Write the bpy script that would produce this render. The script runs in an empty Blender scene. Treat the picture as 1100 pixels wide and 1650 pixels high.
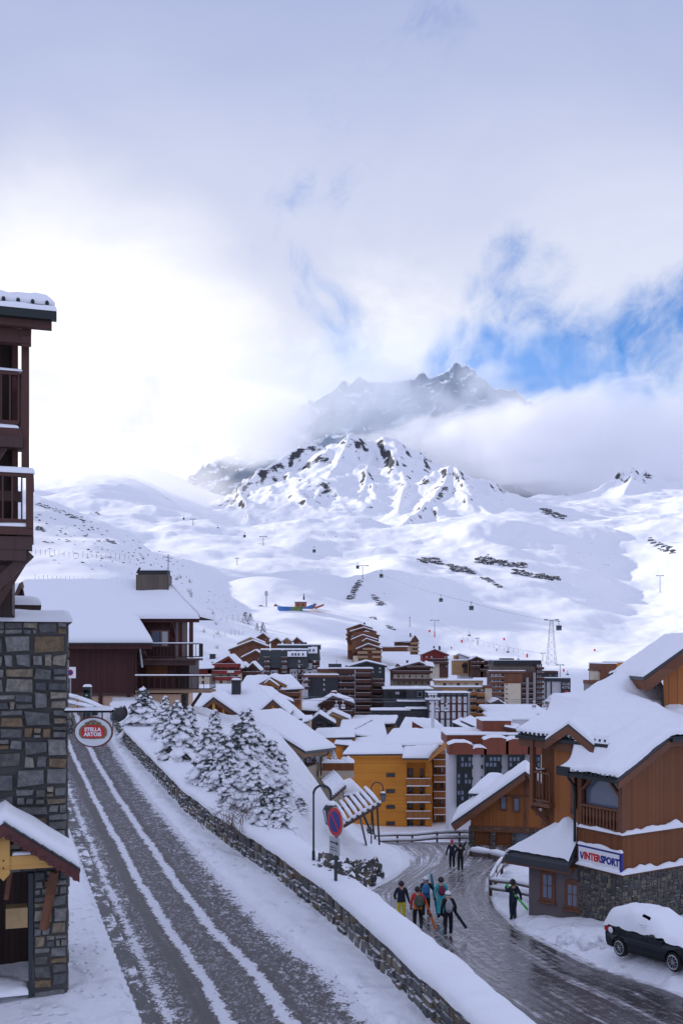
import bpy, bmesh, math, random
import numpy as np
from mathutils import Vector, Matrix
R = math.radians
scene = bpy.context.scene
C = scene.collection
# ------------------------------------------------------------------ camera
HV, F = 1050.0, 1600.0            # eye-level row of the photograph and focal length, in its pixels
cam = bpy.data.objects.new('camera', bpy.data.cameras.new('camera'))
C.objects.link(cam)
cam.rotation_euler = (R(90), 0, 0)
cam.data.sensor_fit = 'HORIZONTAL'; cam.data.sensor_width = 24.0
cam.data.lens = F / 1100 * 24; cam.data.shift_y = (HV - 825) / 1100
cam.data.clip_start = 0.5; cam.data.clip_end = 30000
scene.camera = cam
# ------------------------------------------------------------------ sun, sky, exposure
SUN_AZ, SUN_EL = -56.0, 22.0       # degrees left of the view axis, above the horizon
sdir = Vector((math.sin(R(SUN_AZ)) * math.cos(R(SUN_EL)), math.cos(R(SUN_AZ)) * math.cos(R(SUN_EL)), math.sin(R(SUN_EL))))
sun = bpy.data.objects.new('sun', bpy.data.lights.new('sun', 'SUN'))
C.objects.link(sun)
sun.data.energy = 3.8; sun.data.angle = R(0.6); sun.data.color = (1.0, .95, .88)
sun.rotation_euler = sdir.to_track_quat('Z', 'Y').to_euler()
scene.view_settings.view_transform = 'Standard'; scene.view_settings.look = 'None'
scene.view_settings.exposure = .10; scene.view_settings.gamma = 1
cy = scene.cycles
cy.use_denoising = True
cy.max_bounces = 16; cy.diffuse_bounces = 3; cy.glossy_bounces = 2; cy.transmission_bounces = 3
cy.transparent_max_bounces = 12; cy.volume_bounces = 14
cy.use_adaptive_sampling = True; cy.adaptive_threshold = 0.02
cy.volume_max_steps = 64

class NT:
    """small helper round a node tree"""
    def __init__(s, tree): s.t = tree; s.n = tree.nodes; s.l = tree.links; s.n.clear()
    def new(s, ty, ins=None, **kw):
        nd = s.n.new(ty)
        for k, v in kw.items(): setattr(nd, k, v)
        for k, v in (ins or {}).items(): s.put(nd.inputs[k], v)
        return nd
    def put(s, sock, v):
        if isinstance(v, bpy.types.Node): v = v.outputs[0]
        if isinstance(v, bpy.types.NodeSocket): s.l.new(v, sock)
        elif sock.type == 'RGBA' and not isinstance(v, (int, float)) and len(v) == 3: sock.default_value = (*v, 1)
        elif sock.type == 'RGBA' and isinstance(v, (int, float)): sock.default_value = (v, v, v, 1)
        else: sock.default_value = v
    def m(s, op, a, b=0.0, c=0.0, clamp=False):
        nd = s.n.new('ShaderNodeMath'); nd.operation = op; nd.use_clamp = clamp
        s.put(nd.inputs[0], a); s.put(nd.inputs[1], b)
        if op in ('MULTIPLY_ADD', 'SMOOTH_MIN', 'COMPARE'): s.put(nd.inputs[2], c)
        return nd.outputs[0]
    def vm(s, op, a, b=(0, 0, 0)):
        nd = s.n.new('ShaderNodeVectorMath'); nd.operation = op
        s.put(nd.inputs[0], a)
        if op == 'SCALE': s.put(nd.inputs['Scale'], b)
        else: s.put(nd.inputs[1], b)
        return nd.outputs['Value'] if op in ('DOT_PRODUCT', 'LENGTH', 'DISTANCE') else nd.outputs['Vector']
    def mix(s, f, a, b, blend='MIX'):
        nd = s.n.new('ShaderNodeMix'); nd.data_type = 'RGBA'; nd.blend_type = blend
        s.put(nd.inputs[0], f); s.put(nd.inputs[6], a); s.put(nd.inputs[7], b)
        return nd.outputs[2]
    def step(s, x, lo, hi, a=0.0, b=1.0):
        nd = s.n.new('ShaderNodeMapRange'); nd.interpolation_type = 'SMOOTHSTEP'
        s.put(nd.inputs[0], x)
        for i, v in zip((1, 2, 3, 4), (lo, hi, a, b)): s.put(nd.inputs[i], v)
        return nd.outputs[0]
    def noise(s, vec, scale, detail=4.0, rough=.55, dist=0.0, dim='3D'):
        nd = s.n.new('ShaderNodeTexNoise'); nd.noise_dimensions = dim
        if vec is not None: s.put(nd.inputs['Vector'], vec)
        for k, v in (('Scale', scale), ('Detail', detail), ('Roughness', rough), ('Distortion', dist)): s.put(nd.inputs[k], v)
        return nd.outputs[0]
    def mapv(s, vec, scale=(1, 1, 1), loc=(0, 0, 0), rot=(0, 0, 0)):
        nd = s.n.new('ShaderNodeMapping'); s.put(nd.inputs[0], vec)
        nd.inputs['Location'].default_value = loc; nd.inputs['Rotation'].default_value = rot; nd.inputs['Scale'].default_value = scale
        return nd.outputs[0]

def azel(u, v):
    d = Vector(((u - 550) / F, 1, (HV - v) / F)); return d.normalized()

world = bpy.data.worlds.new('World'); scene.world = world; world.use_nodes = True
def build_world():
    w = NT(world.node_tree)
    sky = w.new('ShaderNodeTexSky', sky_type='NISHITA', sun_disc=False, sun_elevation=R(SUN_EL), sun_rotation=R(SUN_AZ), altitude=2300.0, dust_density=.4)
    d = w.new('ShaderNodeTexCoord').outputs['Generated']
    d = w.vm('NORMALIZE', d)
    sep = w.new('ShaderNodeSeparateXYZ', {0: d})
    el = sep.outputs[2]
    # cloud deck: bright and thin low down towards the sun, thicker and greyer overhead
    big = w.noise(w.mapv(d, (1.6, 1.6, 3.4), (.3, .1, .2)), 1.5, 6, .56, .5)
    fine = w.noise(w.mapv(d, (1, 1, 1.35), (1.3, .7, .1)), 5.5, 9, .58, .35)
    soft = w.noise(w.mapv(d, (1, 1, 2.2), (.4, .2, .8)), 3.2, 5, .5, .3)
    bigo = w.m('SUBTRACT', big, .5); fo = w.m('SUBTRACT', fine, .5); so = w.m('SUBTRACT', soft, .5)
    fwd = w.step(sep.outputs[1], -.2, .55)
    glow = w.vm('DOT_PRODUCT', d, tuple(azel(90, 655)))
    g = w.step(w.m('ADD', glow, w.m('ADD', w.m('MULTIPLY', bigo, .03), w.m('MULTIPLY', fo, .018))), .968, 1.0)
    low = w.m('MULTIPLY', w.step(w.m('ADD', el, w.m('ADD', w.m('MULTIPLY', bigo, .16), w.m('MULTIPLY', so, .14))), .60, .20), fwd)
    col = w.mix(low, (.395, .455, .70), (.80, .832, .95))
    col = w.mix(g, col, (1.03, 1.03, 1.05))
    lowk = w.m('MULTIPLY', w.step(el, .42, .27), fwd)
    col = w.mix(w.m('MULTIPLY', w.step(fo, .0, .20), w.m('MULTIPLY', lowk, .85)), col, (1.0, 1.0, 1.02))
    col = w.mix(w.m('MULTIPLY', w.step(fo, .02, -.22), w.m('MULTIPLY', lowk, .45)), col, (.57, .63, .85))
    # the hole in the deck where blue shows
    def blob(u, v, r0, r1):
        a = w.vm('DOT_PRODUCT', d, tuple(azel(u, v)))
        return w.step(a, math.cos(R(r1)), math.cos(R(r0)))
    hole = w.m('MULTIPLY', blob(830, 470, .2, 4.6), .62)
    for b, k in (((1090, 600, 1.4, 7.0), 1.12), ((940, 620, .8, 6.0), 1.08), ((770, 610, .6, 4.8), .92), ((650, 570, .2, 5.5), .47), ((1250, 640, 2., 9.), 1.0)):
        hole = w.m('MAXIMUM', hole, w.m('MULTIPLY', blob(*b), k))
    wv = w.vm('ADD', d, w.vm('SCALE', w.new('ShaderNodeTexNoise', {'Vector': d, 'Scale': 7.0, 'Detail': 3.0}).outputs[1], .10))
    wisps = w.noise(w.mapv(wv, (1, 1, .9), (.2, .93, .4), (0, .5, 0)), 8.5, 9, .58, .2)
    wis2 = w.noise(w.mapv(wv, (1, 1, .7), (.7, .3, .4), (0, .4, 0)), 24.0, 7, .6, .3)
    hole = w.m('ADD', hole, w.m('ADD', w.m('MULTIPLY', w.m('SUBTRACT', wisps, .5), 3.0), w.m('MULTIPLY', w.m('SUBTRACT', wis2, .5), .7)))
    veil = w.noise(w.mapv(wv, (1, 1, .55), (.5, .1, .9), (0, .7, 0)), 13.0, 8, .62, .4)
    hole = w.m('MULTIPLY', w.step(hole, .30, 1.25), w.step(veil, .70, .38, .12, 1.0))
    col = w.mix(w.m('MULTIPLY', w.m('SUBTRACT', 1.0, fwd), .8), col, (.62, .675, .945))
    skyb = w.new('ShaderNodeBackground', {'Color': w.mix(1.0, sky.outputs[0], (.40, .78, 1.22), 'MULTIPLY'), 'Strength': .15})
    cl = w.new('ShaderNodeBackground', {'Color': col, 'Strength': 1.0})
    mx = w.new('ShaderNodeMixShader', {0: hole, 1: cl.outputs[0], 2: skyb.outputs[0]})
    w.new('ShaderNodeOutputWorld', {'Surface': mx.outputs[0]})
build_world()
world.cycles.sampling_method = 'MANUAL'; world.cycles.sample_map_resolution = 256

# ------------------------------------------------------------------ helpers
def P(u, v, Y): return Vector(((u - 550) / F * Y, Y, (HV - v) / F * Y))
def tag(o, label=None, cat=None, group=None, kind=None):
    if label: o['label'] = label
    if cat: o['category'] = cat
    if group: o['group'] = group
    if kind: o['kind'] = kind
    return o
def thing(name, label, cat, loc=(0, 0, 0), rz=0, group=None):
    o = bpy.data.objects.new(name, None); C.objects.link(o)
    o.location = loc; o.rotation_euler = (0, 0, rz); o.empty_display_size = .2
    return tag(o, label, cat, group)
def copy_tree(o, parent=None):
    c = o.copy(); C.objects.link(c)
    if parent is not None: c.parent = parent
    for ch in o.children: copy_tree(ch, c)
    return c
# numpy gradient noise
_rng = np.random.RandomState(5)
_perm = np.concatenate([_rng.permutation(256)] * 3)
_ga = _rng.rand(256) * 2 * np.pi
def pn(x, y):
    x = np.asarray(x, float); y = np.asarray(y, float)
    xi = np.floor(x).astype(int); yi = np.floor(y).astype(int); xf = x - xi; yf = y - yi
    xi &= 255; yi &= 255
    def g(ix, iy, fx, fy):
        a = _ga[_perm[_perm[ix] + iy]]; return np.cos(a) * fx + np.sin(a) * fy
    u = xf ** 3 * (xf * (xf * 6 - 15) + 10); v = yf ** 3 * (yf * (yf * 6 - 15) + 10)
    n00 = g(xi, yi, xf, yf); n10 = g(xi + 1, yi, xf - 1, yf); n01 = g(xi, yi + 1, xf, yf - 1); n11 = g(xi + 1, yi + 1, xf - 1, yf - 1)
    return ((n00 * (1 - u) + n10 * u) * (1 - v) + (n01 * (1 - u) + n11 * u) * v) * 1.5
def fbm(x, y, o=5, gain=.5, lac=2.03):
    s = 0; a = 1.0
    for i in range(o): s = s + a * pn(x + 17.3 * i, y - 9.1 * i); x = x * lac; y = y * lac; a *= gain
    return s
def ridged(x, y, o=5, gain=.55, lac=2.1):
    s = 0; a = 1.0; w = 1.0
    for i in range(o):
        n = 1 - np.abs(pn(x + 11.7 * i, y + 5.3 * i)) * 1.6
        n = np.clip(n, 0, 1) ** 2 * w; w = np.clip(n * 1.4, 0, 1)
        s = s + a * n; x = x * lac; y = y * lac; a *= gain
    return s
def sstep(x, a, b):
    t = np.clip((x - a) / (b - a), 0, 1); return t * t * (3 - 2 * t)
def grid_mesh(name, V, rows, cols, mats, smooth=True, parent=None):
    """V: (rows*cols,3) array -> one quad sheet"""
    me = bpy.data.meshes.new(name)
    i = np.arange((rows - 1) * (cols - 1)); r = i // (cols - 1); c = i % (cols - 1); a = r * cols + c
    F4 = np.stack([a, a + 1, a + cols + 1, a + cols], 1).astype(np.int32)
    me.vertices.add(len(V)); me.vertices.foreach_set('co', np.asarray(V, np.float32).ravel())
    me.loops.add(F4.size); me.loops.foreach_set('vertex_index', F4.ravel())
    me.polygons.add(len(F4)); me.polygons.foreach_set('loop_start', np.arange(0, F4.size, 4, dtype=np.int32))
    me.polygons.foreach_set('loop_total', np.full(len(F4), 4, np.int32))
    if smooth: me.polygons.foreach_set('use_smooth', np.ones(len(F4), bool))
    for m in mats: me.materials.append(m)
    me.update(calc_edges=True); me.validate()
    o = bpy.data.objects.new(name, me); C.objects.link(o)
    if parent: o.parent = parent
    return o
# ------------------------------------------------------------------ materials
M = {}
def mat(name, col, rough=.6, metal=0.0, var=.0, nscale=6.0, bump=0.0, bscale=30.0, spec=.4):
    m = bpy.data.materials.new(name); m.use_nodes = True; w = NT(m.node_tree)
    b = w.new('ShaderNodeBsdfPrincipled', {'Roughness': rough, 'Metallic': metal, 'Specular IOR Level': spec})
    co = w.new('ShaderNodeTexCoord').outputs['Object']
    c = col
    if var:
        n = w.noise(co, nscale, 5, .6)
        c = w.mix(w.step(n, .3, .7), tuple(x * (1 - var) for x in col), tuple(min(1, x * (1 + var)) for x in col))
    w.put(b.inputs['Base Color'], c)
    if bump:
        bn = w.new('ShaderNodeBump', {'Strength': bump, 'Distance': .02, 'Height': w.noise(co, bscale, 4, .6)})
        w.put(b.inputs['Normal'], bn.outputs[0])
    w.new('ShaderNodeOutputMaterial', {0: b.outputs[0]})
    M[name] = m; return m
def snow_mat(name, scale=1.0, bump=.35, col=(.86, .87, .90), lumps=0.0):
    m = bpy.data.materials.new(name); m.use_nodes = True; w = NT(m.node_tree)
    co = w.new('ShaderNodeNewGeometry').outputs['Position']
    n1 = w.noise(co, 1.3 * scale, 5, .6); n2 = w.noise(co, 22 * scale, 4, .65)
    h = w.m('ADD', w.m('MULTIPLY', n1, .9), w.m('MULTIPLY', n2, .10))
    if lumps:
        vo = w.new('ShaderNodeTexVoronoi', {'Vector': co, 'Scale': 2.2 * scale, 'Randomness': 1.0}, feature='SMOOTH_F1')
        patch = w.step(w.noise(co, .35 * scale, 2), .45, .6)
        h = w.m('ADD', h, w.m('MULTIPLY', w.m('MULTIPLY', w.step(vo.outputs[0], .05, .33), patch), lumps))
    bn = w.new('ShaderNodeBump', {'Strength': bump, 'Distance': .25 / scale, 'Height': h})
    b = w.new('ShaderNodeBsdfPrincipled', {'Base Color': col, 'Roughness': .75, 'Specular IOR Level': .2, 'Normal': bn.outputs[0]})
    w.new('ShaderNodeOutputMaterial', {0: b.outputs[0]})
    M[name] = m; return m
snow_mat('snow', 1.0, .3); snow_mat('roof_snow', 2.0, .12); snow_mat('trodden_snow', 1.6, .6, (.84, .85, .88), .95)

def mountain_mat(name, lo, hi, sc, contrast=.12, rockcol=((.022, .025, .031), (.10, .10, .105))):
    m = bpy.data.materials.new(name); m.use_nodes = True; w = NT(m.node_tree)
    ge = w.new('ShaderNodeNewGeometry'); co = ge.outputs['Position']
    nz = w.new('ShaderNodeSeparateXYZ', {0: ge.outputs['Normal']}).outputs[2]
    n1 = w.noise(co, .010 * sc, 7, .66, .4)
    n2 = w.noise(w.mapv(co, (1, 1, 2.2)), .05 * sc, 6, .7, .3)
    x = w.m('ADD', nz, w.m('ADD', w.m('MULTIPLY', w.m('SUBTRACT', n1, .5), .62), w.m('MULTIPLY', w.m('SUBTRACT', n2, .5), .62)))
    rock = w.step(x, hi, lo)
    rc = w.mix(w.noise(co, .06 * sc, 6, .65), *rockcol)
    sn = w.mix(w.noise(co, .02 * sc, 3), (.83, .85, .89), (.88, .885, .90))
    sp = w.new('ShaderNodeSeparateXYZ', {0: co})
    mog = w.m('MULTIPLY', w.m('MULTIPLY', w.step(sp.outputs[0], 105, 150), w.step(sp.outputs[1], 420, 520)), w.m('MULTIPLY', w.step(sp.outputs[1], 1000, 800), w.step(w.noise(co, .012, 2), .42, .56)))
    vo = w.new('ShaderNodeTexVoronoi', {'Vector': co, 'Scale': .17}, feature='SMOOTH_F1')
    drift = w.noise(w.mapv(co, (1, .55, 1), (0, 0, 0), (0, 0, .6)), .035 * sc, 5, .5, .8)
    hh = w.m('ADD', w.m('MULTIPLY', drift, 1.6), w.m('ADD', w.m('MULTIPLY', w.noise(co, .14 * sc, 5, .6), .35), w.m('MULTIPLY', rock, w.m('MULTIPLY', n2, -1.8))))
    hh = w.m('ADD', hh, w.m('MULTIPLY', w.m('MULTIPLY', vo.outputs[0], mog), -.55))
    bn = w.new('ShaderNodeBump', {'Strength': .20, 'Distance': 4.0 / sc, 'Height': hh})
    b = w.new('ShaderNodeBsdfPrincipled', {'Base Color': w.mix(rock, sn, rc), 'Roughness': .8, 'Specular IOR Level': .15, 'Normal': bn.outputs[0]})
    w.new('ShaderNodeOutputMaterial', {0: b.outputs[0]})
    M[name] = m; return m
mountain_mat('slope', .625, .71, 1.0)
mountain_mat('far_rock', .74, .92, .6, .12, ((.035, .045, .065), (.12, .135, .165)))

# ------------------------------------------------------------------ the land
# (photo column, row, distance) of the ground seen there: smooth base terrain through them
LAND = """
-900 1290 125 -900 1000 250 -900 760 450 -900 620 700 -900 520 1000 -900 640 1600 -900 700 2400 -900 760 4000
-300 1260 125 -300 1090 200 -300 960 300 -300 880 450 -300 780 650 -300 720 850 -300 745 1000 -300 760 1500 -300 760 2400 -300 760 4000
50 1230 125 50 1110 180 50 1015 260 50 945 370 50 880 520 50 832 680 50 795 830 50 800 950 50 812 1250 50 790 1700 50 760 2300 50 740 3200
200 1215 125 200 1120 180 200 1035 260 200 975 370 200 920 480 200 885 590 200 868 660 200 882 780 200 872 950 200 845 1200 200 806 1500 200 772 1900 200 750 2600 200 740 4000
330 1270 125 330 1175 180 330 1098 250 330 1050 320 330 1005 400 330 972 480 330 975 560 330 950 660 330 928 780 330 880 960 330 855 1200 330 846 1500 330 836 1800 330 826 2300 330 790 4000
400 1300 125 400 1190 180 400 1115 250 400 1065 330 400 1030 390 400 1002 450 400 985 520 400 938 660 400 945 740 400 900 850 400 876 1050 400 858 1350 400 862 1650 400 866 1900
480 1330 125 480 1215 180 480 1130 250 480 1080 340 480 1030 430 480 988 530 480 950 640 480 930 700 480 918 790 480 880 950 480 862 1150 480 856 1400 480 858 1700 480 862 1950
560 1360 125 560 1240 180 560 1140 260 560 1078 360 560 1030 450 560 990 560 560 975 640 560 938 760 560 908 880 560 880 1020 560 856 1250 560 852 1550 560 858 1850
620 1360 125 620 1255 180 620 1150 260 620 1095 360 620 1035 460 620 1000 550 620 968 630 620 935 700 620 905 820 620 880 980 620 862 1200 620 856 1550 620 862 1850
700 1360 125 700 1260 180 700 1160 260 700 1110 360 700 1065 450 700 1030 540 700 990 640 700 945 740 700 912 840 700 885 980 700 868 1150 700 862 1400 700 866 1650
780 1360 125 780 1260 180 780 1170 260 780 1115 360 780 1075 450 780 1045 540 780 1005 640 780 960 740 780 922 830 780 895 920 780 868 1060 780 846 1250 780 862 1400 780 845 1700 780 820 2100
860 1360 125 860 1270 180 860 1180 260 860 1128 360 860 1088 450 860 1058 540 860 1020 620 860 980 710 860 940 800 860 905 920 860 875 1080 860 853 1250 860 866 1400 860 835 1800 860 815 2200
950 1360 125 950 1270 180 950 1185 260 950 1130 360 950 1085 460 950 1055 540 950 1022 640 950 985 740 950 945 860 950 905 990 950 880 1120 950 866 1250 950 862 1500 950 838 1800 950 812 2200 950 800 3000
1050 1360 125 1050 1270 180 1050 1180 260 1000 1120 360 1000 1082 460 1000 1052 555 1000 1026 660 1000 992 770 1000 955 900 1000 912 1030 1000 878 1150 1000 866 1300 1060 1115 360 1060 1072 470 1060 1040 580 1060 1012 690 1060 975 810 1060 935 930 1060 898 1050 1060 872 1150 1060 862 1280 1050 855 1500 1050 830 1900 1050 805 2300 1050 790 3000
1200 1360 125 1200 1260 180 1200 1170 260 1200 1105 360 1200 1062 460 1200 1022 540 1200 985 640 1200 945 740 1200 905 860 1200 865 990 1200 840 1120 1200 825 1250 1200 815 1500 1200 800 1900 1200 780 2300 1200 760 3000
1500 1350 125 1500 1240 180 1500 1130 260 1500 1050 360 1500 960 540 1500 880 740 1500 800 1000 1500 760 1500 1500 740 2300 1500 740 3000
2100 1340 125 2100 1210 180 2100 1080 260 2100 880 540 2100 770 1000 2100 720 1500 2100 700 2300 2100 700 3000
300 780 7000 550 780 7000 800 780 7000 1100 780 7000 -900 760 7000 2100 700 7000
"""
def make_base():
    a = np.array([float(x) for x in LAND.split()]).reshape(-1, 3)
    X = np.stack([(a[:, 0] - 550) / 400, np.log(a[:, 2] / 500) * 1.35], 1); s = (HV - a[:, 1]) / F
    def ker(A, B):
        d = np.sqrt(((A[:, None] - B[None]) ** 2).sum(-1)); return np.where(d > 0, d * d * np.log(d + 1e-9), 0)
    n = len(X); K = ker(X, X) + np.eye(n) * 4e-3; Q = np.concatenate([np.ones((n, 1)), X], 1)
    A = np.block([[K, Q], [Q.T, np.zeros((3, 3))]]); w = np.linalg.solve(A, np.concatenate([s, np.zeros(3)]))
    def f(u, Y):
        q = np.stack([(u - 550) / 400, np.log(Y / 500) * 1.35], 1); out = np.empty(len(q))
        for i in range(0, len(q), 20000):
            b = q[i:i + 20000]; out[i:i + 20000] = ker(b, X) @ w[:n] + np.concatenate([np.ones((len(b), 1)), b], 1) @ w[n:]
        return out * Y
    return f
base_fn = make_base()
# mountain crests: polylines of (column, row, distance)
RIDGES = [
 ([(290, 836, 2100), (345, 808, 2130), (385, 786, 2150), (410, 763, 2200), (432, 744, 2250), (470, 727, 2330), (500, 712, 2350), (532, 720, 2330), (548, 708, 2310), (562, 696, 2290), (578, 701, 2300), (600, 707, 2330), (618, 702, 2310), (634, 703, 2300), (652, 717, 2290), (668, 729, 2280), (690, 745, 2260), (712, 766, 2240), (740, 790, 2250), (800, 806, 2330), (880, 812, 2500)], .47, 46, 55),
 ([(562, 697, 2290), (548, 733, 2190), (530, 758, 2090), (505, 800, 1900)], .44, 16, 60),
 ([(385, 786, 2150), (390, 800, 2050), (396, 812, 1960), (402, 834, 1800)], .62, 22, 40),
  ([(602, 708, 2330), (594, 738, 2180), (590, 766, 2060), (580, 795, 1930)], .50, 8, 50),
 ([(634, 704, 2300), (645, 738, 2150), (652, 770, 2010), (646, 798, 1880), (640, 822, 1770)], .45, 12, 50),
 ([(690, 746, 2260), (688, 772, 2100), (672, 800, 1960)], .5, 10, 50),
 ([(650, 842, 1620), (690, 806, 1780), (712, 775, 1880), (722, 757, 1950), (729, 747, 1980), (742, 758, 2000), (762, 772, 2030), (790, 788, 2060), (822, 801, 2100), (860, 807, 2160), (900, 818, 2250)], .38, 46, 80),
 ([(729, 748, 1980), (748, 782, 1860), (768, 806, 1770), (792, 832, 1680)], .40, 10, 60),
 ([(860, 830, 2500), (905, 803, 2600), (935, 797, 2700), (960, 792, 2740), (980, 772, 2790), (1000, 760, 2810), (1022, 754, 2820), (1038, 760, 2810), (1055, 763, 2800), (1075, 780, 2780), (1110, 770, 2800), (1200, 740, 2900), (1500, 700, 3000)], .42, 40, 60),
 ([(1022, 756, 2820), (1010, 785, 2600), (1000, 810, 2420)], .5, 16, 40), ([(1075, 791, 2780), (1080, 812, 2560)], .5, 16, 40),
]
def ridge_field(X, Y, slope, steep, L, pts):
    pts = np.array([list(P(*p)) for p in pts]); best = np.full(X.shape, -1e9)
    wob = fbm(X / 110, Y / 110, 5) * 15
    for a, b in zip(pts[:-1], pts[1:]):
        dx, dy = b[0] - a[0], b[1] - a[1]; l2 = dx * dx + dy * dy
        t = np.clip(((X - a[0]) * dx + (Y - a[1]) * dy) / l2, 0, 1)
        d = np.hypot(X - a[0] - t * dx, Y - a[1] - t * dy)
        d2 = np.maximum(d + wob * np.clip(d / 90, 0, 1), 0)
        z = a[2] + t * (b[2] - a[2]) - slope * d2 - steep * (1 - np.exp(-d2 / L))
        best = np.maximum(best, z)
    return best
def land_height(X, Y):
    u = 550 + F * X / Y; sh = X.shape
    b = base_fn(np.clip(u, -900, 2100).ravel(), Y.ravel()).reshape(sh)
    far = sstep(Y, 150, 420)
    b = b + far * (fbm(X / 85, Y / 85, 4) * 3.4 * np.clip(Y / 700, 0, 1.6) + fbm(X / 280, Y / 280, 3) * 10 * np.clip(Y / 900, 0, 1.5))
    b = b + sstep(Y, 250, 500) * np.clip(Y / 900, .3, 1) * (ridged(X / 55, Y / 55, 4) - .6) * 1.3 * sstep(fbm(X / 210 + 3, Y / 210, 3), -.15, .45)
    h = b
    near = Y > 1300
    r = np.full(sh, -1e9)
    if near.any():
        for pts, sl, st, L in RIDGES: r[near] = np.maximum(r[near], ridge_field(X[near], Y[near], sl, st, L, pts))
        k = 14.0
        m = np.maximum(b, r); h = m + k * np.log(np.exp(np.clip((b - m) / k, -50, 0)) + np.exp(np.clip((r - m) / k, -50, 0)))
        rough = sstep(r - b, 0, 60)
        h = h + rough * ((ridged(X / 75 + .12 * Y / 75, Y / 280, 6, .55) - .8) * 8.0 + fbm(X / 45, Y / 60, 5, .6) * 4.0)
    return h
def make_land():
    ui = np.concatenate([np.linspace(-900, -60, 60, endpoint=False), np.linspace(-60, 1160, 420, endpoint=False), np.linspace(1160, 2100, 60)])
    Ys = np.concatenate([np.geomspace(118, 1500, 330, endpoint=False), np.geomspace(1500, 2900, 230, endpoint=False), np.geomspace(2900, 7500, 40)])
    U, YY = np.meshgrid(ui, Ys); X = (U - 550) / F * YY
    Z = land_height(X, YY) - .25
    V = np.stack([X, YY, Z], -1).reshape(-1, 3)
    o = grid_mesh('mountain_terrain', V, len(Ys), len(ui), [M['slope']]); tag(o, kind='structure')
    return o
make_land()
def make_far():
    pts = [(380, 800, 4300), (440, 720, 4400), (490, 655, 4450), (515, 632, 4480), (545, 618, 4500), (580, 612, 4480), (620, 606, 4520), (660, 612, 4500), (690, 600, 4520), (715, 592, 4520), (735, 587, 4500), (760, 596, 4480), (790, 618, 4450), (820, 628, 4420), (840, 636, 4420), (870, 645, 4400), (900, 640, 4450), (920, 655, 4420), (950, 690, 4300), (1050, 720, 4300), (1200, 760, 4200)]
    ui = np.linspace(250, 1350, 330); Ys = np.linspace(3300, 5200, 150)
    U, YY = np.meshgrid(ui, Ys); X = (U - 550) / F * YY
    r = ridge_field(X, YY, .62, 60, 90, pts)
    for sp in ([(735, 590, 4500), (700, 650, 4100), (680, 700, 3800)], [(820, 630, 4420), (850, 690, 4050)], [(620, 608, 4520), (590, 660, 4150)], [(545, 620, 4500), (500, 690, 4100)]):
        r = np.maximum(r, ridge_field(X, YY, .7, 40, 70, sp))
    r = r + (ridged(X / 150, YY / 210, 6, .6) - .8) * 26 + fbm(X / 45, YY / 60, 4) * 8
    r = np.maximum(r, 300)
    o = grid_mesh('far_mountain', np.stack([X, YY, r], -1).reshape(-1, 3), len(Ys), len(ui), [M['far_rock']]); tag(o, kind='structure')
make_far()
# ------------------------------------------------------------------ clouds
def cloud_mat(name, dens, sc, cover, soft=.25, g=.55, seed=0, amp=2.0, col=(.995, .995, 1.0)):
    m = bpy.data.materials.new(name); m.use_nodes = True; w = NT(m.node_tree)
    co = w.new('ShaderNodeTexCoord').outputs['Object']      # unit-sphere space of the cloud
    pos = w.new('ShaderNodeNewGeometry').outputs['Position']
    n = w.noise(w.mapv(pos, (1, 1, 1.5), (seed, seed * 2, 0)), sc, 5, .6, .3)
    r = w.vm('LENGTH', co)
    edge = w.step(r, 1.0, .35)
    x = w.m('ADD', w.m('MULTIPLY', w.m('SUBTRACT', n, .5), amp), w.m('SUBTRACT', edge, cover))
    dn = w.m('MULTIPLY', w.step(x, 0.0, soft), dens)
    v = w.new('ShaderNodeVolumePrincipled', {'Color': col, 'Anisotropy': g, 'Density': dn})
    w.new('ShaderNodeOutputMaterial', {'Volume': v.outputs[0]})
    m.cycles.volume_step_rate = 1.0
    return m
def cloud(name, u, v, Y, ru, rv, dY, material):
    bm = bmesh.new(); bmesh.ops.create_icosphere(bm, subdivisions=3, radius=1.0)
    me = bpy.data.meshes.new(name); bm.to_mesh(me); bm.free(); me.materials.append(material)
    o = bpy.data.objects.new(name, me); C.objects.link(o)
    o.location = P(u, v, Y); o.scale = (ru / F * Y, dY, rv / F * Y)
    tag(o, kind='stuff'); return o
cloud('cloud', 930, 725, 3250, 540, 112, 480, cloud_mat('cloud_a', .0085, .0030, .40, amp=3.2))
cloud('cloud', 170, 770, 1900, 300, 80, 420, cloud_mat('cloud_b', .004, .0035, .36, seed=3))
cloud('cloud', 690, 655, 3800, 330, 120, 260, cloud_mat('cloud_c', .0062, .0038, .44, soft=.6, seed=7, amp=3.4))
cloud('cloud', 400, 680, 3200, 190, 120, 380, cloud_mat('cloud_d', .006, .0036, .40, soft=.5, seed=11, amp=2.6))
cloud('haze_veil', 700, 700, 3600, 420, 190, 200, cloud_mat('haze_blue', .0010, .0010, -.6, soft=.6, seed=5, col=(.62, .78, 1.0), g=.3))
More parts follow.
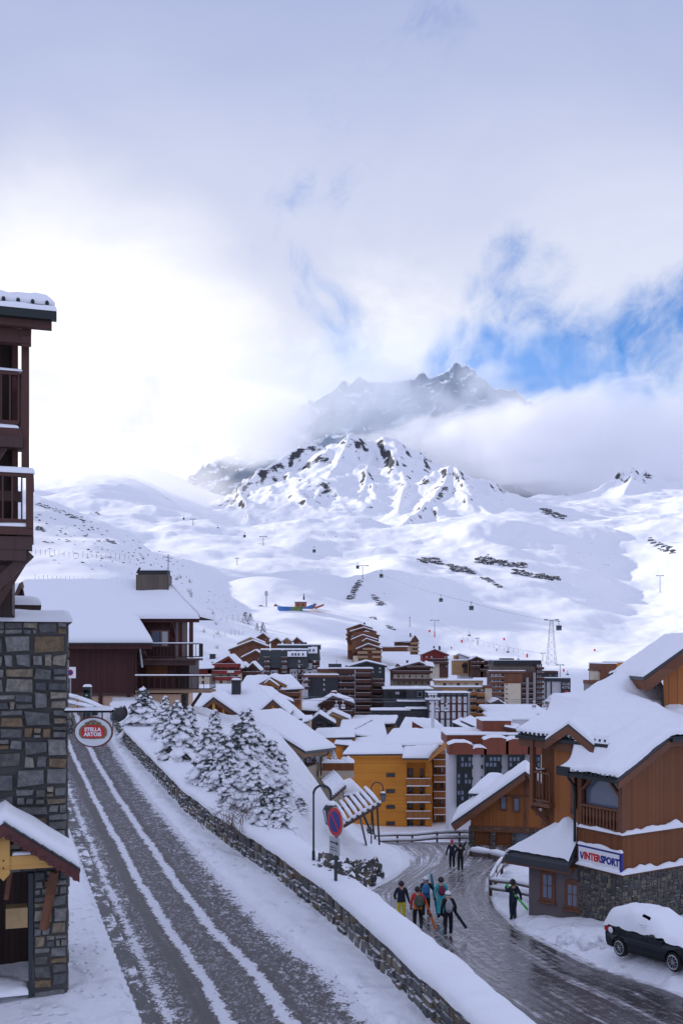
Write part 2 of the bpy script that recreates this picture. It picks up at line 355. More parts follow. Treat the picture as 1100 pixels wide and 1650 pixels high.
# ------------------------------------------------------------------ mesh builder
class MB:
    def __init__(s): s.v = []; s.f = []; s.m = []; s.T = None
    def add(s, vs, fs, m=0):
        b = len(s.v)
        s.v += [tuple(s.T @ Vector(p)) for p in vs] if s.T is not None else [tuple(p) for p in vs]
        s.f += [tuple(i + b for i in f) for f in fs]; s.m += [m] * len(fs); return s
    def box(s, x0, x1, y0, y1, z0, z1, m=0):
        return s.add([(x0, y0, z0), (x1, y0, z0), (x1, y1, z0), (x0, y1, z0), (x0, y0, z1), (x1, y0, z1), (x1, y1, z1), (x0, y1, z1)],
              [(0, 3, 2, 1), (4, 5, 6, 7), (0, 1, 5, 4), (1, 2, 6, 5), (2, 3, 7, 6), (3, 0, 4, 7)], m)
    def hexa(s, p, m=0):
        """eight corners: four below, four above, both anticlockwise from above"""
        return s.add(p, [(0, 3, 2, 1), (4, 5, 6, 7), (0, 1, 5, 4), (1, 2, 6, 5), (2, 3, 7, 6), (3, 0, 4, 7)], m)
    def beam(s, a, b, w, h=None, m=0, up=(0, 0, 1)):
        a = Vector(a); b = Vector(b); h = h or w; d = (b - a).normalized(); u = Vector(up)
        if abs(d.dot(u)) > .98: u = Vector((0, 1, 0))
        x = d.cross(u).normalized() * (w / 2); z = x.cross(d).normalized() * (h / 2)
        p = [a - x - z, a + x - z, b + x - z, b - x - z, a - x + z, a + x + z, b + x + z, b - x + z]
        return s.hexa(p, m)
    def tube(s, pts, r, n=8, m=0, caps=True):
        pts = [Vector(p) for p in pts]; rs = r if isinstance(r, (list, tuple)) else [r] * len(pts); vs = []; fs = []
        prev = None
        for i, p in enumerate(pts):
            d = (pts[min(i + 1, len(pts) - 1)] - pts[max(i - 1, 0)]).normalized()
            if prev is None:
                u = Vector((0, 0, 1)) if abs(d.z) < .9 else Vector((1, 0, 0)); x = d.cross(u).normalized()
            else: x = (prev - d * prev.dot(d)).normalized()
            prev = x; y = d.cross(x)
            for k in range(n):
                a = 2 * math.pi * k / n; vs.append(p + (x * math.cos(a) + y * math.sin(a)) * rs[i])
        for i in range(len(pts) - 1):
            for k in range(n):
                k2 = (k + 1) % n; fs.append((i * n + k, i * n + k2, (i + 1) * n + k2, (i + 1) * n + k))
        if caps: fs.append(tuple(range(n))[::-1]); fs.append(tuple((len(pts) - 1) * n + k for k in range(n)))
        return s.add(vs, fs, m)
    def poly(s, pts, off, m=0):
        """flat polygon pushed along off into a solid"""
        n = len(pts); o = Vector(off); a = [Vector(p) for p in pts]; b = [p + o for p in a]
        return s.add(a + b, [tuple(range(n)), tuple(range(2 * n - 1, n - 1, -1))] + [(i, i + n, (i + 1) % n + n, (i + 1) % n) for i in range(n)], m)
    def ball(s, c, r, n=10, k=6, m=0):
        r = r if isinstance(r, (list, tuple)) else (r, r, r); vs = [(c[0], c[1], c[2] - r[2])]; fs = []
        for i in range(1, k):
            a = math.pi * i / k - math.pi / 2
            for j in range(n):
                b = 2 * math.pi * j / n; vs.append((c[0] + r[0] * math.cos(a) * math.cos(b), c[1] + r[1] * math.cos(a) * math.sin(b), c[2] + r[2] * math.sin(a)))
        vs.append((c[0], c[1], c[2] + r[2]))
        for j in range(n): fs.append((0, 1 + (j + 1) % n, 1 + j)); fs.append((len(vs) - 1, 1 + (k - 2) * n + j, 1 + (k - 2) * n + (j + 1) % n))
        for i in range(k - 2):
            for j in range(n):
                a = 1 + i * n + j; b = 1 + i * n + (j + 1) % n; fs.append((a, b, b + n, a + n))
        return s.add(vs, fs, m)
    def pad(s, A, B, th, seed=0, rough=.12, m=0, edge=None, nu=12, nv=8, droop=0.0):
        """snow, th thick, lying on the surface ruled between the polylines A and B"""
        A = [Vector(p) for p in A]; B = [Vector(p) for p in B]; e = edge or th * 1.1
        seg = [max((A[i + 1] - A[i]).length, (B[i + 1] - B[i]).length) for i in range(len(A) - 1)]
        cum = [0]
        for x in seg: cum.append(cum[-1] + x)
        Lu = cum[-1]; Lv = max((A[0] - B[0]).length, (A[-1] - B[-1]).length)
        def line(n, L, extra=()):
            r = min(e / L, .3); base = [0, r * .1, r * .4, r]
            return sorted(set([round(x, 5) for x in base + [r + (1 - 2 * r) * i / n for i in range(1, n)] + [1 - x for x in base] + list(extra)]))
        U = line(nu, Lu, [c / Lu for c in cum[1:-1]]); W = line(nv, Lv)
        def on(Q, t):
            d = t * Lu
            for i in range(len(seg)):
                if d <= cum[i + 1] + 1e-6 or i == len(seg) - 1: return Q[i].lerp(Q[i + 1], min(1, (d - cum[i]) / seg[i]))
        base = [[on(A, t).lerp(on(B, t), w) for t in U] for w in W]
        px = np.array([[(p.x, p.y, p.z) for p in r] for r in base])
        nn = pn(px[..., 0] * .9 + seed * 3.1 + px[..., 2], px[..., 1] * .9 + px[..., 2] * .7 + seed) + .5 * pn(px[..., 0] * 2.7 + seed, px[..., 1] * 2.7 + px[..., 2] * 2.1)
        vs = []
        for j, w in enumerate(W):
            for i, t in enumerate(U):
                x = min(t, 1 - t) * Lu / e; y = min(w, 1 - w) * Lv / e
                fx = math.sqrt(max(0, 1 - (1 - min(x, 1)) ** 2)); fy = math.sqrt(max(0, 1 - (1 - min(y, 1)) ** 2))
                p = base[j][i].copy(); p.z += .012 + th * (.25 + .75 * fx * fy) * (1 + rough * 2 * float(nn[j, i]))
                vs.append(p)
        nU = len(U); nW = len(W)
        rim = list(range(nU)) + [j * nU + nU - 1 for j in range(1, nW)] + [(nW - 1) * nU + i for i in range(nU - 2, -1, -1)] + [j * nU for j in range(nW - 2, 0, -1)]
        k = len(vs); flat = [p for r in base for p in r]
        vs += [flat[i] + Vector((0, 0, .004)) for i in rim]
        fs = [(j * nU + i, j * nU + i + 1, (j + 1) * nU + i + 1, (j + 1) * nU + i) for j in range(nW - 1) for i in range(nU - 1)]
        n = len(rim); fs += [(rim[i], k + i, k + (i + 1) % n, rim[(i + 1) % n]) for i in range(n)]
        nrm = (A[1] - A[0]).cross(B[0] - A[0])
        if nrm.z < 0: fs = [f[::-1] for f in fs]
        return s.add(vs, fs, m)
    def build(s, name, mats, parent=None, smooth=False, bevel=0, loc=None):
        me = bpy.data.meshes.new(name); me.from_pydata(s.v, [], s.f)
        mats = mats if isinstance(mats, (list, tuple)) else [mats]
        for x in mats: me.materials.append(M[x] if isinstance(x, str) else x)
        if len(mats) > 1: me.polygons.foreach_set('material_index', s.m)
        if smooth: me.polygons.foreach_set('use_smooth', [True] * len(s.f))
        me.update()
        o = bpy.data.objects.new(name, me); C.objects.link(o)
        if parent is not None: o.parent = parent
        if loc is not None: o.location = loc
        if smooth == 'auto':
            with_angle(me, 40)
        if bevel:
            bv = o.modifiers.new('bevel', 'BEVEL'); bv.width = bevel; bv.segments = 2; bv.limit_method = 'ANGLE'
        return o
def with_angle(me, deg):
    bm = bmesh.new(); bm.from_mesh(me)
    for e in bm.edges:
        if len(e.link_faces) == 2 and e.calc_face_angle(0) > R(deg): e.smooth = False
    bm.to_mesh(me); bm.free()
def part(name, mats, parent, fn, **k):
    b = MB(); fn(b); return b.build(name, mats, parent, **k)

# ------------------------------------------------------------------ near ground
def tab(pairs):
    a = np.array(pairs, float); return lambda y: np.interp(y, a[:, 0], a[:, 1])
Wx = tab([(0, 11), (10, 7.2), (15, 5.3), (20, 3.36), (23.1, 2.17), (25.8, 1.13), (29.3, -.24), (33.2, -2.07), (37.7, -4.5), (42, -6.56), (49.7, -9.6), (56, -12.1), (62, -14.1), (66, -15.3), (80, -19)])
Kx = tab([(0, 4.6), (10, .7), (15, -1.1), (20, -3.0), (24.8, -4.85), (29.1, -6.5), (35.5, -8.9), (44.3, -12.2), (52, -15), (62, -18.6), (80, -25)])
Rx = tab([(0, 9.5), (10, 5.6), (15, 3.6), (20, 1.65), (23.1, .43), (24.8, -.2), (29.1, -2.5), (35.5, -5.3), (44.3, -8.9), (50.4, -11.2), (60, -14.6), (80, -20.5)])
SH = tab([(0, 1.0), (24, 1.0), (31, .95), (38, 1.5), (45, 2.0), (60, 2.4), (80, 3)])
Lx = tab([(0, 14), (10, 9.3), (15, 7), (20, 5.6), (23, 4.7), (28, 2.3), (31, 1.6), (36, 1.0), (44, .6), (52, .8), (58, 2.5), (65, 4.06), (72, 4.3), (78, 3.6), (83, .5), (90, -8), (110, -14), (140, -20)])
RRx = tab([(0, 19), (15, 14), (27, 11.4), (30.8, 10.7), (34.3, 9.2), (41.4, 7.8), (47, 7.6), (52, 8.1), (58, 9), (65, 11.4), (75, 15.5), (85, 19), (140, 30)])
zu = tab([(0, -10.96), (70, -4.065), (74, -3.8), (80, -4.4), (100, -9), (140, -16)])
zl = tab([(0, -7.5), (80, -15.5), (84, -16.0), (100, -19.5), (140, -27)])
def near_height(X, Y):
    w, k, r, l, rr = Wx(Y), Kx(Y), Rx(Y), Lx(Y), RRx(Y); s = w + SH(Y)
    U = zu(Y); D = zl(Y)
    n = fbm(X * 1.1, Y * 1.1, 4) * .035; n2 = fbm(X * .35, Y * .35, 3) * .12
    up = U + np.where(X < k, .10 + sstep(k - X, 0, .5) * .06 + np.clip(k - X - 8, 0, 40) * .12, 0)
    inr = sstep(X, k - .62, k - .45) * sstep(r + .45 - X, 0, .15)
    up = up + (1 - inr) * (n + .03) - inr * .16 + sstep(X, r + .3, r + .9) * .06
    up = up + .09 * np.exp(-((X - r - .75) / .3) ** 2) * (.6 + fbm(X * 2, Y * 2, 3))
    shelf = U + 1.0 + n2 * .5
    t = np.clip((X - s) / np.maximum(l - s, .8), 0, 1); t2 = np.where(t < .5, 2 * t * t * .9 + t * .1, 1 - 2 * (1 - t) ** 2 * .9 - (1 - t) * .1)
    t2 = .45 * t + .55 * t2
    bank = shelf + (D + .15 - shelf) * t2 + (n + n2) * np.minimum(1, 4 * t * (1 - t) + .3) + .35 * fbm(X * .22, Y * .22, 3) * 4 * t * (1 - t)
    bank = bank + 3.0 * sstep(Y, 54, 62) * sstep(86 - Y, 0, 9) * np.exp(-((t - .52) / .2) ** 2)
    inl = sstep(X, l, l + .3) * sstep(rr - X, 0, .3)
    br = sstep(X, rr - .2, rr + 1.0)
    low = D - inl * .09 + br * (.42 + n2 * 1.3 + n * 1.8 + np.clip(X - rr - 2, 0, 20) * .02)
    low = low + .14 * np.exp(-((X - rr) / .45) ** 2) * (.5 + fbm(X * 1.7, Y * 1.7, 3))
    s_ = (X - 10.17) * .438 + (Y - 34.0) * -.899; q_ = (X - 10.17) * .899 + (Y - 34.0) * .438       # packed snow under the parked car
    cm = sstep(s_, -2.2, -.8) * sstep(4.8 - s_, 0, 1.4) * sstep(2.1 - np.abs(q_), 0, 1.1) * sstep(X, rr - .1, rr + .7)
    low = low + (-10.29 + .078 * s_ + n * 2.2 - low) * cm
    low = low + .13 * np.exp(-((s_ + .1) ** 2 + (q_ + 1.0) ** 2) / .12) + .13 * np.exp(-((s_ - 2.5) ** 2 + (q_ + 1.0) ** 2) / .14)
    h = np.where(X < w + .12, up, np.where(X < s, shelf, np.where(X < l, bank, low)))
    return h
def ground_z(x, y): return float(near_height(np.array([float(x)]), np.array([float(y)]))[0])
def make_near():
    xs = np.concatenate([np.arange(-60, -20, 1.0), np.arange(-20, 17, .16), np.arange(17, 61, 1.0)])
    ys = np.concatenate([np.arange(2, 16, 1.0), np.arange(16, 60, .2), np.arange(60, 90, .4), np.arange(90, 137, 1.2)])
    XX, YY = np.meshgrid(xs, ys); Z = near_height(XX, YY)
    o = grid_mesh('snowy_ground', np.stack([XX, YY, Z], -1).reshape(-1, 3), len(ys), len(xs), [M['trodden_snow']]); tag(o, kind='structure')
make_near()
def road_mat(name, bands, wet, seed):
    m = bpy.data.materials.new(name); m.use_nodes = True; w = NT(m.node_tree)
    uv = w.new('ShaderNodeUVMap', uv_map='UVMap').outputs[0]
    sp = w.new('ShaderNodeSeparateXYZ', {0: uv}); fx = sp.outputs[0]; fy = sp.outputs[1]
    pos = w.new('ShaderNodeNewGeometry').outputs['Position']
    rag = w.noise(pos, 2.6, 8, .76); rag2 = w.noise(pos, 11.0, 7, .74)
    lane = w.new('ShaderNodeCombineXYZ', {0: w.m('MULTIPLY', fx, 24.0 if not wet else 30.0), 1: w.m('MULTIPLY', fy, .28 if not wet else .10), 2: seed})
    st = w.noise(lane, 1.0, 6, .62, .35)
    if not wet:
        sn = None
        wob = w.m('MULTIPLY', w.m('SUBTRACT', w.noise(w.mapv(pos, (.1, .22, 1)), 1.0, 2), .5), .06)
        for c, hw, amp in bands:
            d = w.m('ABSOLUTE', w.m('SUBTRACT', w.m('ADD', fx, wob), c))
            x = w.m('ADD', w.m('SUBTRACT', 1.0, w.m('DIVIDE', d, hw)), w.m('MULTIPLY', w.m('ADD', w.m('SUBTRACT', rag, .5), w.m('MULTIPLY', w.m('SUBTRACT', rag2, .5), 1.1)), amp))
            b = w.step(x, .10, .26)
            sn = b if sn is None else w.m('MAXIMUM', sn, b)
        crumbs = w.step(w.m('ADD', w.m('MULTIPLY', rag2, .75), w.m('MULTIPLY', st, .45)), .66, .78)
        sn = w.m('MAXIMUM', sn, w.m('MULTIPLY', crumbs, .40))
        fx2 = w.m('ADD', fx, wob)
        for c, hw, k in ((.46, .13, .5), (.79, .13, .75), (.11, .10, .8), (.93, .07, .7)):     # churned slush between and beside the tracks
            dd = w.step(w.m('ABSOLUTE', w.m('SUBTRACT', fx2, c)), hw, hw * .35)
            ch = w.step(w.m('ADD', w.m('MULTIPLY', w.noise(w.mapv(pos, (1, .6, 1)), 11.0, 7, .72), .8), w.m('MULTIPLY', rag, .35)), .56, .70)
            sn = w.m('MAXIMUM', sn, w.m('MULTIPLY', w.m('MULTIPLY', ch, dd), k))
        dark = w.mix(w.m('ADD', w.m('MULTIPLY', rag, .5), w.m('MULTIPLY', st, .5)), (.024, .021, .021), (.15, .132, .125)); rough = w.m('MULTIPLY_ADD', rag2, .6, .18)
    else:
        st2 = w.noise(w.new('ShaderNodeCombineXYZ', {0: w.m('MULTIPLY', fx, 60.0), 1: w.m('MULTIPLY', fy, .22), 2: seed + 3}), 1.0, 6, .7, .5)
        far = w.step(fy, 30, 52)
        x = w.m('ADD', w.m('ADD', w.m('MULTIPLY', st, .75), w.m('MULTIPLY', st2, .45)), w.m('MULTIPLY', w.m('SUBTRACT', rag, .5), .7))
        edge = w.m('MULTIPLY', w.m('ABSOLUTE', w.m('SUBTRACT', fx, .5)), 2.0)
        x = w.m('ADD', x, w.m('MULTIPLY', w.step(edge, .80, 1.02), .42))
        lft = w.m('MULTIPLY', w.step(fx, .45, .12), .07)
        x = w.m('ADD', x, w.m('ADD', lft, w.m('MULTIPLY', far, .05)))
        sn = w.m('MULTIPLY', w.step(x, .56, .74), .92)
        dark = w.mix(st2, (.030, .026, .028), (.10, .088, .086)); rough = w.m('MULTIPLY_ADD', w.step(rag, .35, .65), .22, .05)
    col = w.mix(sn, dark, w.mix(rag2, (.62, .62, .66), (.84, .84, .87)) if not wet else w.mix(w.step(w.m('ADD', x, w.m('MULTIPLY', w.m('SUBTRACT', rag2, .5), .2)), .66, .90), (.20, .18, .18), (.80, .80, .83)))
    bn = w.new('ShaderNodeBump', {'Strength': .55 if not wet else .14, 'Distance': .05, 'Height': w.m('ADD', w.m('MULTIPLY', sn, .6), w.m('MULTIPLY', rag2, .55))})
    b = w.new('ShaderNodeBsdfPrincipled', {'Base Color': col, 'Roughness': w.m('ADD', w.m('MULTIPLY', sn, .5), rough, clamp=True), 'Specular IOR Level': .5, 'Normal': bn.outputs[0]})
    w.new('ShaderNodeOutputMaterial', {0: b.outputs[0]}); M[name] = m
road_mat('upper_asphalt', [(.06, .03, 7.0), (.325, .040, 2.9), (.61, .046, 2.8), (1.0, .10, 4.0)], False, 2.0)
road_mat('lower_asphalt', None, True, 5.0)
m_ = bpy.data.materials.new('wet_concrete'); m_.use_nodes = True
def _wc():
    w = NT(m_.node_tree); pos = w.new('ShaderNodeNewGeometry').outputs['Position']; n = w.noise(pos, 1.4, 6, .68); n2 = w.noise(pos, 6, 5, .7)
    sn = w.step(w.m('ADD', w.m('MULTIPLY', n, .8), w.m('MULTIPLY', n2, .4)), .60, .70)
    b = w.new('ShaderNodeBsdfPrincipled', {'Base Color': w.mix(sn, w.mix(n2, (.04, .04, .042), (.13, .125, .12)), (.8, .8, .84)), 'Roughness': w.m('MULTIPLY_ADD', n2, .6, .2)}); w.new('ShaderNodeOutputMaterial', {0: b.outputs[0]}); M['wet_concrete'] = m_
_wc()
def strip(name, left, right, zf, y0, y1, dy, n, material, dz=.02):
    ys = np.arange(y0, y1, dy); t = np.linspace(0, 1, n); T, YY = np.meshgrid(t, ys)
    a = left(YY); b = right(YY); X = a + (b - a) * T
    Z = zf(YY) + dz + .012 * fbm(X * 1.5, YY * 1.5, 3)
    o = grid_mesh(name, np.stack([X, YY, Z], -1).reshape(-1, 3), len(ys), n, [M[material]]); tag(o, kind='structure')
    uvl = o.data.uv_layers.new(name='UVMap'); idx = np.empty(len(o.data.loops), np.int32); o.data.loops.foreach_get('vertex_index', idx)
    mid = np.concatenate([[0], np.cumsum(np.hypot(np.diff((left(ys) + right(ys)) / 2), dy))])
    UV = np.stack([T, np.repeat(mid[:, None], n, 1)], -1).reshape(-1, 2)
    uvl.data.foreach_set('uv', UV[idx].astype(np.float32).ravel())
strip('upper_road', lambda y: Kx(y) - .06, lambda y: Rx(y) + .42, zu, 4, 74, .3, 24, 'upper_asphalt')
def kerb_l(y): return Kx(y) - .42
strip('drain_kerb', kerb_l, lambda y: Kx(y) - .05, zu, 4, 60, .3, 4, 'wet_concrete', .035)
strip('lower_road', Lx, RRx, zl, 4, 82, .4, 30, 'lower_asphalt')
# unseen cloud-shaped blockers added up-sun to shade the village and dapple the slopes
def shade_blocker(pos, r, seed, flat=.4):
    bm = bmesh.new(); bmesh.ops.create_icosphere(bm, subdivisions=5, radius=1.0)
    co = np.array([v.co[:] for v in bm.verts])
    n = fbm(co[:, 0] * 2.2 + seed, co[:, 1] * 2.2 + co[:, 2] * 1.7, 5) * .34
    for v, k in zip(bm.verts, n): v.co *= 1 + k
    me = bpy.data.meshes.new('cloud'); bm.to_mesh(me); bm.free(); me.materials.append(M['blocker_white'])
    me.polygons.foreach_set('use_smooth', [True] * len(me.polygons))
    o = bpy.data.objects.new('cloud', me); C.objects.link(o); o.location = pos; o.scale = (r, r, r * flat); tag(o, kind='stuff')  # opaque lump added out of view to cast shade
mat('blocker_white', (.9, .9, .92), .9)
for (x, y, r, k, sd) in ((0, 40, 140, 470, 1), (10, 165, 115, 520, 4), (115, 290, 85, 620, 8), (170, 250, 115, 930, 15), (110, 420, 50, 800, 19), (-150, 520, 40, 900, 23), (120, 620, 55, 950, 27)):
    shade_blocker(Vector((x, y, -15)) + sdir * k, r, sd)

# ------------------------------------------------------------------ wood, stone, glass
def wood(name, ca, cb, width=.14, vertical=True, gap=.45, rough=.6, grain=1.0):
    m = bpy.data.materials.new(name); m.use_nodes = True; w = NT(m.node_tree)
    co = w.new('ShaderNodeTexCoord').outputs['Object']; sp = w.new('ShaderNodeSeparateXYZ', {0: co})
    h = w.m('ADD', sp.outputs[0], sp.outputs[1]); z = sp.outputs[2]
    a, b = (h, z) if vertical else (z, h)
    k = w.m('DIVIDE', a, width); idx = w.m('FLOOR', k); fr = w.m('SUBTRACT', k, idx)
    wn = w.new('ShaderNodeTexWhiteNoise', {'W': idx}, noise_dimensions='1D').outputs[0]
    gv = w.new('ShaderNodeCombineXYZ', {0: w.m('MULTIPLY', a, 30.0), 1: w.m('MULTIPLY', b, 1.6), 2: wn})
    g = w.noise(gv, 1.0, 5, .65, .6)
    wt = w.noise(co, .5, 4, .6)
    f = w.m('ADD', w.m('MULTIPLY', wn, .5), w.m('ADD', w.m('MULTIPLY', g, .45 * grain), w.m('MULTIPLY', w.m('SUBTRACT', wt, .5), .8)), clamp=True)
    c = w.mix(f, ca, cb)
    edge = w.m('MULTIPLY', w.m('MINIMUM', fr, w.m('SUBTRACT', 1.0, fr)), 2.0)
    ln = w.step(edge, .0, .16)
    c = w.mix(ln, w.mix(gap, c, (.004, .003, .003)), c)
    bn = w.new('ShaderNodeBump', {'Strength': .5, 'Distance': .012, 'Height': w.m('ADD', ln, w.m('MULTIPLY', g, .3))})
    s = w.new('ShaderNodeBsdfPrincipled', {'Base Color': c, 'Roughness': rough, 'Specular IOR Level': .3, 'Normal': bn.outputs[0]})
    w.new('ShaderNodeOutputMaterial', {0: s.outputs[0]}); M[name] = m
def stone_mat(name, cols, snowy=0.0, k=1.0):
    m = bpy.data.materials.new(name); m.use_nodes = True; w = NT(m.node_tree)
    co = w.new('ShaderNodeTexCoord').outputs['Object']; ge = w.new('ShaderNodeNewGeometry'); rnd = ge.outputs['Random Per Island']
    ramp = w.new('ShaderNodeValToRGB', {0: rnd}); cr = ramp.color_ramp; cr.interpolation = 'CONSTANT'
    while len(cr.elements) < len(cols): cr.elements.new(.5)
    for i, c in enumerate(cols): cr.elements[i].position = i / len(cols); cr.elements[i].color = (*[x * k for x in c], 1)
    n = w.noise(co, 7, 6, .68, .4); n2 = w.noise(co, 1.6, 3)
    c = w.mix(w.step(n, .30, .75), w.mix(.6, ramp.outputs[0], (.02, .02, .022)), ramp.outputs[0])
    c = w.mix(w.m('MULTIPLY', w.step(n2, .5, .75), .4), c, (.11, .085, .05))
    if snowy:
        nz = w.new('ShaderNodeSeparateXYZ', {0: ge.outputs['Normal']}).outputs[2]
        c = w.mix(w.step(w.m('ADD', nz, w.m('MULTIPLY', w.m('SUBTRACT', w.noise(co, 9, 5, .7), .5), 1.2)), snowy, snowy + .15), c, (.84, .85, .88))
    bn = w.new('ShaderNodeBump', {'Strength': .7, 'Distance': .03, 'Height': n})
    s = w.new('ShaderNodeBsdfPrincipled', {'Base Color': c, 'Roughness': .75, 'Specular IOR Level': .35, 'Normal': bn.outputs[0]})
    w.new('ShaderNodeOutputMaterial', {0: s.outputs[0]}); M[name] = m
GREYS = [(0.108, 0.11, 0.11), (0.184, 0.18, 0.167), (0.14, 0.14, 0.136), (0.227, 0.21, 0.176), (0.081, 0.085, 0.088), (0.205, 0.165, 0.11), (0.162, 0.16, 0.154), (0.259, 0.23, 0.176), (0.119, 0.12, 0.114), (0.173, 0.12, 0.066), (0.205, 0.2, 0.185), (0.097, 0.095, 0.088)]
stone_mat('stone', GREYS, 0, 1.45); stone_mat('wall_stone', GREYS, .80, 1.05); stone_mat('brown_stone', [(.09, .08, .07), (.15, .14, .125), (.20, .18, .14), (.12, .115, .11), (.26, .22, .15), (.075, .075, .075), (.17, .15, .12)], .9)
stone_mat('rock', [(.10, .095, .09), (.19, .15, .10), (.075, .075, .078), (.13, .12, .11)], .62, 1.0)
mat('mortar', (.075, .073, .070), .9, bump=.6, bscale=20)
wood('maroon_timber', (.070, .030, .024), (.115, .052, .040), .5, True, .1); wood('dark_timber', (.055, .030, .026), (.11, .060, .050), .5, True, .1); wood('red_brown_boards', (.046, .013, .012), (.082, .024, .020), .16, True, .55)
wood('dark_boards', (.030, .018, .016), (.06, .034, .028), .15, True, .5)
wood('orange_boards', (.25, .082, .020), (.43, .155, .040), .13, True, .5); wood('brown_boards', (.135, .045, .013), (.235, .082, .026), .12, True, .45)
wood('brown_timber', (.125, .050, .026), (.205, .088, .046), .6, False, .05); wood('yellow_timber', (.50, .27, .07), (.70, .40, .12), .6, False, .05)
wood('amber_boards', (.50, .180, .018), (.70, .275, .034), .26, False, .22); wood('pale_boards', (.21, .13, .075), (.32, .205, .12), .16, False, .4)
wood('rust_panels', (.17, .048, .026), (.25, .072, .038), 3.0, True, .15); wood('village_wood', (.125, .048, .024), (.22, .088, .045), .3, True, .3)
wood('village_orange', (.27, .10, .026), (.42, .17, .048), .3, True, .3); wood('village_dark', (.062, .028, .021), (.115, .052, .038), .3, True, .3)
wood('village_red', (.17, .024, .018), (.27, .040, .030), .3, True, .25); wood('village_tan', (.30, .175, .085), (.44, .27, .13), .3, False, .3)
wood('weathered_boards', (.085, .066, .052), (.16, .125, .10), .4, True, .3)
mat('roof_edge', (.045, .048, .055), .5); mat('slate', (.035, .042, .046), .55, var=.25, nscale=4, bump=.4, bscale=12); mat('charcoal', (.030, .032, .037), .6, var=.15, nscale=1.5)
mat('glass', (.020, .024, .030), .06, spec=.6); mat('bright_glass', (.16, .19, .25), .08, spec=.7); mat('curtain', (.55, .55, .58), .8)
mat('carton', (.36, .25, .12), .8, var=.1); mat('beige', (.42, .355, .265), .8, var=.07, nscale=.8); mat('render_white', (.55, .54, .55), .85, var=.06, nscale=.5); mat('cream', (.58, .50, .38), .8, var=.06, nscale=.5); mat('grey_render', (.125, .105, .105), .85, var=.08, nscale=1)
mat('peach', (.55, .36, .25), .8, var=.06); mat('concrete', (.28, .27, .26), .8, var=.12, nscale=1.2)
mat('black_metal', (.012, .014, .018), .4, .4); mat('grey_metal', (.30, .32, .34), .4, .7); mat('dark_steel', (.035, .045, .05), .45, .3); mat('green_black', (.010, .016, .016), .35)
mat('red_paint', (.55, .02, .025), .4); mat('blue_paint', (.02, .03, .22), .4); mat('white_paint', (.78, .78, .79), .4); mat('sign_grey', (.42, .43, .45), .5, var=.1)
mat('frame_dark', (.045, .030, .026), .5); mat('frame_white', (.6, .6, .6), .5); mat('frame_brown', (.14, .055, .03), .5, var=.2); mat('soffit', (.24, .15, .09), .7, var=.2, nscale=3)

class Local:
    """a thing at loc turned by rz; q() turns a point of the photograph at a distance into its own space"""
    def __init__(s, name, label, cat, loc, rz=0, group=None):
        s.t = thing(name, label, cat, loc, rz, group); s.loc = Vector(loc); s.rz = rz; s.inv = Matrix.Rotation(-rz, 3, 'Z')
    def w(s, p): return s.inv @ (Vector(p) - s.loc)
    def q(s, u, v, Y): return s.w(P(u, v, Y))
    def part(s, name, mats, fn, parent=None, **k):
        b = MB(); fn(b); return b.build(name, mats, parent or s.t, **k)
def stones(b, x0, x1, z0, z1, f, seed, big=.42, small=.16, depth=.05, gap=.014, m=0):
    rnd = random.Random(seed)
    def cell(a, c, e, g):
        wd = c - a; ht = g - e
        lim = big * rnd.choice((.45, .7, 1, 1.25))
        if wd > lim * 1.25 and wd > small * 1.6 and (wd / 1.35 >= ht or ht <= lim):
            k = a + wd * rnd.uniform(.33, .67); cell(a, k, e, g); cell(k, c, e, g); return
        if ht > lim * .8 and ht > small * 1.15:
            k = e + ht * rnd.uniform(.35, .65); cell(a, c, e, k); cell(a, c, k, g); return
        j = min(wd, ht) * .20; d = depth * rnd.uniform(.35, 1.25); g2 = gap * .35
        def jj(): return rnd.uniform(0, j)
        o = [(a + g2 + jj(), e + g2 + jj()), (c - g2 - jj(), e + g2 + jj()), (c - g2 - jj(), g - g2 - jj()), (a + g2 + jj(), g - g2 - jj())]
        mx = (a + c) / 2; mz = (e + g) / 2; ins = [(mx + (x - mx) * (1 - .035 / max(wd, .07)), mz + (z - mz) * (1 - .035 / max(ht, .07))) for x, z in o]
        tl = rnd.uniform(-.25, .25) * depth
        b.add([f(x, z, 0) for x, z in o] + [f(x, z, d * .6) for x, z in o] + [f(x, z, d + tl * (1 if i in (0, 3) else -1) * .5) for i, (x, z) in enumerate(ins)],
              [(i, (i + 1) % 4, (i + 1) % 4 + 4, i + 4) for i in range(4)] + [(i + 4, (i + 1) % 4 + 4, (i + 1) % 4 + 8, i + 8) for i in range(4)] + [(8, 9, 10, 11)], m)
    cell(x0, x1, z0, z1)
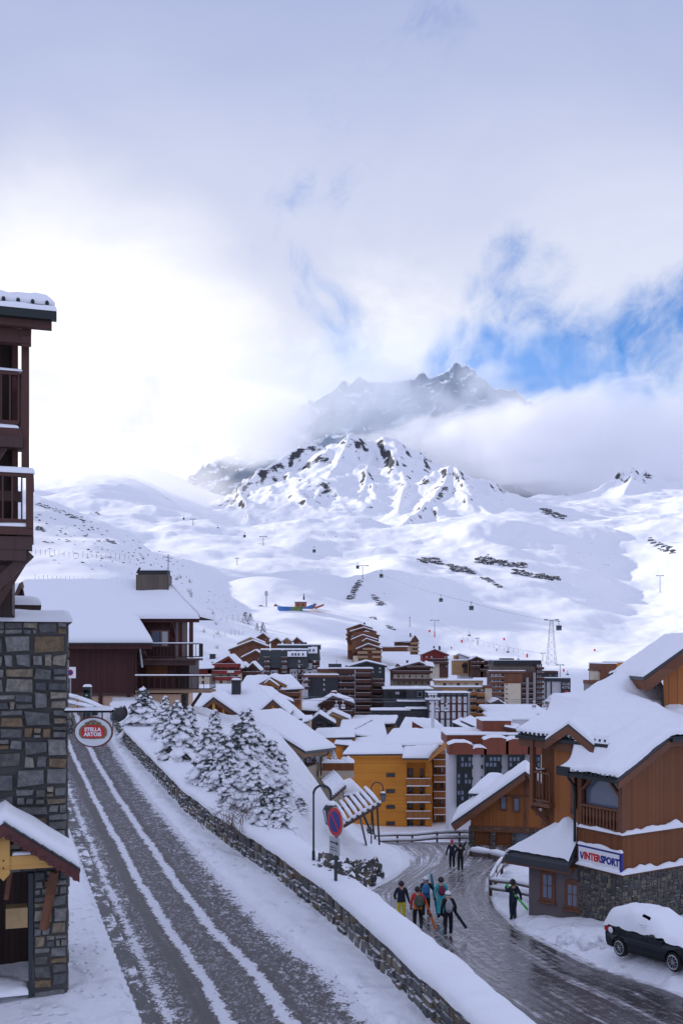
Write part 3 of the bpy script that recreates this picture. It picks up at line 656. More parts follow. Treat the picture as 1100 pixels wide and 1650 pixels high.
def window(T, parent, x, y, z, w, h, face='f', frame='frame_dark', pane='glass', mull=1, bar=.07, name='window', cross=0, dep=.08, sub=True):
    """a window centred at x, z on a wall of local space facing -y (f), -x (l) or +x (r)"""
    rot = {'f': 0, 'l': -math.pi / 2, 'r': math.pi / 2, 'b': math.pi}[face]
    mt = Matrix.Translation((x, y, z)) @ Matrix.Rotation(rot, 4, 'Z')
    b = MB(); b.T = mt; g = bar
    b.box(-w / 2, w / 2, -dep, .02, h / 2 - g, h / 2); b.box(-w / 2, w / 2, -dep - .03, .02, -h / 2, -h / 2 + g)
    b.box(-w / 2, -w / 2 + g, -dep, .02, -h / 2 + g, h / 2 - g); b.box(w / 2 - g, w / 2, -dep, .02, -h / 2 + g, h / 2 - g)
    for i in range(1, mull + 1):
        c = -w / 2 + w * i / (mull + 1); b.box(c - g * .4, c + g * .4, -dep + .01, .015, -h / 2 + g, h / 2 - g)
    for i in range(1, cross + 1):
        c = -h / 2 + h * i / (cross + 1); b.box(-w / 2 + g, w / 2 - g, -dep + .015, .01, c - g * .35, c + g * .35)
    if sub:
        o = b.build(name, frame, parent)
        b = MB(); b.T = mt; b.box(-w / 2 + g * .5, w / 2 - g * .5, -dep + .04, .012, -h / 2 + g * .5, h / 2 - g * .5); b.build('pane', pane, o)
    else:
        b.box(-w / 2 + g * .5, w / 2 - g * .5, -dep + .04, .012, -h / 2 + g * .5, h / 2 - g * .5, 1); o = b.build(name, [frame, pane], parent)
    return o
def balcony(parent, x0, x1, y0, y1, z, h=1.0, wood_='brown_boards', slats=True, snow=.08, post=None, sides='lr', pitch=.16, floor='brown_timber', cap=None):
    """a projecting balcony: y0 is its outer edge, y1 the wall"""
    b = MB(); b.box(x0, x1, y0, y1, z - .16, z); fl = b.build('balcony_floor', floor, parent)
    b = MB()
    def run(a, c):
        a = Vector(a); c = Vector(c); L = (c - a).length; d = (c - a) / L; up = Vector((0, 0, 1))
        b.beam(a + up * h, c + up * h, .10, .07); b.beam(a + up * .12, c + up * .12, .06, .07)
        if slats:
            n = max(2, int(L / pitch))
            for i in range(n + 1):
                p = a + d * (L * i / n); b.beam(p + up * .12, p + up * h, .07 if pitch < .3 else .035, .03, up=d)
        else:
            for k in range(3): b.beam(a + up * (.22 + k * .26), c + up * (.22 + k * .26), .03, .20)
    run((x0 + .04, y0 + .04, z), (x1 - .04, y0 + .04, z))
    if 'l' in sides: run((x0 + .04, y0 + .10, z), (x0 + .04, y1, z))
    if 'r' in sides: run((x1 - .04, y0 + .10, z), (x1 - .04, y1, z))
    rl = b.build('railing', wood_, parent)
    if snow:
        b = MB(); b.pad([(x0 - .03, y0 - .03, z + h + .035), (x1 + .03, y0 - .03, z + h + .035)], [(x0 - .03, y0 + .11, z + h + .035), (x1 + .03, y0 + .11, z + h + .035)], snow, seed=x0 + z, edge=.05, nv=2, nu=10)
        b.build('snow', 'roof_snow', rl, smooth=True)
    return fl, rl
def roof(parent, A, B, th=.22, snow=.4, mat_='roof_edge', fascia=None, seed=0, name='roof', edge=None, rough=.1, inset=.06, nu=14, nv=10):
    """a roof ruled between two polylines (two points: one slope, three: a gable) and its snow"""
    A = [Vector(p) for p in A]; B = [Vector(p) for p in B]; b = MB(); dn = Vector((0, 0, -th))
    n = len(A)
    for i in range(n - 1):
        b.hexa([A[i] + dn, A[i + 1] + dn, B[i + 1] + dn, B[i] + dn, A[i], A[i + 1], B[i + 1], B[i]])
    o = b.build(name, mat_, parent)
    if snow:
        ctr = sum(A + B, Vector()) / (2 * n)
        def sh(p, q): d = (ctr - p); d.z = 0; k = Vector((inset if d.x > 0 else -inset, inset if d.y > 0 else -inset, 0)); return p + k
        A2 = [A[0].lerp(A[-1], 0) for _ in A]; A2 = [p.copy() for p in A]; B2 = [p.copy() for p in B]
        for Q, Rr in ((A2, B2), (B2, A2)):
            pass
        b = MB(); b.pad(A2, B2, snow, seed=seed, edge=edge, rough=rough, nu=nu, nv=nv); b.build('snow', 'roof_snow', o, smooth=True)
    return o
# ------------------------------------------------------------------ retaining wall beside the upper road
def make_wall():
    t = thing('retaining_wall', 'long curving low stone wall under thick snow beside the upper road', 'wall', (float(Wx(30)), 30, float(zu(30))))
    ys = np.arange(12, 66, .25); pts = [Vector((float(Wx(y)), y, float(zu(y)))) for y in ys]
    cum = [0.0]
    for a, c in zip(pts[:-1], pts[1:]): cum.append(cum[-1] + (c - a).length)
    cum = np.array(cum); PX = np.array([list(p) for p in pts])
    def f(s, z, d):
        p = np.array([np.interp(s, cum, PX[:, k]) for k in range(3)]); q = np.array([np.interp(min(s + .2, cum[-1]), cum, PX[:, k]) for k in range(3)]) - np.array([np.interp(min(s, cum[-1] - .2), cum, PX[:, k]) for k in range(3)])
        n = Vector((-q[1], q[0], 0)).normalized()
        return Vector(p) + n * d + Vector((0, 0, z)) - t.location
    b = MB()
    s = 0
    while s < cum[-1] - .5:
        stones(b, s, min(s + 2.5, cum[-1]), 0.0, .91, f, int(s * 10) + 3, .48, .17, .09, .012); s += 2.5
    b.build('stone_face', 'wall_stone', t)
    b = MB()
    vs = []; n = len(pts)
    for p, c in zip(pts, cum):
        vs += [f(c, -.3, .01), f(c, .91, .01), f(c, .91, -.5), f(c, -.3, -.5)]
    b.add(vs, [(4 * i + k, 4 * i + (k + 1) % 4, 4 * i + 4 + (k + 1) % 4, 4 * i + 4 + k) for i in range(n - 1) for k in range(4)]); b.build('core', 'mortar', t)
    # snow lying on the wall and the shelf behind it
    vs = []; prof = [(.11, .88), (.125, .96), (.10, 1.07), (.0, 1.15), (-.18, 1.20), (-.5, 1.21), (-.9, 1.16), (-1.15, 1.0), (-1.3, .76)]
    cc = np.arange(0, cum[-1], .12); rag = fbm(cc * 1.7, cc * 0 + 3, 4); rag2 = fbm(cc * .5, cc * 0 + 9, 3)
    for c, r, r2 in zip(cc, rag, rag2):
        for k, (d, z) in enumerate(prof):
            y = np.interp(c, cum, PX[:, 1]); sh = float(SH(y)) / 1.0
            dd = d * (sh if d < -.3 else 1)
            vs.append(f(c, z + (.03 * r if k > 1 else .05 * r) + .05 * r2, dd + (.03 * r if d > 0 else 0) + (.15 * r2 if k > 6 else 0)))
    k = len(prof); b = MB(); b.add(vs, [(i * k + j, i * k + j + 1, (i + 1) * k + j + 1, (i + 1) * k + j) for i in range(len(cc) - 1) for j in range(k - 1)])
    b.build('snow', 'snow', t, smooth=True)
make_wall()
# ------------------------------------------------------------------ stone-clad house corner with a timber porch
def make_pillar():
    G = Local('stone_house', 'grey rubble stone house corner with snow-capped top beside the upper road', 'house', P(108, 1595, 24.3), R(17)); t = G.t
    H = (1595 - 1003) / F * 24.3
    b = MB()
    f = lambda s, z, d: Vector((s, -d, z))
    stones(b, -.78, 0, -.3, 2.95, f, 11, .5, .17, .07, .012); stones(b, -3.2, 0, 2.95, H - .30, f, 12, .66, .15, .10, .012); stones(b, -3.2, 0, H - .30, H, f, 13, .34, .1, .05, .01)
    g = lambda s, z, d: Vector((d, s, z)); stones(b, 0, 3.2, -.3, H, g, 14, .5, .17, .05, .012)
    b.build('stone_facing', 'stone', t)
    G.part('wall', 'mortar', lambda b: (b.box(-.78, 0.005, .005, 3.2, -.3, 2.95), b.box(-3.2, .005, .005, 3.2, 2.95, H), b.box(-3.2, -.78, 2.6, 3.2, -.3, 2.95)))
    G.part('wall_cap', 'dark_timber', lambda b: b.box(-3.2, -.62, .3, 3.4, H + .16, H + .42))
    G.part('cap_snow', 'roof_snow', lambda b: (b.pad([(-3.4, -.10, H + .003), (.13, -.10, H + .003)], [(-3.4, 3.3, H + .003), (.13, 3.3, H + .003)], .30, 2, .08, edge=.22), b.pad([(-3.2, .22, H + .42), (-.60, .22, H + .42)], [(-3.2, 3.2, H + .42), (-.60, 3.2, H + .42)], .22, 5, .08, edge=.2)), smooth=True)
    # dark entry with a bench of planks and grating
    G.part('entry_lining', 'dark_boards', lambda b: (b.box(-3.2, -.80, 2.3, 2.58, 0, 2.9), b.box(-3.2, -1.9, .9, 1.1, .0, 1.5), b.box(-3.2, -1.75, .5, .9, 1.45, 1.55)))
    G.part('door_post', 'dark_steel', lambda b: b.box(-.90, -.79, -.04, .10, -.1, 2.9))
    G.part('crate_shelf', 'carton', lambda b: b.box(-1.42, -.92, -.10, .35, 1.62, 2.10))
    G.part('brace', 'brown_timber', lambda b: (b.beam((-.55, -.10, 1.55), (-.30, -.25, 2.95), .16, .16), b.beam((-1.42, .25, 2.25), (-1.30, .2, 3.1), .11, .11)))
    G.part('sill_snow', 'roof_snow', lambda b: b.pad([(-2.6, -.2, 0.02), (-.9, -.2, 0.02)], [(-2.6, .7, .02), (-.9, .7, .02)], .16, 4, .3), smooth=True)
    # porch
    E = Local('porch', 'red-brown snow-laden porch roof on pale yellow timbers against the stone house', 'porch', P(60, 1390, 22.9), R(17)); t2 = E.t
    ax = E.q(6, 1326, 22.4); er = E.q(128, 1400, 22.9)
    sl = (ax.z - er.z) / (er.x - ax.x); y0 = min(ax.y, er.y) - .1; y0 = -.35; y1 = 1.1
    xl = ax.x - 1.9; A = [(xl, y0, ax.z - sl * (ax.x - xl)), (ax.x, y0, ax.z), (er.x, y0, er.z)]; B = [(p[0], y1, p[2]) for p in A]
    rf = roof(t2, A, B, .05, .34, 'roof_edge', seed=3, edge=.22, rough=.1, nu=20)
    def fascia(b):
        for p, q in ((A[0], A[1]), (A[1], A[2])):
            p = Vector(p); q = Vector(q); d = Vector((0, 0, -.30))
            b.poly([p + Vector((0, -.05, -.02)), q + Vector((0, -.05, -.02)), q + d + Vector((0, -.05, 0)), p + d + Vector((0, -.05, 0))], (0, .10, 0))
        p = Vector(A[2]); b.poly([p + Vector((.02, -.04, -.02)), p + Vector((.02, 1.4, -.02)), p + Vector((-.04, 1.4, -.26)), p + Vector((-.04, -.04, -.26))], (-.05, 0, 0))
        n = 9
        p = Vector(A[1]); q = Vector(A[2])
        for i in range(n):
            c = p.lerp(q, (i + .5) / n) + Vector((0, -.065, -.27)); b.ball(c, (.07, .03, .045), 8, 5)
    mat('porch_red', (.085, .022, .018), .5, var=.2); part('bargeboard', 'porch_red', rf, fascia)
    def shingles(b):
        p = Vector(A[1]); q = Vector(A[2]); n = 8
        for i in range(n):
            c = p.lerp(q, i / n); e = p.lerp(q, (i + 1.08) / n); b.poly([c + Vector((0, -.09, .05)), e + Vector((0, -.09, .03)), e + Vector((0, -.09, .0)), c + Vector((0, -.09, 0))], (0, .3, 0))
    part('shingle_edge', 'slate', rf, shingles)
    tz = E.q(50, 1390, 22.7).z
    b = MB(); x1 = E.q(96, 1388, 22.8).x; b.box(xl, x1, -.12, .12, tz - .16, tz + .16); tb = b.build('tie_beam', 'yellow_timber', t2, bevel=.02)
    part('snow', 'roof_snow', tb, lambda b: b.pad([(ax.x + .18, -.1, tz + .16), (ax.x + .85, -.1, tz + .16)], [(ax.x + .18, .1, tz + .16), (ax.x + .85, .1, tz + .16)], .06, 1, edge=.05), smooth=True)
    E.part('king_post', 'yellow_timber', lambda b: (b.box(ax.x - .15, ax.x + .13, -.155, .10, tz - .13, ax.z - .26), b.poly([(ax.x - .15, -.155, tz - .13), (ax.x + .13, -.155, tz - .13), (ax.x + .13, -.155, tz - .24), (ax.x - .01, -.155, tz - .40), (ax.x - .15, -.155, tz - .24)], (0, .2, 0))), bevel=.012)
    E.part('bolt', 'black_metal', lambda b: b.ball((ax.x - .01, -.16, tz + .07), .02)); E.part('bolt', 'black_metal', lambda b: b.ball((ax.x - .01, -.16, tz - .10), .02))
make_pillar()
# ------------------------------------------------------------------ chalet with stacked balconies
def make_left_chalet():
    G = Local('balcony_chalet', 'tall brown timber chalet with stacked balconies high above the stone house', 'chalet', P(47, 765, 20), R(17)); t = G.t
    q = G.q
    zr = q(47, 500, 20).z; ze = q(47, 528, 20).z; x1 = q(88, 510, 20).x
    A = [(-3.5, -.55, zr), (x1, -.55, zr - .05)]; B = [(-3.5, 2.4, zr + .55), (x1 - .7, 2.4, zr + .50)]
    rf = roof(t, A, B, .16, .30, 'roof_edge', seed=4, edge=.34, rough=.22)
    part('gutter', 'green_black', rf, lambda b: (b.box(-3.5, x1 + .03, -.70, -.55, zr - .36, zr - .20), b.box(-3.5, x1 - .02, -.6, -.5, zr - .20, zr - .05), [b.ball((x1 - .15 - i * .27, -.62, zr - .02), (.04, .05, .05), 8, 5) for i in range(9)]))
    part('gutter_snow', 'roof_snow', rf, lambda b: b.pad([(-3.5, -.71, zr - .20), (x1 + .03, -.71, zr - .20)], [(-3.5, -.56, zr - .20), (x1 + .03, -.56, zr - .20)], .10, 6, edge=.05, nv=3), smooth=True)
    part('eave_board', 'maroon_timber', rf, lambda b: (b.box(-3.5, x1 - .06, -.56, -.40, zr - .50, zr - .15), b.beam((-3.5, -.2, zr - .62), (x1 - .45, -.2, zr - .62), .22, .28), b.beam((x1 - .55, -.3, zr - .72), (x1 - .55, 2.8, zr + .6), .18, .2)))
    G.part('post', 'maroon_timber', lambda b: b.box(-.15, 0, -.02, .13, -.05, zr - .74))
    G.part('post', 'maroon_timber', lambda b: b.box(-.36, -.24, 1.45, 1.59, q(20, 870, 20).z, zr - .3))
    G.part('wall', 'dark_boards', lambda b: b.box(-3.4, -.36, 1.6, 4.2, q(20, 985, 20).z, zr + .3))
    window(G, t, -1.3, 1.6, 1.4, 1.1, 1.6, 'f', 'frame_dark', 'glass', 1)
    z2 = q(20, 692, 20).z; z1 = q(20, 852, 20).z
    h2 = q(20, 604, 20).z - z2; h1 = q(20, 770, 20).z - z1
    balcony(t, -3.4, -.16, -.05, 1.6, z2, h2, 'maroon_timber', True, .05, pitch=.16, floor='maroon_timber')
    balcony(t, -3.4, .08, -.30, 1.6, z1, h1, 'maroon_timber', True, .12, pitch=.17, floor='maroon_timber')
    G.part('corner_post', 'maroon_timber', lambda b: b.box(-.06, .08, -.32, -.18, z1 - .02, z1 + h1 + .03))
    G.part('floor_snow', 'roof_snow', lambda b: b.pad([(-3.4, -.29, z1), (.07, -.29, z1)], [(-3.4, .4, z1), (.07, .4, z1)], .10, 7, .3), smooth=True); G.part('floor_snow', 'roof_snow', lambda b: b.pad([(-3.4, -.04, z2), (-.2, -.04, z2)], [(-3.4, .5, z2), (-.2, .5, z2)], .06, 8, .3), smooth=True)
    def brackets(b):
        b.beam((-3.4, 0, z2 - .28), (-.12, 0, z2 - .28), .2, .22); b.beam((-3.4, .1, z2 - 1.35), (-.16, .1, z2 - 1.35), .16, .2)
        for x in (-.5, -1.3): b.beam((x - .55, .12, z2 - 1.3), (x, .12, z2 - .35), .14, .16)
        b.beam((-3.4, -.1, z1 - .32), (.06, -.1, z1 - .32), .3, .26)
        for i, x in enumerate((-.05, -.3, -.55)): b.beam((-3.4, -.1 + i * .25, z1 - .55 - i * .32), (x, -.1 + i * .25, z1 - .55 - i * .32), .26, .24)
        b.beam((-1.2, -.05, z1 - 1.75), (.02, -.05, z1 - .5), .18, .2); b.beam((-.9, 1.4, z1 - 1.75), (-.1, .3, z1 - .5), .18, .2)
    G.part('bracket', 'dark_timber', brackets)
make_left_chalet()
# ------------------------------------------------------------------ hanging pub sign
def text(s, size, mat_, parent, loc, rot=(R(90), 0, 0), ext=.004, shear=0, bold=0, sx=1.0, name='lettering'):
    cu = bpy.data.curves.new(name, 'FONT'); cu.body = s; cu.size = size; cu.align_x = 'CENTER'; cu.align_y = 'CENTER'; cu.extrude = ext; cu.shear = shear; cu.offset = bold; cu.resolution_u = 3
    tmp = bpy.data.objects.new(name, cu); C.objects.link(tmp); dg = bpy.context.evaluated_depsgraph_get(); dg.update()
    me = bpy.data.meshes.new_from_object(tmp.evaluated_get(dg)); bpy.data.objects.remove(tmp); bpy.data.curves.remove(cu)
    me.name = name; me.materials.clear(); me.materials.append(M[mat_])
    o = bpy.data.objects.new(name, me); C.objects.link(o); o.parent = parent; o.location = loc; o.rotation_euler = rot; o.scale = (sx, 1, 1); return o
def ellipse(cx, cz, a, c, n=40, y=0): return [(cx + a * math.cos(2 * math.pi * i / n), y, cz + c * math.sin(2 * math.pi * i / n)) for i in range(n)]
def make_pub_sign():
    Y = 24.0; G = Local('hanging_sign', 'oval white hanging sign with red crest lettering on a snowy iron bracket', 'sign', P(150, 1180, Y), R(0)); t = G.t
    k = Y / F
    mat('sign_white', (.62, .66, .68), .35); mat('sign_red', (.52, .012, .02), .4); mat('sign_gold', (.20, .13, .06), .4, .3); mat('sign_rim', (.16, .05, .045), .4)
    G.part('sign_board', 'sign_white', lambda b: b.poly(ellipse(0, 0, 29 * k, 22.5 * k), (0, .12, 0)))
    G.part('rim', 'sign_rim', lambda b: b.tube(ellipse(0, 0, 29.5 * k, 23 * k, 48, .05) + [(29.5 * k, .05, 0)], .035, 6, caps=False))
    def crest(b, g, y, m):
        pts = [(-17, 8), (-12, 11), (0, 12.5), (12, 11), (17, 8), (20, 3), (20, -4), (16, -9), (0, -10), (-16, -9), (-20, -4), (-20, 3)]
        b.poly([(x * k * g, y, z * k * g) for x, z in pts[::-1]], (0, .02, 0), m)
    cr = G.part('crest', 'sign_gold', lambda b: (crest(b, 1.12, -.02, 0), b.tube([(-9 * k, -.03, 12 * k), (-4 * k, -.03, 18 * k), (0, -.03, 14 * k), (4 * k, -.03, 18 * k), (9 * k, -.03, 12 * k)], .022, 6), b.tube([(-13 * k, -.03, 14 * k), (-6 * k, -.03, 16 * k), (0, -.03, 19 * k), (6 * k, -.03, 16 * k), (13 * k, -.03, 14 * k)], .018, 6)))
    part('shield', 'sign_red', cr, lambda b: crest(b, .93, -.036, 0))
    text('STELLA', 8.2 * k, 'white_paint', cr, (0, -.045, 4.2 * k), bold=.005, sx=1.0); text('ARTOIS', 8.2 * k, 'white_paint', cr, (0, -.045, -3.6 * k), bold=.005, sx=1.0)
    br = G.part('bracket', 'black_metal', lambda b: (b.tube([(-48 * k, .06, 33.5 * k), (34 * k, .06, 33.5 * k)], .035, 8), b.box(-14 * k, -12.5 * k, .03, .09, 21 * k, 33 * k), b.box(13 * k, 14.5 * k, .03, .09, 19 * k, 33 * k), b.box(-2 * k, 6 * k, .0, .12, 27 * k, 33 * k)))
    part('snow', 'roof_snow', br, lambda b: b.pad([(-46 * k, .0, 34.5 * k), (30 * k, .0, 34.5 * k)], [(-46 * k, .14, 34.5 * k), (30 * k, .14, 34.5 * k)], .07, 3, .4, edge=.05), smooth=True)
    def scroll(b):
        pts = []
        for i in range(34):
            a = i / 33 * 4.2 * math.pi; r = (5.5 - i * .13) * k; pts.append((-37 * k + r * math.cos(a), .06, 1 * k + r * math.sin(a)))
        b.tube(pts, .012, 5); b.tube([(-31 * k, .06, 1 * k), (-28.5 * k, .06, 1 * k)], .03, 6)
        b.tube([(-45 * k, .06, 20 * k), (-36 * k, .06, 21 * k), (-33 * k, .06, 12 * k), (-38 * k, .06, 8 * k)], .012, 5)
    G.part('scrollwork', 'black_metal', scroll)
make_pub_sign()
# ------------------------------------------------------------------ small things where the upper road ends
def road_end():
    G = Local('no_parking_plate', 'small white square plate with blue and red parking roundel near stone house', 'sign', P(113, 1143, 52)); k = 52 / F
    z = (1143 - 1084) * k
    G.part('post', 'grey_metal', lambda b: b.tube([(0, .05, -.4), (0, .05, z + .3)], .04, 8))
    G.part('plate', 'white_paint', lambda b: b.box(-9 * k, 9 * k, 0, .03, z - 9 * k, z + 9 * k))
    G.part('roundel', 'red_paint', lambda b: b.poly(ellipse(0, z, 5 * k, 5 * k, 24, -.012)[::-1], (0, .012, 0))); G.part('roundel_centre', 'blue_paint', lambda b: b.poly(ellipse(0, z, 3.6 * k, 3.6 * k, 24, -.018)[::-1], (0, .006, 0)))
    G = Local('litter_bin', 'black square litter bin post with a snow cap before peach wall', 'bin', P(141, 1143, 55)); k = 55 / F; h = 36 * k; r = 6 * k
    G.part('body', 'green_black', lambda b: (b.box(-r, r, -r, r, -.5, h * .74), b.box(-r, r, -r, r, h * .86, h), b.box(-r, -r + .04, -r, r, h * .74, h * .86), b.box(r - .04, r, -r, r, h * .74, h * .86), b.box(-r + .04, r - .04, r - .05, r, h * .74, h * .86)), bevel=.015)
    G.part('snow_cap', 'roof_snow', lambda b: b.pad([(-r, -r, h), (r, -r, h)], [(-r, r, h), (r, r, h)], .12, 1, edge=.12, nu=5, nv=5), smooth=True)
    G.part('badge', 'sign_grey', lambda b: b.box(-.06, .06, -r - .01, -r, h * .60, h * .66))
    G = Local('stair_rail', 'snow-covered metal stair handrail slanting down behind the hanging sign', 'handrail', P(135, 1150, 50)); q = G.q
    rails = [[q(100, 1122, 52), q(125, 1126, 50), q(165, 1143, 46), q(182, 1148, 44)], [q(104, 1133, 52), q(125, 1136, 50), q(150, 1143, 47)]]
    G.part('rail', 'dark_steel', lambda b: [b.tube(r, .035, 6) for r in rails])
    for p in rails[0]: G.part('baluster', 'dark_steel', lambda b: b.tube([p, p - Vector((0, 0, .8))], .025, 6))
    def sn(b):
        for r in rails:
            for a, c in zip(r[:-1], r[1:]): b.tube([a + Vector((0, 0, .07)), a.lerp(c, .5) + Vector((0, 0, .11)), c + Vector((0, 0, .08))], .10, 7)
    G.part('snow', 'roof_snow', sn, smooth=True)
    G = Local('boulder', 'rounded grey boulder half buried in snow beside the first spruce', 'boulder', P(193, 1152, 57)); b = MB(); b.ball((0, 0, .1), (.45, .4, .5), 14, 9)
    o = b.build('stone', 'rock', G.t, smooth=True)
    for vtx in o.data.vertices: vtx.co *= 1 + .25 * float(pn(vtx.co.x * 3 + 2, vtx.co.z * 3 + vtx.co.y * 2))
road_end()
def ground_at(u, v):
    """where the sight line of a pixel of the photograph meets the near ground"""
    Y = np.arange(16, 134, .05); r = (HV - near_height((u - 550) / F * Y, Y) * F / Y)
    k = np.where(r <= v)[0]
    y = float(Y[k[0]]) if len(k) else 130.0
    return Vector(((u - 550) / F * y, y, (HV - v) / F * y))
# ------------------------------------------------------------------ brown chalet at the top of the upper road
def make_brown_chalet():
    G = Local('brown_chalet', 'big red-brown boarded chalet with broad snowy roof at the end of upper road', 'chalet', P(216, 1140, 69)); q = G.q; t = G.t
    zb = 0; ze = q(200, 1036, 67.8).z; zr = q(200, 940, 75).z; z2 = q(200, 994, 70.8).z
    xL = q(60, 1, 69).x
    G.part('front_wall', 'red_brown_boards', lambda b: b.box(xL, 0, 0, 6, q(0, 1119, 69).z, ze + .5))
    G.part('base_wall', 'peach', lambda b: b.box(xL, 3.2, .06, 5.9, -1.5, q(0, 1119, 69).z))
    for u in (162, 207): G.part('base_post', 'red_brown_boards', lambda b: b.box(q(u, 1, 69).x - .12, q(u, 1, 69).x + .12, -.10, .06, -.8, q(0, 1117, 69).z))
    G.part('base_rail', 'dark_timber', lambda b: b.box(xL, 0, -.08, 0, q(0, 1120, 69).z - .05, q(0, 1117, 69).z + .02))
    x3 = q(283, 1, 71.5).x; y3 = 2.5
    G.part('rear_wall', 'red_brown_boards', lambda b: b.box(0, x3, y3, 8, q(0, 1115, 71).z, z2 + .1))
    G.part('corner_wall', 'dark_boards', lambda b: b.box(x3, q(303, 1, 71.5).x, y3 + .5, 8, q(0, 1115, 71).z, q(0, 1064, 70).z))
    lo = [q(40, 1, 67.8).x, q(246, 1, 67.8).x]
    A = [(lo[0], -1.2, ze), (lo[1], -1.2, ze)]; B = [(lo[0] - .6, 1.8, z2), (q(217, 1, 70.8).x, 1.8, z2)]
    C2 = [(lo[0] - .6, 1.8, z2), (q(322, 1, 70.8).x, 1.8, z2)]; D = [(q(36, 1, 75).x, 6.0, zr), (q(266, 1, 75).x, 6.0, zr)]
    b = MB(); dn = Vector((0, 0, -.25))
    for a_, b_ in ((A, B), (C2, D)):
        a0, a1 = map(Vector, a_); b0, b1 = map(Vector, b_); b.hexa([a0 + dn, a1 + dn, b1 + dn, b0 + dn, a0, a1, b1, b0])
    e1 = Vector((C2[1][0], 7, z2)); d1 = Vector(D[1]); b.add([Vector(C2[1]), Vector((C2[1][0], 10.2, z2)), d1], [(0, 1, 2)]); b.add([Vector(D[0]), d1, Vector((C2[1][0], 10.2, z2)), Vector((lo[0] - .6, 10.2, z2))], [(0, 1, 2, 3)])
    rf = b.build('roof', 'dark_timber', t)
    part('snow', 'roof_snow', rf, lambda b: (b.pad(A, [(p[0], p[1] + .25, p[2] + .15) for p in B], .45, 1, .05, edge=.4, nu=16, nv=10), b.pad([(p[0], p[1] - .25, p[2] - .15) for p in C2], D, .45, 2, .05, edge=.4, nu=20, nv=12)), smooth=True)
    part('snow', 'roof_snow', rf, lambda b: b.pad([C2[1], D[1]], [(C2[1][0], 10.2, z2), (D[1][0], 6.3, zr)], .4, 5, .05, edge=.4), smooth=True)
    part('eave_board', 'red_brown_boards', rf, lambda b: (b.box(lo[0], lo[1] - .05, -1.26, -1.16, ze - .42, ze - .08), b.box(-.6, C2[1][0] - .05, 1.74, 1.84, z2 - .40, z2 - .08), b.beam((lo[1] - .1, -1.1, ze - .3), (B[1][0] - .05, 1.8, z2 - .3), .12, .3)))
    part('gutter', 'green_black', rf, lambda b: (b.box(lo[0], lo[1], -1.38, -1.26, ze - .12, ze - .0), b.box(-.8, C2[1][0], 1.62, 1.74, z2 - .12, z2)))
    ap = q(36, 939, 75)
    G.part('gable', 'dark_timber', lambda b: (b.poly([ap + Vector((-.9, .4, -2)), ap + Vector((1.3, -.6, -2)), ap + Vector((.05, .2, -.2))], (-.1, .5, 0)), b.beam(ap + Vector((.05, -.1, -.1)), ap + Vector((2.2, -3.4, -2.1)), .3, .35), b.beam(ap + Vector((0, 0, -.1)), ap + Vector((-.9, .3, -1.9)), .3, .35), b.beam(ap + Vector((-.4, -.2, -1.3)), ap + Vector((1.2, -.9, -.9)), .16, .18)))
    # posts, window, balcony, deck
    zt = z2 - .4
    for u, y in ((291, 71.2), (308, 70.6)): G.part('post', 'red_brown_boards', lambda b: b.box(q(u, 1, y).x - .13, q(u, 1, y).x + .13, y - 69 - .13, y - 69 + .13, q(0, 1060, 70).z, zt))
    for x in (.2, 2.35): G.part('brace', 'red_brown_boards', lambda b: b.beam((x, y3, z2 - 1.3), (x, y3 - .9, z2 - .35), .2, .25))
    o = window(G, t, q(258, 1, 71.5).x, y3, q(1, 1029, 71.5).z, 1.35, 1.25, 'f', 'frame_brown', 'bright_glass', 1, .1)
    part('curtain', 'curtain', o, lambda b: b.box(q(258, 1, 71.5).x + .15, q(258, 1, 71.5).x + .55, y3 - .055, y3 - .045, q(1, 1029, 71.5).z - .5, q(1, 1029, 71.5).z + .5))
    zf = q(1, 1061, 69.9).z; balcony(t, q(207, 1, 69.9).x, q(322, 1, 69.9).x, .9, y3, zf, 1.02, 'dark_boards', True, .06, pitch=.24, floor='dark_timber', sides='r')
    G.part('balcony_beam', 'dark_timber', lambda b: (b.beam((.6, .2, ze - .6), (.6, 2.4, zf - .3), .2, .25), b.box(-.2, q(315, 1, 70).x, 1.2, 1.5, zf - .5, zf - .16), b.box(-.05, .12, .2, .4, zf - 2.4, ze - .3)))
    G.part('support_post', 'sign_grey', lambda b: b.beam((.55, .1, ze - 1.7), (.35, .3, ze - .35), .10, .10))
    G.part('shutter', 'brown_boards', lambda b: b.box(q(236, 1, 71.5).x, q(270, 1, 71.5).x, y3 - .05, y3, q(1, 1092, 71.5).z, q(1, 1073, 71.5).z))
    G.part('panel', 'red_brown_boards', lambda b: b.box(q(173, 1, 69).x, q(206, 1, 69).x, -.04, 0, q(1, 1092, 69).z, q(1, 1070, 69).z))
    zd = q(1, 1113, 68.5).z; balcony(t, q(218, 1, 68.5).x, q(339, 1, 68.5).x, -.5, y3, zd, 1.0, 'dark_boards', True, .07, pitch=.42, floor='pale_boards', sides='r')
    G.part('pillar', 'brown_stone', lambda b: (stones(b, q(281, 1, 69).x, q(298, 1, 69).x, -2, zd - .2, lambda s, z, d: Vector((s, .6 - d, z)), 5, .4, .2, .04), b.box(q(281, 1, 69).x, q(298, 1, 69).x, .62, 1.6, -2, zd - .2)))
    G.part('strut', 'red_brown_boards', lambda b: b.beam((q(300, 1, 69).x, .5, zd - 1.6), (q(322, 1, 69).x, .5, zd - .2), .16, .2))
    # chimney
    ya = 73.3; c0 = q(219, 951, ya); c1 = q(271, 927, ya)
    ch = G.part('chimney', 'weathered_boards', lambda b: b.box(c0.x, c1.x, c0.y, c0.y + 1.6, c0.z - 1.0, c1.z + .05), parent=rf)
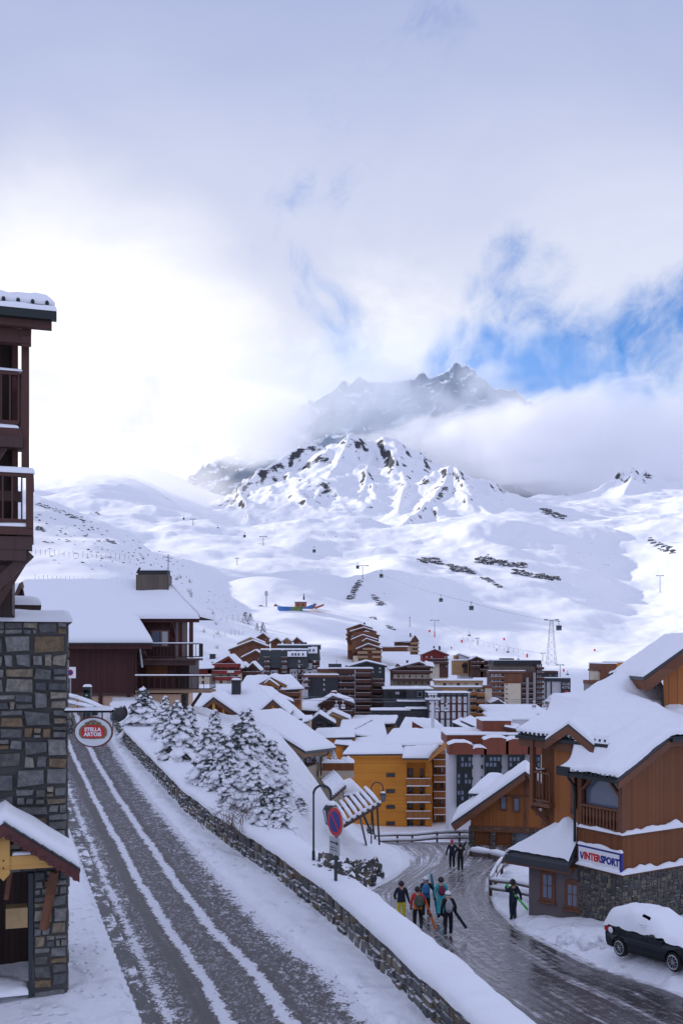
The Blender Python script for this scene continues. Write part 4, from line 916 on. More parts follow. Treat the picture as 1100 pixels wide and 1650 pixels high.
    part('cap', 'charcoal', ch, lambda b: (b.box(c0.x + .1, c1.x - .1, c0.y + .1, c0.y + 1.5, c1.z + .05, c1.z + .22), b.poly([(c0.x - .05, c0.y + .2, c1.z + .2), (c0.x + .45, c0.y + .2, c1.z + .2), (c0.x + .2, c0.y + .2, c1.z + .62)], (0, 1.2, 0)), b.box(c0.x + .2, c1.x - .1, c0.y + .1, c0.y + 1.4, c1.z + .22, c1.z + .36)))
    part('snow', 'roof_snow', ch, lambda b: b.pad([(c0.x + .3, c0.y, c1.z + .36), (c1.x, c0.y, c1.z + .36)], [(c0.x + .3, c0.y + 1.5, c1.z + .36), (c1.x, c0.y + 1.5, c1.z + .36)], .28, 7, edge=.3), smooth=True)
    part('antenna', 'dark_steel', rf, lambda b: (b.tube([(c1.x, c0.y, c0.z - .5), (c1.x, c0.y, q(1, 893, ya).z)], .03, 5), b.beam((c1.x - .35, c0.y, q(1, 897, ya).z), (c1.x + .3, c0.y, q(1, 900, ya).z), .04), b.beam((c1.x - .2, c0.y, q(1, 903, ya).z), (c1.x + .2, c0.y, q(1, 905, ya).z), .03)))
make_brown_chalet()
# ------------------------------------------------------------------ snow-laden spruces on the bank
mat('needles', (.12, .135, .125), .7, var=.4, nscale=3); mat('bark', (.06, .045, .035), .9)
def spruce_meshes(seed, whorls=13, rad=.30, dens=6):
    rnd = random.Random(seed); nb = MB(); sb = MB(); tb = MB()
    tb.tube([(0, 0, -.12), (.01, 0, .4), (0, .008, .98)], [.022, .014, .003], 6)
    for i in range(whorls):
        f = i / (whorls - 1); z = .06 + .90 * f ** .92; Rr = rad * (1 - f) ** .75 * rnd.uniform(.85, 1.1) + .025
        n = max(3, int(dens * (1 - f * .45) + rnd.random()))
        off = rnd.random() * 6.28; zc = z
        for k in range(n):
            a = off + 6.283 * k / n + rnd.uniform(-.3, .3); z = zc + rnd.uniform(-.035, .035); L = Rr * rnd.uniform(.7, 1.12); dr = rnd.uniform(.45, .85); ca, sa = math.cos(a), math.sin(a)
            def pt(t): return Vector((ca * L * t, sa * L * t, z + L * (.22 * t - dr * t * t)))
            nb.tube([pt(0), pt(.5), pt(1)], [.006, .004, .002], 3, caps=False)
            for s in range(9):                       # hanging sprays of needles
                t = .2 + .8 * (s + rnd.random()) / 9; p = pt(t); w = .075 * (1.2 - t * .5) * (rad / .3)
                for sd in (-1, 1):
                    e = Vector((-sa, ca, 0)) * sd * w * rnd.uniform(.6, 1.2) + Vector((ca, sa, 0)) * w * rnd.uniform(.2, .9) + Vector((0, 0, -w * rnd.uniform(.2, 1.0)))
                    sd_ = Vector((ca, sa, rnd.uniform(-.5, .2))) * w * .28
                    nb.add([p - sd_, p + sd_, p + e + sd_ * .4, p + e - sd_ * .4], [(0, 1, 2, 3)])
            for s in range(3):                       # snow lying along the branch
                if rnd.random() < .10: continue
                t = (.30, .62, .92)[s] + rnd.uniform(-.08, .08); p = pt(t); lw = L * rnd.uniform(.19, .30) + .010; ww = (.040 + L * .16) * rnd.uniform(.7, 1.3)
                b = MB(); b.ball((0, 0, 0), (lw, ww, .017 * rnd.uniform(.8, 1.4) + L * .045), 9, 5)
                pitch = math.atan2(.22 - 2 * dr * t, 1); T = Matrix.Translation(p + Vector((0, 0, .014))) @ Matrix.Rotation(a, 4, 'Z') @ Matrix.Rotation(-pitch, 4, 'Y')
                vv = []
                for v in b.v:
                    n1 = float(pn(v[0] * 38 + i * 3 + k, v[1] * 38 + s * 7)) * .5
                    vv.append(T @ (Vector(v) * (1 + n1)))
                sb.add(vv, b.f)
    sb.ball((0, 0, .985), (.014, .014, .03), 7, 5)
    return tb, nb, sb
SPR = []
for i, (w, r, d) in enumerate(((19, .30, 6), (20, .25, 6), (16, .36, 7), (18, .28, 5))):
    T3 = spruce_meshes(31 + i, w, r, d); mm = []
    for nm, mb, mt in zip(('trunk', 'crown', 'snow'), T3, ('bark', 'needles', 'snow')):
        o = mb.build(nm, mt, smooth=(nm == 'snow')); mm.append(o.data); bpy.data.objects.remove(o)
    SPR.append(mm)
snow_mat('branch_snow', 3.0, .25)
for s in SPR: s[2].materials[0] = M['branch_snow']
def spruce(u, v, top, var, label, wide=1.0, name='spruce_tree', group='snow-laden spruces on the bank below the wall', at=None):
    p = at or ground_at(u, v); h = (v - top) / F * p.y
    o = thing(name, label, 'tree', p - Vector((0, 0, .1)), random.Random(u * 7 + v).uniform(0, 6.28), group); wide *= 1.06; o.scale = (h * wide, h * wide, h)
    for nm, me in zip(('trunk', 'crown', 'snow'), SPR[var]):
        c = bpy.data.objects.new(nm, me); C.objects.link(c); c.parent = o
    return o
for a in (
 (231, 1172, 1104, 2, 'broad bushy snow-laden spruce standing beside the boulder, first of its row', 1.25),
 (266, 1196, 1120, 1, 'narrow snow-laden spruce just right of the broad bushy one', 1.1),
 (287, 1228, 1126, 0, 'tall drooping snow-laden spruce nearest the stone wall', 1.05),
 (306, 1222, 1134, 3, 'slim snowy spruce before the chalet deck pillar', 1.0),
 (334, 1266, 1168, 0, 'dense snow-laden spruce in the middle of the row above bare twigs', 1.05),
 (346, 1235, 1142, 1, 'snowy spruce whose top overlaps the timber gable with the crossbeam', 1.0),
 (364, 1282, 1178, 3, 'ragged snowy spruce with thin top above the bare brush', 1.05),
 (385, 1262, 1155, 2, 'thick snow-laden spruce just left of the tallest spire', .95),
 (398, 1258, 1138, 1, 'tallest slender snowy spruce spire before the small open gable', 1.0),
 (418, 1262, 1172, 0, 'snowy spruce below the lower end of the long roof edge', 1.05),
 (438, 1272, 1188, 3, 'rounded snowy spruce beside the beige house wall', 1.15),
 (454, 1282, 1208, 1, 'thin sparse snowy spruce leaning out at the right end of the row', 1.0),
 (408, 1312, 1228, 3, 'snowy spruce in the lower rank above the pair of small ones', 1.1),
 (430, 1334, 1260, 2, 'small bushy snowy spruce lowest on the bank, touching its twin', 1.05),
 (453, 1338, 1274, 0, 'small pointed snowy spruce lowest on the bank, right of its twin', 1.2),
 (340, 1272, 1216, 2, 'short squat snowy spruce tucked under the dense middle one', 1.3),
 (374, 1306, 1222, 1, 'half-bare snowy spruce among reddish twigs', 1.25),
 (484, 1302, 1282, 2, 'tiny dark shrub-like spruce alone on the open bank above the street lamp', 1.9)): spruce(*a)
# ------------------------------------------------------------------ bare twigs
mat('twig', (.16, .11, .10), .9)
def brush(name, u, v, n, h, spread, seed, label, lean=(0, 0), mt='twig', tk=1.0):
    p = ground_at(u, v) if not isinstance(u, Vector) else u; rnd = random.Random(seed); b = MB()
    for i in range(n):
        x, y = rnd.gauss(0, spread * .3), rnd.gauss(0, spread * .3); d = Vector((rnd.gauss(lean[0], .5), rnd.gauss(lean[1], .5), rnd.uniform(.5, 1.1))); L = h * rnd.uniform(.5, 1.1); s = Vector((x, y, -.1))
        pts = [s, s + d * L * .5 + Vector((rnd.gauss(0, .05), rnd.gauss(0, .05), 0)), s + d * L + Vector((rnd.gauss(0, .12), rnd.gauss(0, .12), -.1 * L))]
        b.tube(pts, [.014 * tk, .009 * tk, .004 * tk], 4, caps=False)
        for k in range(3):
            c = pts[1].lerp(pts[2], rnd.random()); b.tube([c, c + Vector((rnd.gauss(0, .3), rnd.gauss(0, .3), rnd.uniform(.1, .4))) * L * .6], [.006 * tk, .003 * tk], 3, caps=False)
    o = b.build(name, mt); o.location = p; tag(o, label, 'shrub')
brush('bare_shrub', 388, 1330, 60, 1.3, 2.0, 3, 'tangle of reddish bare twigs among the lower spruces', (.2, -.1))
mat('frost_twig', (.66, .65, .70), .8)
brush('bare_shrub', P(672, 1546, 27.0), 0, 8, 1.1, 1.6, 6, 'frosted bare twigs arching up behind the wall snow in front of the walkers', (.8, .3), 'frost_twig', .45)
brush('bare_shrub', 400, 1352, 26, .9, 1.2, 4, 'low bare twigs arching out of snow just behind the stone wall', (-.5, 0))
# ------------------------------------------------------------------ street lamps and no-parking sign
def street_lamp(u, v, top, uo, lant, label):
    p = ground_at(u, v); k = p.y / F; t = thing('street_lamp', label, 'street lamp', p, 0, 'arched street lamps on the bank'); H = (v - top) * k; w = (uo - u) * k
    part('post', 'dark_steel', t, lambda b: b.tube([(0, 0, -.5), (0, 0, .5), (0, 0, .55), (0, 0, H - w / 2)], [.05, .05, .034, .030], 8))
    part('arm', 'dark_steel', t, lambda b: b.tube([(w / 2 - w / 2 * math.cos(a), 0, H - w / 2 + w / 2 * math.sin(a)) for a in [i * math.pi / 14 for i in range(15)]] + [(w, 0, H - w / 2 - .25)], .04, 7))
    z = H - w / 2 - .25; s = lant
    ln = part('lantern', 'dark_steel', t, lambda b: (b.tube([(w, 0, z + .05), (w, 0, z - .02), (w, 0, z - .16 * s), (w, 0, z - .22 * s)], [.05, .10 * s, .24 * s, .27 * s], 6), [b.tube([(w + .24 * s * math.cos(a), .24 * s * math.sin(a), z - .22 * s), (w + .15 * s * math.cos(a), .15 * s * math.sin(a), z - .68 * s)], .014, 4) for a in [j * math.pi / 3 for j in range(6)]], b.tube([(w, 0, z - .66 * s), (w, 0, z - .72 * s)], [.16 * s, .10 * s], 6)))
    part('lamp_glass', 'bright_glass', ln, lambda b: b.tube([(w, 0, z - .23 * s), (w, 0, z - .66 * s)], [.22 * s, .14 * s], 6))
    part('snow_cap', 'roof_snow', ln, lambda b: b.ball((w, 0, z - .06 * s), (.17 * s, .17 * s, .11 * s), 9, 6), smooth=True)
street_lamp(505, 1398, 1266, 533, 1.05, 'tall dark arched street lamp on the snowy bank beside the round no-parking sign')
street_lamp(598, 1360, 1261, 617, .95, 'arched street lamp with clear lantern before the amber apartment wall')
def no_parking():
    p = ground_at(537, 1446); k = p.y / F; t = thing('no_parking_sign', 'round red and blue no-parking sign with arrow plate on leaning post behind wall', 'road sign', p, R(-60))
    lean = Vector((.02, 0, 1)); H = (1446 - 1302) * k
    part('post', 'dark_steel', t, lambda b: b.beam((0, .06, -.4), (.10, .06, H - .1), .10, .06))
    c = (.09, 0, (1446 - 1324) * k); r = 23 * k
    d = part('disc', 'red_paint', t, lambda b: b.poly(ellipse(c[0], c[2], r, r, 40, -.01), (0, .03, 0)))
    part('disc_rim', 'sign_grey', d, lambda b: b.tube([(x, .03, z) for x, y, z in ellipse(c[0], c[2], r, r, 40)] + [(c[0] + r, .03, c[2])], .018, 6, caps=False))
    def blue(b):
        ri = r * .74
        for s in (1, -1):
            pts = []
            for i in range(25):
                a = math.radians(45 + 7 + (180 - 14) * i / 24); pts.append((c[0] + ri * math.cos(a), -.016, c[2] + ri * math.sin(a)))
            if s < 0: pts = [(2 * c[0] - x, y, 2 * c[2] - z) for x, y, z in pts]
            # bar runs from top left to bottom right
            pts = [(2 * c[0] - x, y, z) for x, y, z in pts]
            b.poly(pts[::-1], (0, .006, 0))
    part('blue_field', 'blue_paint', d, blue)
    z0 = (1446 - 1377) * k; z1 = (1446 - 1349) * k; w = .30
    pl = part('arrow_plate', 'sign_grey', t, lambda b: b.box(.06 - w, .06 + w, -.005, .02, z0, z1))
    zm = z0 + (z1 - z0) * .68
    part('arrow', 'black_metal', pl, lambda b: (b.box(.06 - w * .75, .06 + w * .45, -.012, -.006, zm - .018, zm + .018), b.poly([(.06 + w * .4, -.012, zm - .07), (.06 + w * .8, -.012, zm), (.06 + w * .4, -.012, zm + .07)], (0, .005, 0))))
    part('text_line', 'black_metal', pl, lambda b: [b.box(.06 - w * .7, .06 + w * (.6 - .2 * i), -.010, -.006, z0 + .12 + i * .075, z0 + .14 + i * .075) for i in range(2)])
no_parking()
# ------------------------------------------------------------------ slatted snow-covered pergolas
def pergola(label, a, c, up, n, legs, Yl):
    t = thing('slatted_awning', label, 'awning', a); A0 = Vector((0, 0, 0)); B0 = c - a; U = up
    part('beam', 'dark_timber', t, lambda b: (b.beam(A0, B0, .16, .22), b.beam(A0 + U * .8, B0 + U * .8, .14, .2)))
    for i in range(n):
        s = A0.lerp(B0, (i + .5) / n) - U * .06; e = s + U * 1.1
        sl = part('slat', 'dark_timber', t, lambda b: b.beam(s + Vector((0, 0, .16)), e + Vector((0, 0, .16)), .13, .1))
        part('snow', 'roof_snow', sl, lambda b: b.tube([s + Vector((0, 0, .25)), s.lerp(e, .3) + Vector((0, 0, .29)), s.lerp(e, .7) + Vector((0, 0, .28)), e + Vector((0, 0, .26))], [.09, .13, .13, .10], 8), smooth=True)
    part('beam_snow', 'roof_snow', t, lambda b: b.tube([A0 + Vector((0, -.05, .14)), A0.lerp(B0, .5) + Vector((0, -.05, .18)), B0 + Vector((0, -.05, .14))], [.08, .12, .09], 8), smooth=True)
    for (f, g, ft) in legs: part('leg', 'dark_steel', t, lambda b: b.beam(A0.lerp(B0, f) + U * g, ft - a, .11, .11))
pergola('snowy slatted timber awning on thin dark legs beside the lower road', P(553, 1331, 57), P(612, 1296, 60), P(556, 1292, 63) - P(573, 1316, 58.2), 7, ((.45, .1, ground_at(590, 1362)), (.62, .75, P(599, 1345, 62)), (.8, .1, P(602, 1345, 60)), (.95, .1, P(611, 1362, 60))), 58)
pergola('smaller snowy slatted awning against the beige house corner', P(535, 1286, 70), P(556, 1268, 72), P(519, 1264, 76) - P(535, 1286, 70), 7, (), 70)
# ------------------------------------------------------------------ rocks showing through the bank
def rocks(name, label, spots, seed, sz, mat_='rock', zs=1.0, smooth=False):
    rnd = random.Random(seed); p0 = spots[0]; b = MB()
    for p in spots:
        bm = bmesh.new(); bmesh.ops.create_icosphere(bm, subdivisions=3, radius=1); s = sz * rnd.uniform(.6, 1.3); sc = Vector((rnd.uniform(.7, 1.2), rnd.uniform(.6, 1), rnd.uniform(.7, 1.3) * zs)) * s
        co = np.array([v.co[:] for v in bm.verts]); of = rnd.random() * 50
        n = np.abs(pn(co[:, 0] * 1.6 + of, co[:, 1] * 1.6 + co[:, 2] * 1.3)) * .75 + .3 * pn(co[:, 0] * 4 + of, co[:, 2] * 4 + co[:, 1] * 3)
        rot = Matrix.Rotation(rnd.uniform(0, 6), 3, 'Z') @ Matrix.Rotation(rnd.uniform(-.5, .5), 3, 'X')
        vs = [p - p0 + rot @ Vector((c[0] * sc.x, c[1] * sc.y, c[2] * sc.z)) * (.75 + k) for c, k in zip(co, n)]
        b.add(vs, [tuple(v.index for v in f.verts) for f in bm.faces]); bm.free()
    o = b.build(name, mat_, smooth=smooth); o.location = p0; tag(o, label, 'rock'); return o
rnd = random.Random(8)
rocks('rock_outcrop', 'brown and grey rock outcrop breaking through the bank beside the lower road', [ground_at(526 + i * 84 / 44 + rnd.uniform(-3, 3), 1400 + 36 * rnd.random() * (1 - abs(i / 44 - .45)) + rnd.uniform(-4, 4)) + Vector((0, .22, -.16)) for i in range(44)], 4, .38, zs=1.25)
rocks('rock_outcrop', 'small dark stone in the bank below the slatted awning legs', [ground_at(594 + i, 1337 + i) for i in range(3)], 9, .42)
# ------------------------------------------------------------------ post and rail fences
def fence(name, label, pts, rails=(.45, .85), every=1, thick=.12, snow=.10, posts=True, group=None):
    t = thing(name, label, 'fence', pts[0], 0, group); q = [p - pts[0] for p in pts]
    for p in q: part('post', 'dark_timber', t, lambda b: b.beam(p + Vector((0, 0, -.3)), p + Vector((0, 0, rails[-1] + .12)), thick * 1.3, thick * 1.3))
    for h in rails:
        for a, c in zip(q[:-1], q[1:]):
            up = Vector((0, -.06, h)); r = part('rail', 'weathered_boards', t, lambda b: b.beam(a + up, c + up, thick * .8, thick * 1.2))
            sz = Vector((0, 0, thick * .6 + snow * .35)); part('snow', 'roof_snow', r, lambda b: b.tube([a + up + sz, a.lerp(c, .3) + up + sz * 1.15, a.lerp(c, .7) + up + sz * 1.05, c + up + sz], [snow * .7, snow, snow * .9, snow * .7], 7), smooth=True)
fence('rail_fence', 'low snow-topped rail fence running up to the grey annex wall', [ground_at(790, 1446), ground_at(828, 1452), ground_at(868, 1462)])
fence('rail_fence', 'short snow-topped fence going back from the roadside bend', [ground_at(790, 1443), ground_at(798, 1424), ground_at(808, 1408)])
fence('rail_fence', 'long snow-topped rail fence across the far bend before the amber building', [P(604, 1362, 80.5), P(640, 1361, 81), P(664, 1361, 81.5), P(704, 1357, 82), P(740, 1356, 83), P(768, 1356, 84)], (.30, .75), snow=.13)
fence('log_barrier', 'thick snow-covered log barrier by the garage forecourt', [ground_at(760, 1382), ground_at(790, 1386), ground_at(822, 1394)], (.32,), thick=.26, snow=.24)
# ------------------------------------------------------------------ sports-shop chalet, seen over its corner
def make_shop():
    G = Local('shop_chalet', 'orange-brown timber and stone shop chalet with deep roof snow beside the parked car', 'chalet', (11.3, 40, -11.6), R(32)); t = G.t; q = G.q
    z = lambda v, Y=40: (HV - v) / F * Y + 11.6          # height above the chalet's origin of a photo row at distance Y
    zs = z(1412); zp = z(1348); zf = z(1352); ze = z(1246)
    # ground floor of stone
    G.part('stone_base', 'brown_stone', lambda b: (stones(b, 0, 4.2, -.6, zs, lambda s, h, d: Vector((s, -d, h)), 21, .34, .12, .04), stones(b, 0, 2.6, -.6, zs, lambda s, h, d: Vector((-d, s, h)), 22, .34, .12, .04)))
    G.part('base_core', 'mortar', lambda b: b.box(.004, 4.2, .004, 2.6, -.6, zs))
    led = G.part('ledge', 'brown_timber', lambda b: b.box(-.14, 4.0, -.14, 2.5, zs, zs + .07))
    part('snow', 'roof_snow', led, lambda b: (b.pad([(-.2, -.2, zs + .07), (4.0, -.2, zs + .07)], [(-.2, .02, zs + .07), (4.0, .02, zs + .07)], .20, 3, .5, edge=.12, nu=24, nv=3), b.pad([(-.2, .0, zs + .07), (-.2, 2.4, zs + .07)], [(.02, .0, zs + .07), (.02, 2.4, zs + .07)], .17, 4, .5, edge=.12, nu=16, nv=3)), smooth=True)
    G.part('panel_wall', 'brown_boards', lambda b: b.box(-.02, 3.95, -.02, 2.5, zs + .06, zp))
    led = G.part('ledge', 'brown_timber', lambda b: b.box(-.10, 3.9, -.10, 2.4, zp, zp + .05))
    part('snow', 'roof_snow', led, lambda b: (b.pad([(-.15, -.15, zp + .05), (3.9, -.15, zp + .05)], [(-.15, .05, zp + .05), (3.9, .05, zp + .05)], .16, 5, .6, edge=.1, nu=24, nv=3), b.pad([(-.15, .0, zp + .05), (-.15, 2.3, zp + .05)], [(.05, .0, zp + .05), (.05, 2.3, zp + .05)], .10, 6, .5, edge=.1, nu=12, nv=3)), smooth=True)
    # upper storey: gable wall, glazed balcony bay
    sl = .50; zt = lambda x: ze + sl * (x + .5)
    G.part('gable_wall', 'brown_boards', lambda b: b.poly([(.12, 0, zp + .06), (3.8, 0, zp + .06), (3.8, 0, zt(2.6) - .45), (2.6, 0, zt(2.6) - .45), (.12, 0, zt(.12) - .35)], (0, .12, 0)))
    G.part('corner_post', 'brown_timber', lambda b: b.box(-.05, .17, -.05, .17, zp + .06, zt(0) - .25))
    G.part('bay_post', 'brown_timber', lambda b: b.box(-.05, .15, 2.2, 2.4, zp + .06, zt(0) - .25))
    G.part('bay_back', 'brown_boards', lambda b: b.box(.9, 1.02, .12, 5.6, zp - .5, zt(.9) + .3))
    G.part('bay_glass', 'bright_glass', lambda b: b.box(.24, .27, .18, 2.2, zp + 1.0, zt(.3) - .25))
    G.part('bay_lintel', 'brown_timber', lambda b: b.box(-.06, .14, .17, 2.2, zt(0) - .56, zt(0) - .27))
    G.part('brace', 'brown_timber', lambda b: b.beam((.04, .2, zt(0) - 1.15), (.04, .85, zt(0) - .5), .10, .14, up=(1, 0, 0)))
    G.part('brace', 'brown_timber', lambda b: b.beam((.04, 2.18, zt(0) - 1.15), (.04, 1.5, zt(0) - .5), .10, .14, up=(1, 0, 0)))
    def bal(b):
        b.box(-.06, .08, .17, 2.2, zp + .95, zp + 1.04); b.box(-.03, .06, .17, 2.2, zp + .12, zp + .20)
        for i in range(11): y = .27 + i * .185; b.poly([(-.0, y - .05, zp + .20), (0, y + .05, zp + .20), (0, y + .03, zp + .45), (0, y + .065, zp + .65), (0, y + .04, zp + .95), (0, y - .04, zp + .95), (0, y - .065, zp + .65), (0, y - .03, zp + .45)], (.03, 0, 0))
    rl = G.part('railing', 'brown_timber', bal)
    G.part('drainpipe', 'green_black', lambda b: b.tube([(-.62, 2.35, ze - .15), (-.6, 2.4, ze - .4), (-.2, 2.5, ze - .75), (-.12, 2.5, ze - 1.1), (-.12, 2.5, zp - .6)], .06, 8))
    # roofs
    yB = 6.0; zB = z(1184, 45); zR = z(1082, 48.6)
    def lip(p): return Vector(p)
    rA = roof(t, [(-.75, -.45, zt(-.75)), (2.25, -.45, zt(2.25))], [(-.75, 2.7, zt(-.75)), (2.25, 2.7, zt(2.25))], .14, None, 'roof_edge')
    rC0 = roof(t, [(2.25, -.45, zt(2.25)), (7.5, -.45, zt(2.25))], [(2.25, 3.2, zt(2.25) + .7), (7.5, 3.2, zt(2.25) + .7)], .14, None, 'roof_edge')
    part('bargeboard', 'brown_timber', rA, lambda b: b.poly([(-.7, -.47, zt(-.75) - .13), (2.3, -.47, zt(2.25) - .13), (2.3, -.47, zt(2.25) - .46), (-.7, -.47, zt(-.75) - .42)], (0, .10, 0)))
    part('gutter', 'green_black', rA, lambda b: (b.box(-.90, -.75, -.45, 2.75, zt(-.75) - .18, zt(-.75) - .04), b.box(-.92, -.72, 2.1, 2.78, zt(-.75) - .16, zt(-.75) + .20))); part('gutter', 'green_black', rC0, lambda b: b.box(2.3, 5.5, -.62, -.48, zt(2.25) - .2, zt(2.25) - .06))
    part('snow_guard', 'green_black', rA, lambda b: [b.box(-.80, -.70, -.4 + .25 * i, -.28 + .25 * i, zt(-.75), zt(-.75) + .12) for i in range(12)])
    rC = rC0
    part('eave_board', 'brown_timber', rC, lambda b: b.box(2.3, 7.5, -.46, -.36, zt(2.25) - .40, zt(2.25) - .14))
    rB = roof(t, [(.1, .8, zB), (.1, yB + .3, zB)], [(1.6, .8, zB + (zR - zB) * .211), (1.6, yB + .3, zB + (zR - zB) * .211)], .16, None, 'roof_edge'); roof(t, [(1.6, 5.0, zB + (zR - zB) * .211), (1.6, yB + .3, zB + (zR - zB) * .211)], [(7.2, 5.0, zR), (7.2, yB + .3, zR)], .16, None, 'roof_edge')
    part('rake_board', 'brown_timber', rB, lambda b: b.poly([(.15, yB + .3, zB - .16), (7.2, yB + .3, zR - .16), (7.2, yB + .3, zR - .5), (.15, yB + .3, zB - .46)], (0, -.1, 0)))
    part('eave_board', 'brown_timber', rB, lambda b: b.box(.12, .24, .85, yB + .25, zB - .52, zB - .16))
    part('gutter', 'green_black', rB, lambda b: (b.box(-.04, .1, .8, yB + .32, zB - .18, zB - .04), [b.box(.02, .14, .9 + .28 * i, 1.0 + .28 * i, zB, zB + .14) for i in range(19)]))
    # one deep blanket of snow over the three slopes
    n1, n2 = 78, 66; X = np.linspace(-.80, 7.6, n1); Y = np.linspace(-.5, yB + .36, n2); XX, YY = np.meshgrid(X, Y)
    fA = np.where(YY < 2.72, ze + sl * (np.minimum(XX, 2.3) + .5), -9.); fC = np.where((XX > 2.2), zt(2.25) + .20 * (YY + .45), -9.)
    fB0 = zB + (zR - zB) / 7.1 * (XX - .1); lowg = np.maximum(fA, fC); k_ = np.where(XX > 2.2, sstep(YY, .5, 4.6), 1.0) * (1 - .85 * sstep(XX, 4.4, 5.8) * sstep(5.2 - YY, 0, 1.3))
    fB = np.where((YY > .8) & (XX > .05), np.where(lowg > -5, lowg + np.maximum(fB0 - lowg, 0) * k_, fB0), -9.)
    base = np.maximum(lowg, fB)
    base = np.where((XX < .05) & (YY > 2.72), -9., base)
    ok = base > -5
    sm = np.where(ok, base, np.nan)
    for _ in range(5):
        pd = np.pad(sm, 1, constant_values=np.nan); st = np.stack([pd[1:-1, 1:-1], pd[:-2, 1:-1], pd[2:, 1:-1], pd[1:-1, :-2], pd[1:-1, 2:]]); sm = np.where(ok, np.maximum(np.nanmean(st, 0), base - .02), np.nan)
    # distance to the eaves rounds the edge
    dist = np.full(XX.shape, 9.0); bad = np.argwhere(~np.pad(ok, 1, constant_values=False)); dx = X[1] - X[0]; dy = Y[1] - Y[0]
    for (j, i) in bad:
        dist = np.minimum(dist, np.hypot(XX - (X[0] + (i - 1) * dx), YY - (Y[0] + (j - 1) * dy)))
    dist = np.where(XX > 7.3, 9, dist)
    th = .30 * np.sqrt(1 - (1 - np.clip(dist / .36, .06, 1)) ** 2) * (1 + .34 * fbm(XX * .7, YY * .7, 4) + .10 * fbm(XX * 2.6, YY * 2.6, 3)) - .16 * np.exp(-((XX - 5.6) ** 2 + (YY - 2.9) ** 2) / .8) * 2
    Z = np.where(ok, sm + th, 0); b = MB(); ids = {}
    for j in range(n2):
        for i in range(n1):
            if ok[j, i]: ids[j, i] = len(b.v); b.v.append((float(XX[j, i]), float(YY[j, i]), float(Z[j, i])))
    for j in range(n2 - 1):
        for i in range(n1 - 1):
            k = [(j, i), (j, i + 1), (j + 1, i + 1), (j + 1, i)]
            if all(c in ids for c in k): b.f.append(tuple(ids[c] for c in k)); b.m.append(0)
    # skirt down to the boards
    edges = {}
    for f in b.f:
        for a, c in zip(f, f[1:] + f[:1]): edges[(a, c)] = edges.get((c, a), 0) + 1
    rimE = [(a, c) for (a, c) in edges if (c, a) not in edges]; lo = {}
    for a, c in rimE:
        for x in (a, c):
            if x not in lo: lo[x] = len(b.v); p = b.v[x]; b.v.append((p[0], p[1], p[2] - .16))
        b.f.append((c, a, lo[a], lo[c])); b.m.append(0)
    b.build('roof_snow', 'roof_snow', t, smooth=True)
    # dormer over the little balcony
    zd = z(1197, 42.2); za = z(1167, 42.3); yd0, yd1, ym, xd = 1.45, 4.3, 2.9, -.10
    rd = roof(t, [(xd, yd0, zd), (xd, ym, za), (xd, yd1, zd)], [(2.2, yd0, zd), (2.2, ym, za), (2.2, yd1, zd)], .10, .22, 'roof_edge', seed=9, edge=.2, nu=20)
    part('bargeboard', 'brown_timber', rd, lambda b: [b.poly([(xd - .02, a[0], a[1] - .09), (xd - .02, c[0], c[1] - .09), (xd - .02, c[0], c[1] - .42), (xd - .02, a[0], a[1] - .42)], (.09, 0, 0)) for a, c in (((yd0, zd), (ym, za)), ((ym, za), (yd1, zd)))])
    part('collar_beam', 'brown_timber', rd, lambda b: b.box(xd + .2, xd + .36, yd0 + .25, yd1 - .25, zd - .32, zd - .12))
    G.part('dormer_post', 'brown_timber', lambda b: b.box(.10, .28, 2.75, 2.93, z(1300, 43), zd - .1))
    G.part('dormer_post', 'brown_timber', lambda b: b.box(.05, .25, 5.25, 5.45, z(1290, 45), zB - .2))
    xw = 1.35
    G.part('side_wall', 'orange_boards', lambda b: b.box(xw, 3.5, 2.6, yB - .9, 1.0, zB + .6))
    G.part('side_wall', 'orange_boards', lambda b: b.box(.40, 1.34, 2.75, 4.25, z(1340, 43.5), zd + .2))
    zb = z(1290, 45); fl, rl = balcony(t, .1, xw, 5.4, 4.26, zb, 1.35, 'brown_timber', True, .06, pitch=.2, sides='l')
    G.part('bracket', 'brown_timber', lambda b: (b.beam((.25, 5.5, zb - .2), (1.35, 5.0, zb - 1.5), .16, .2), b.box(.1, 1.4, 5.4, 5.6, zb - .35, zb - .16)))
    G.part('pilaster', 'dark_timber', lambda b: b.box(.35, .5, 3.0, 3.22, z(1318, 42), z(1240, 42)))
    # taller wing behind with its own gable
    w0 = P(1069, 1150, 46); wl = G.w(w0)
    G.part('wing_wall', 'orange_boards', lambda b: b.hexa([G.q(1068, 1160, 46), G.q(1125, 1160, 46), G.q(1125, 1160, 50), G.q(1068, 1160, 50), G.q(1068, 1066, 46), G.q(1125, 1030, 46), G.q(1125, 1030, 50), G.q(1068, 1066, 50)]))
    e0, e1 = G.q(1036, 1091, 45.2), G.q(1130, 1024, 45.2); f0, f1 = G.q(1036, 1091, 45.2) + G.inv @ Vector((0, 5, 0)), G.q(1130, 1024, 45.2) + G.inv @ Vector((0, 5, 0))
    rw = roof(t, [e0, e1], [f0, f1], .16, .22, 'roof_edge', seed=12, edge=.16)
    part('bargeboard', 'brown_timber', rw, lambda b: b.hexa([e0 + Vector((.25, -.02, -.70)), e1 + Vector((0, -.02, -.62)), e1 + Vector((0, .1, -.62)), e0 + Vector((.25, .1, -.70)), e0 + Vector((.06, -.02, -.16)), e1 + Vector((0, -.02, -.16)), e1 + Vector((0, .1, -.16)), e0 + Vector((.06, .1, -.16))]))
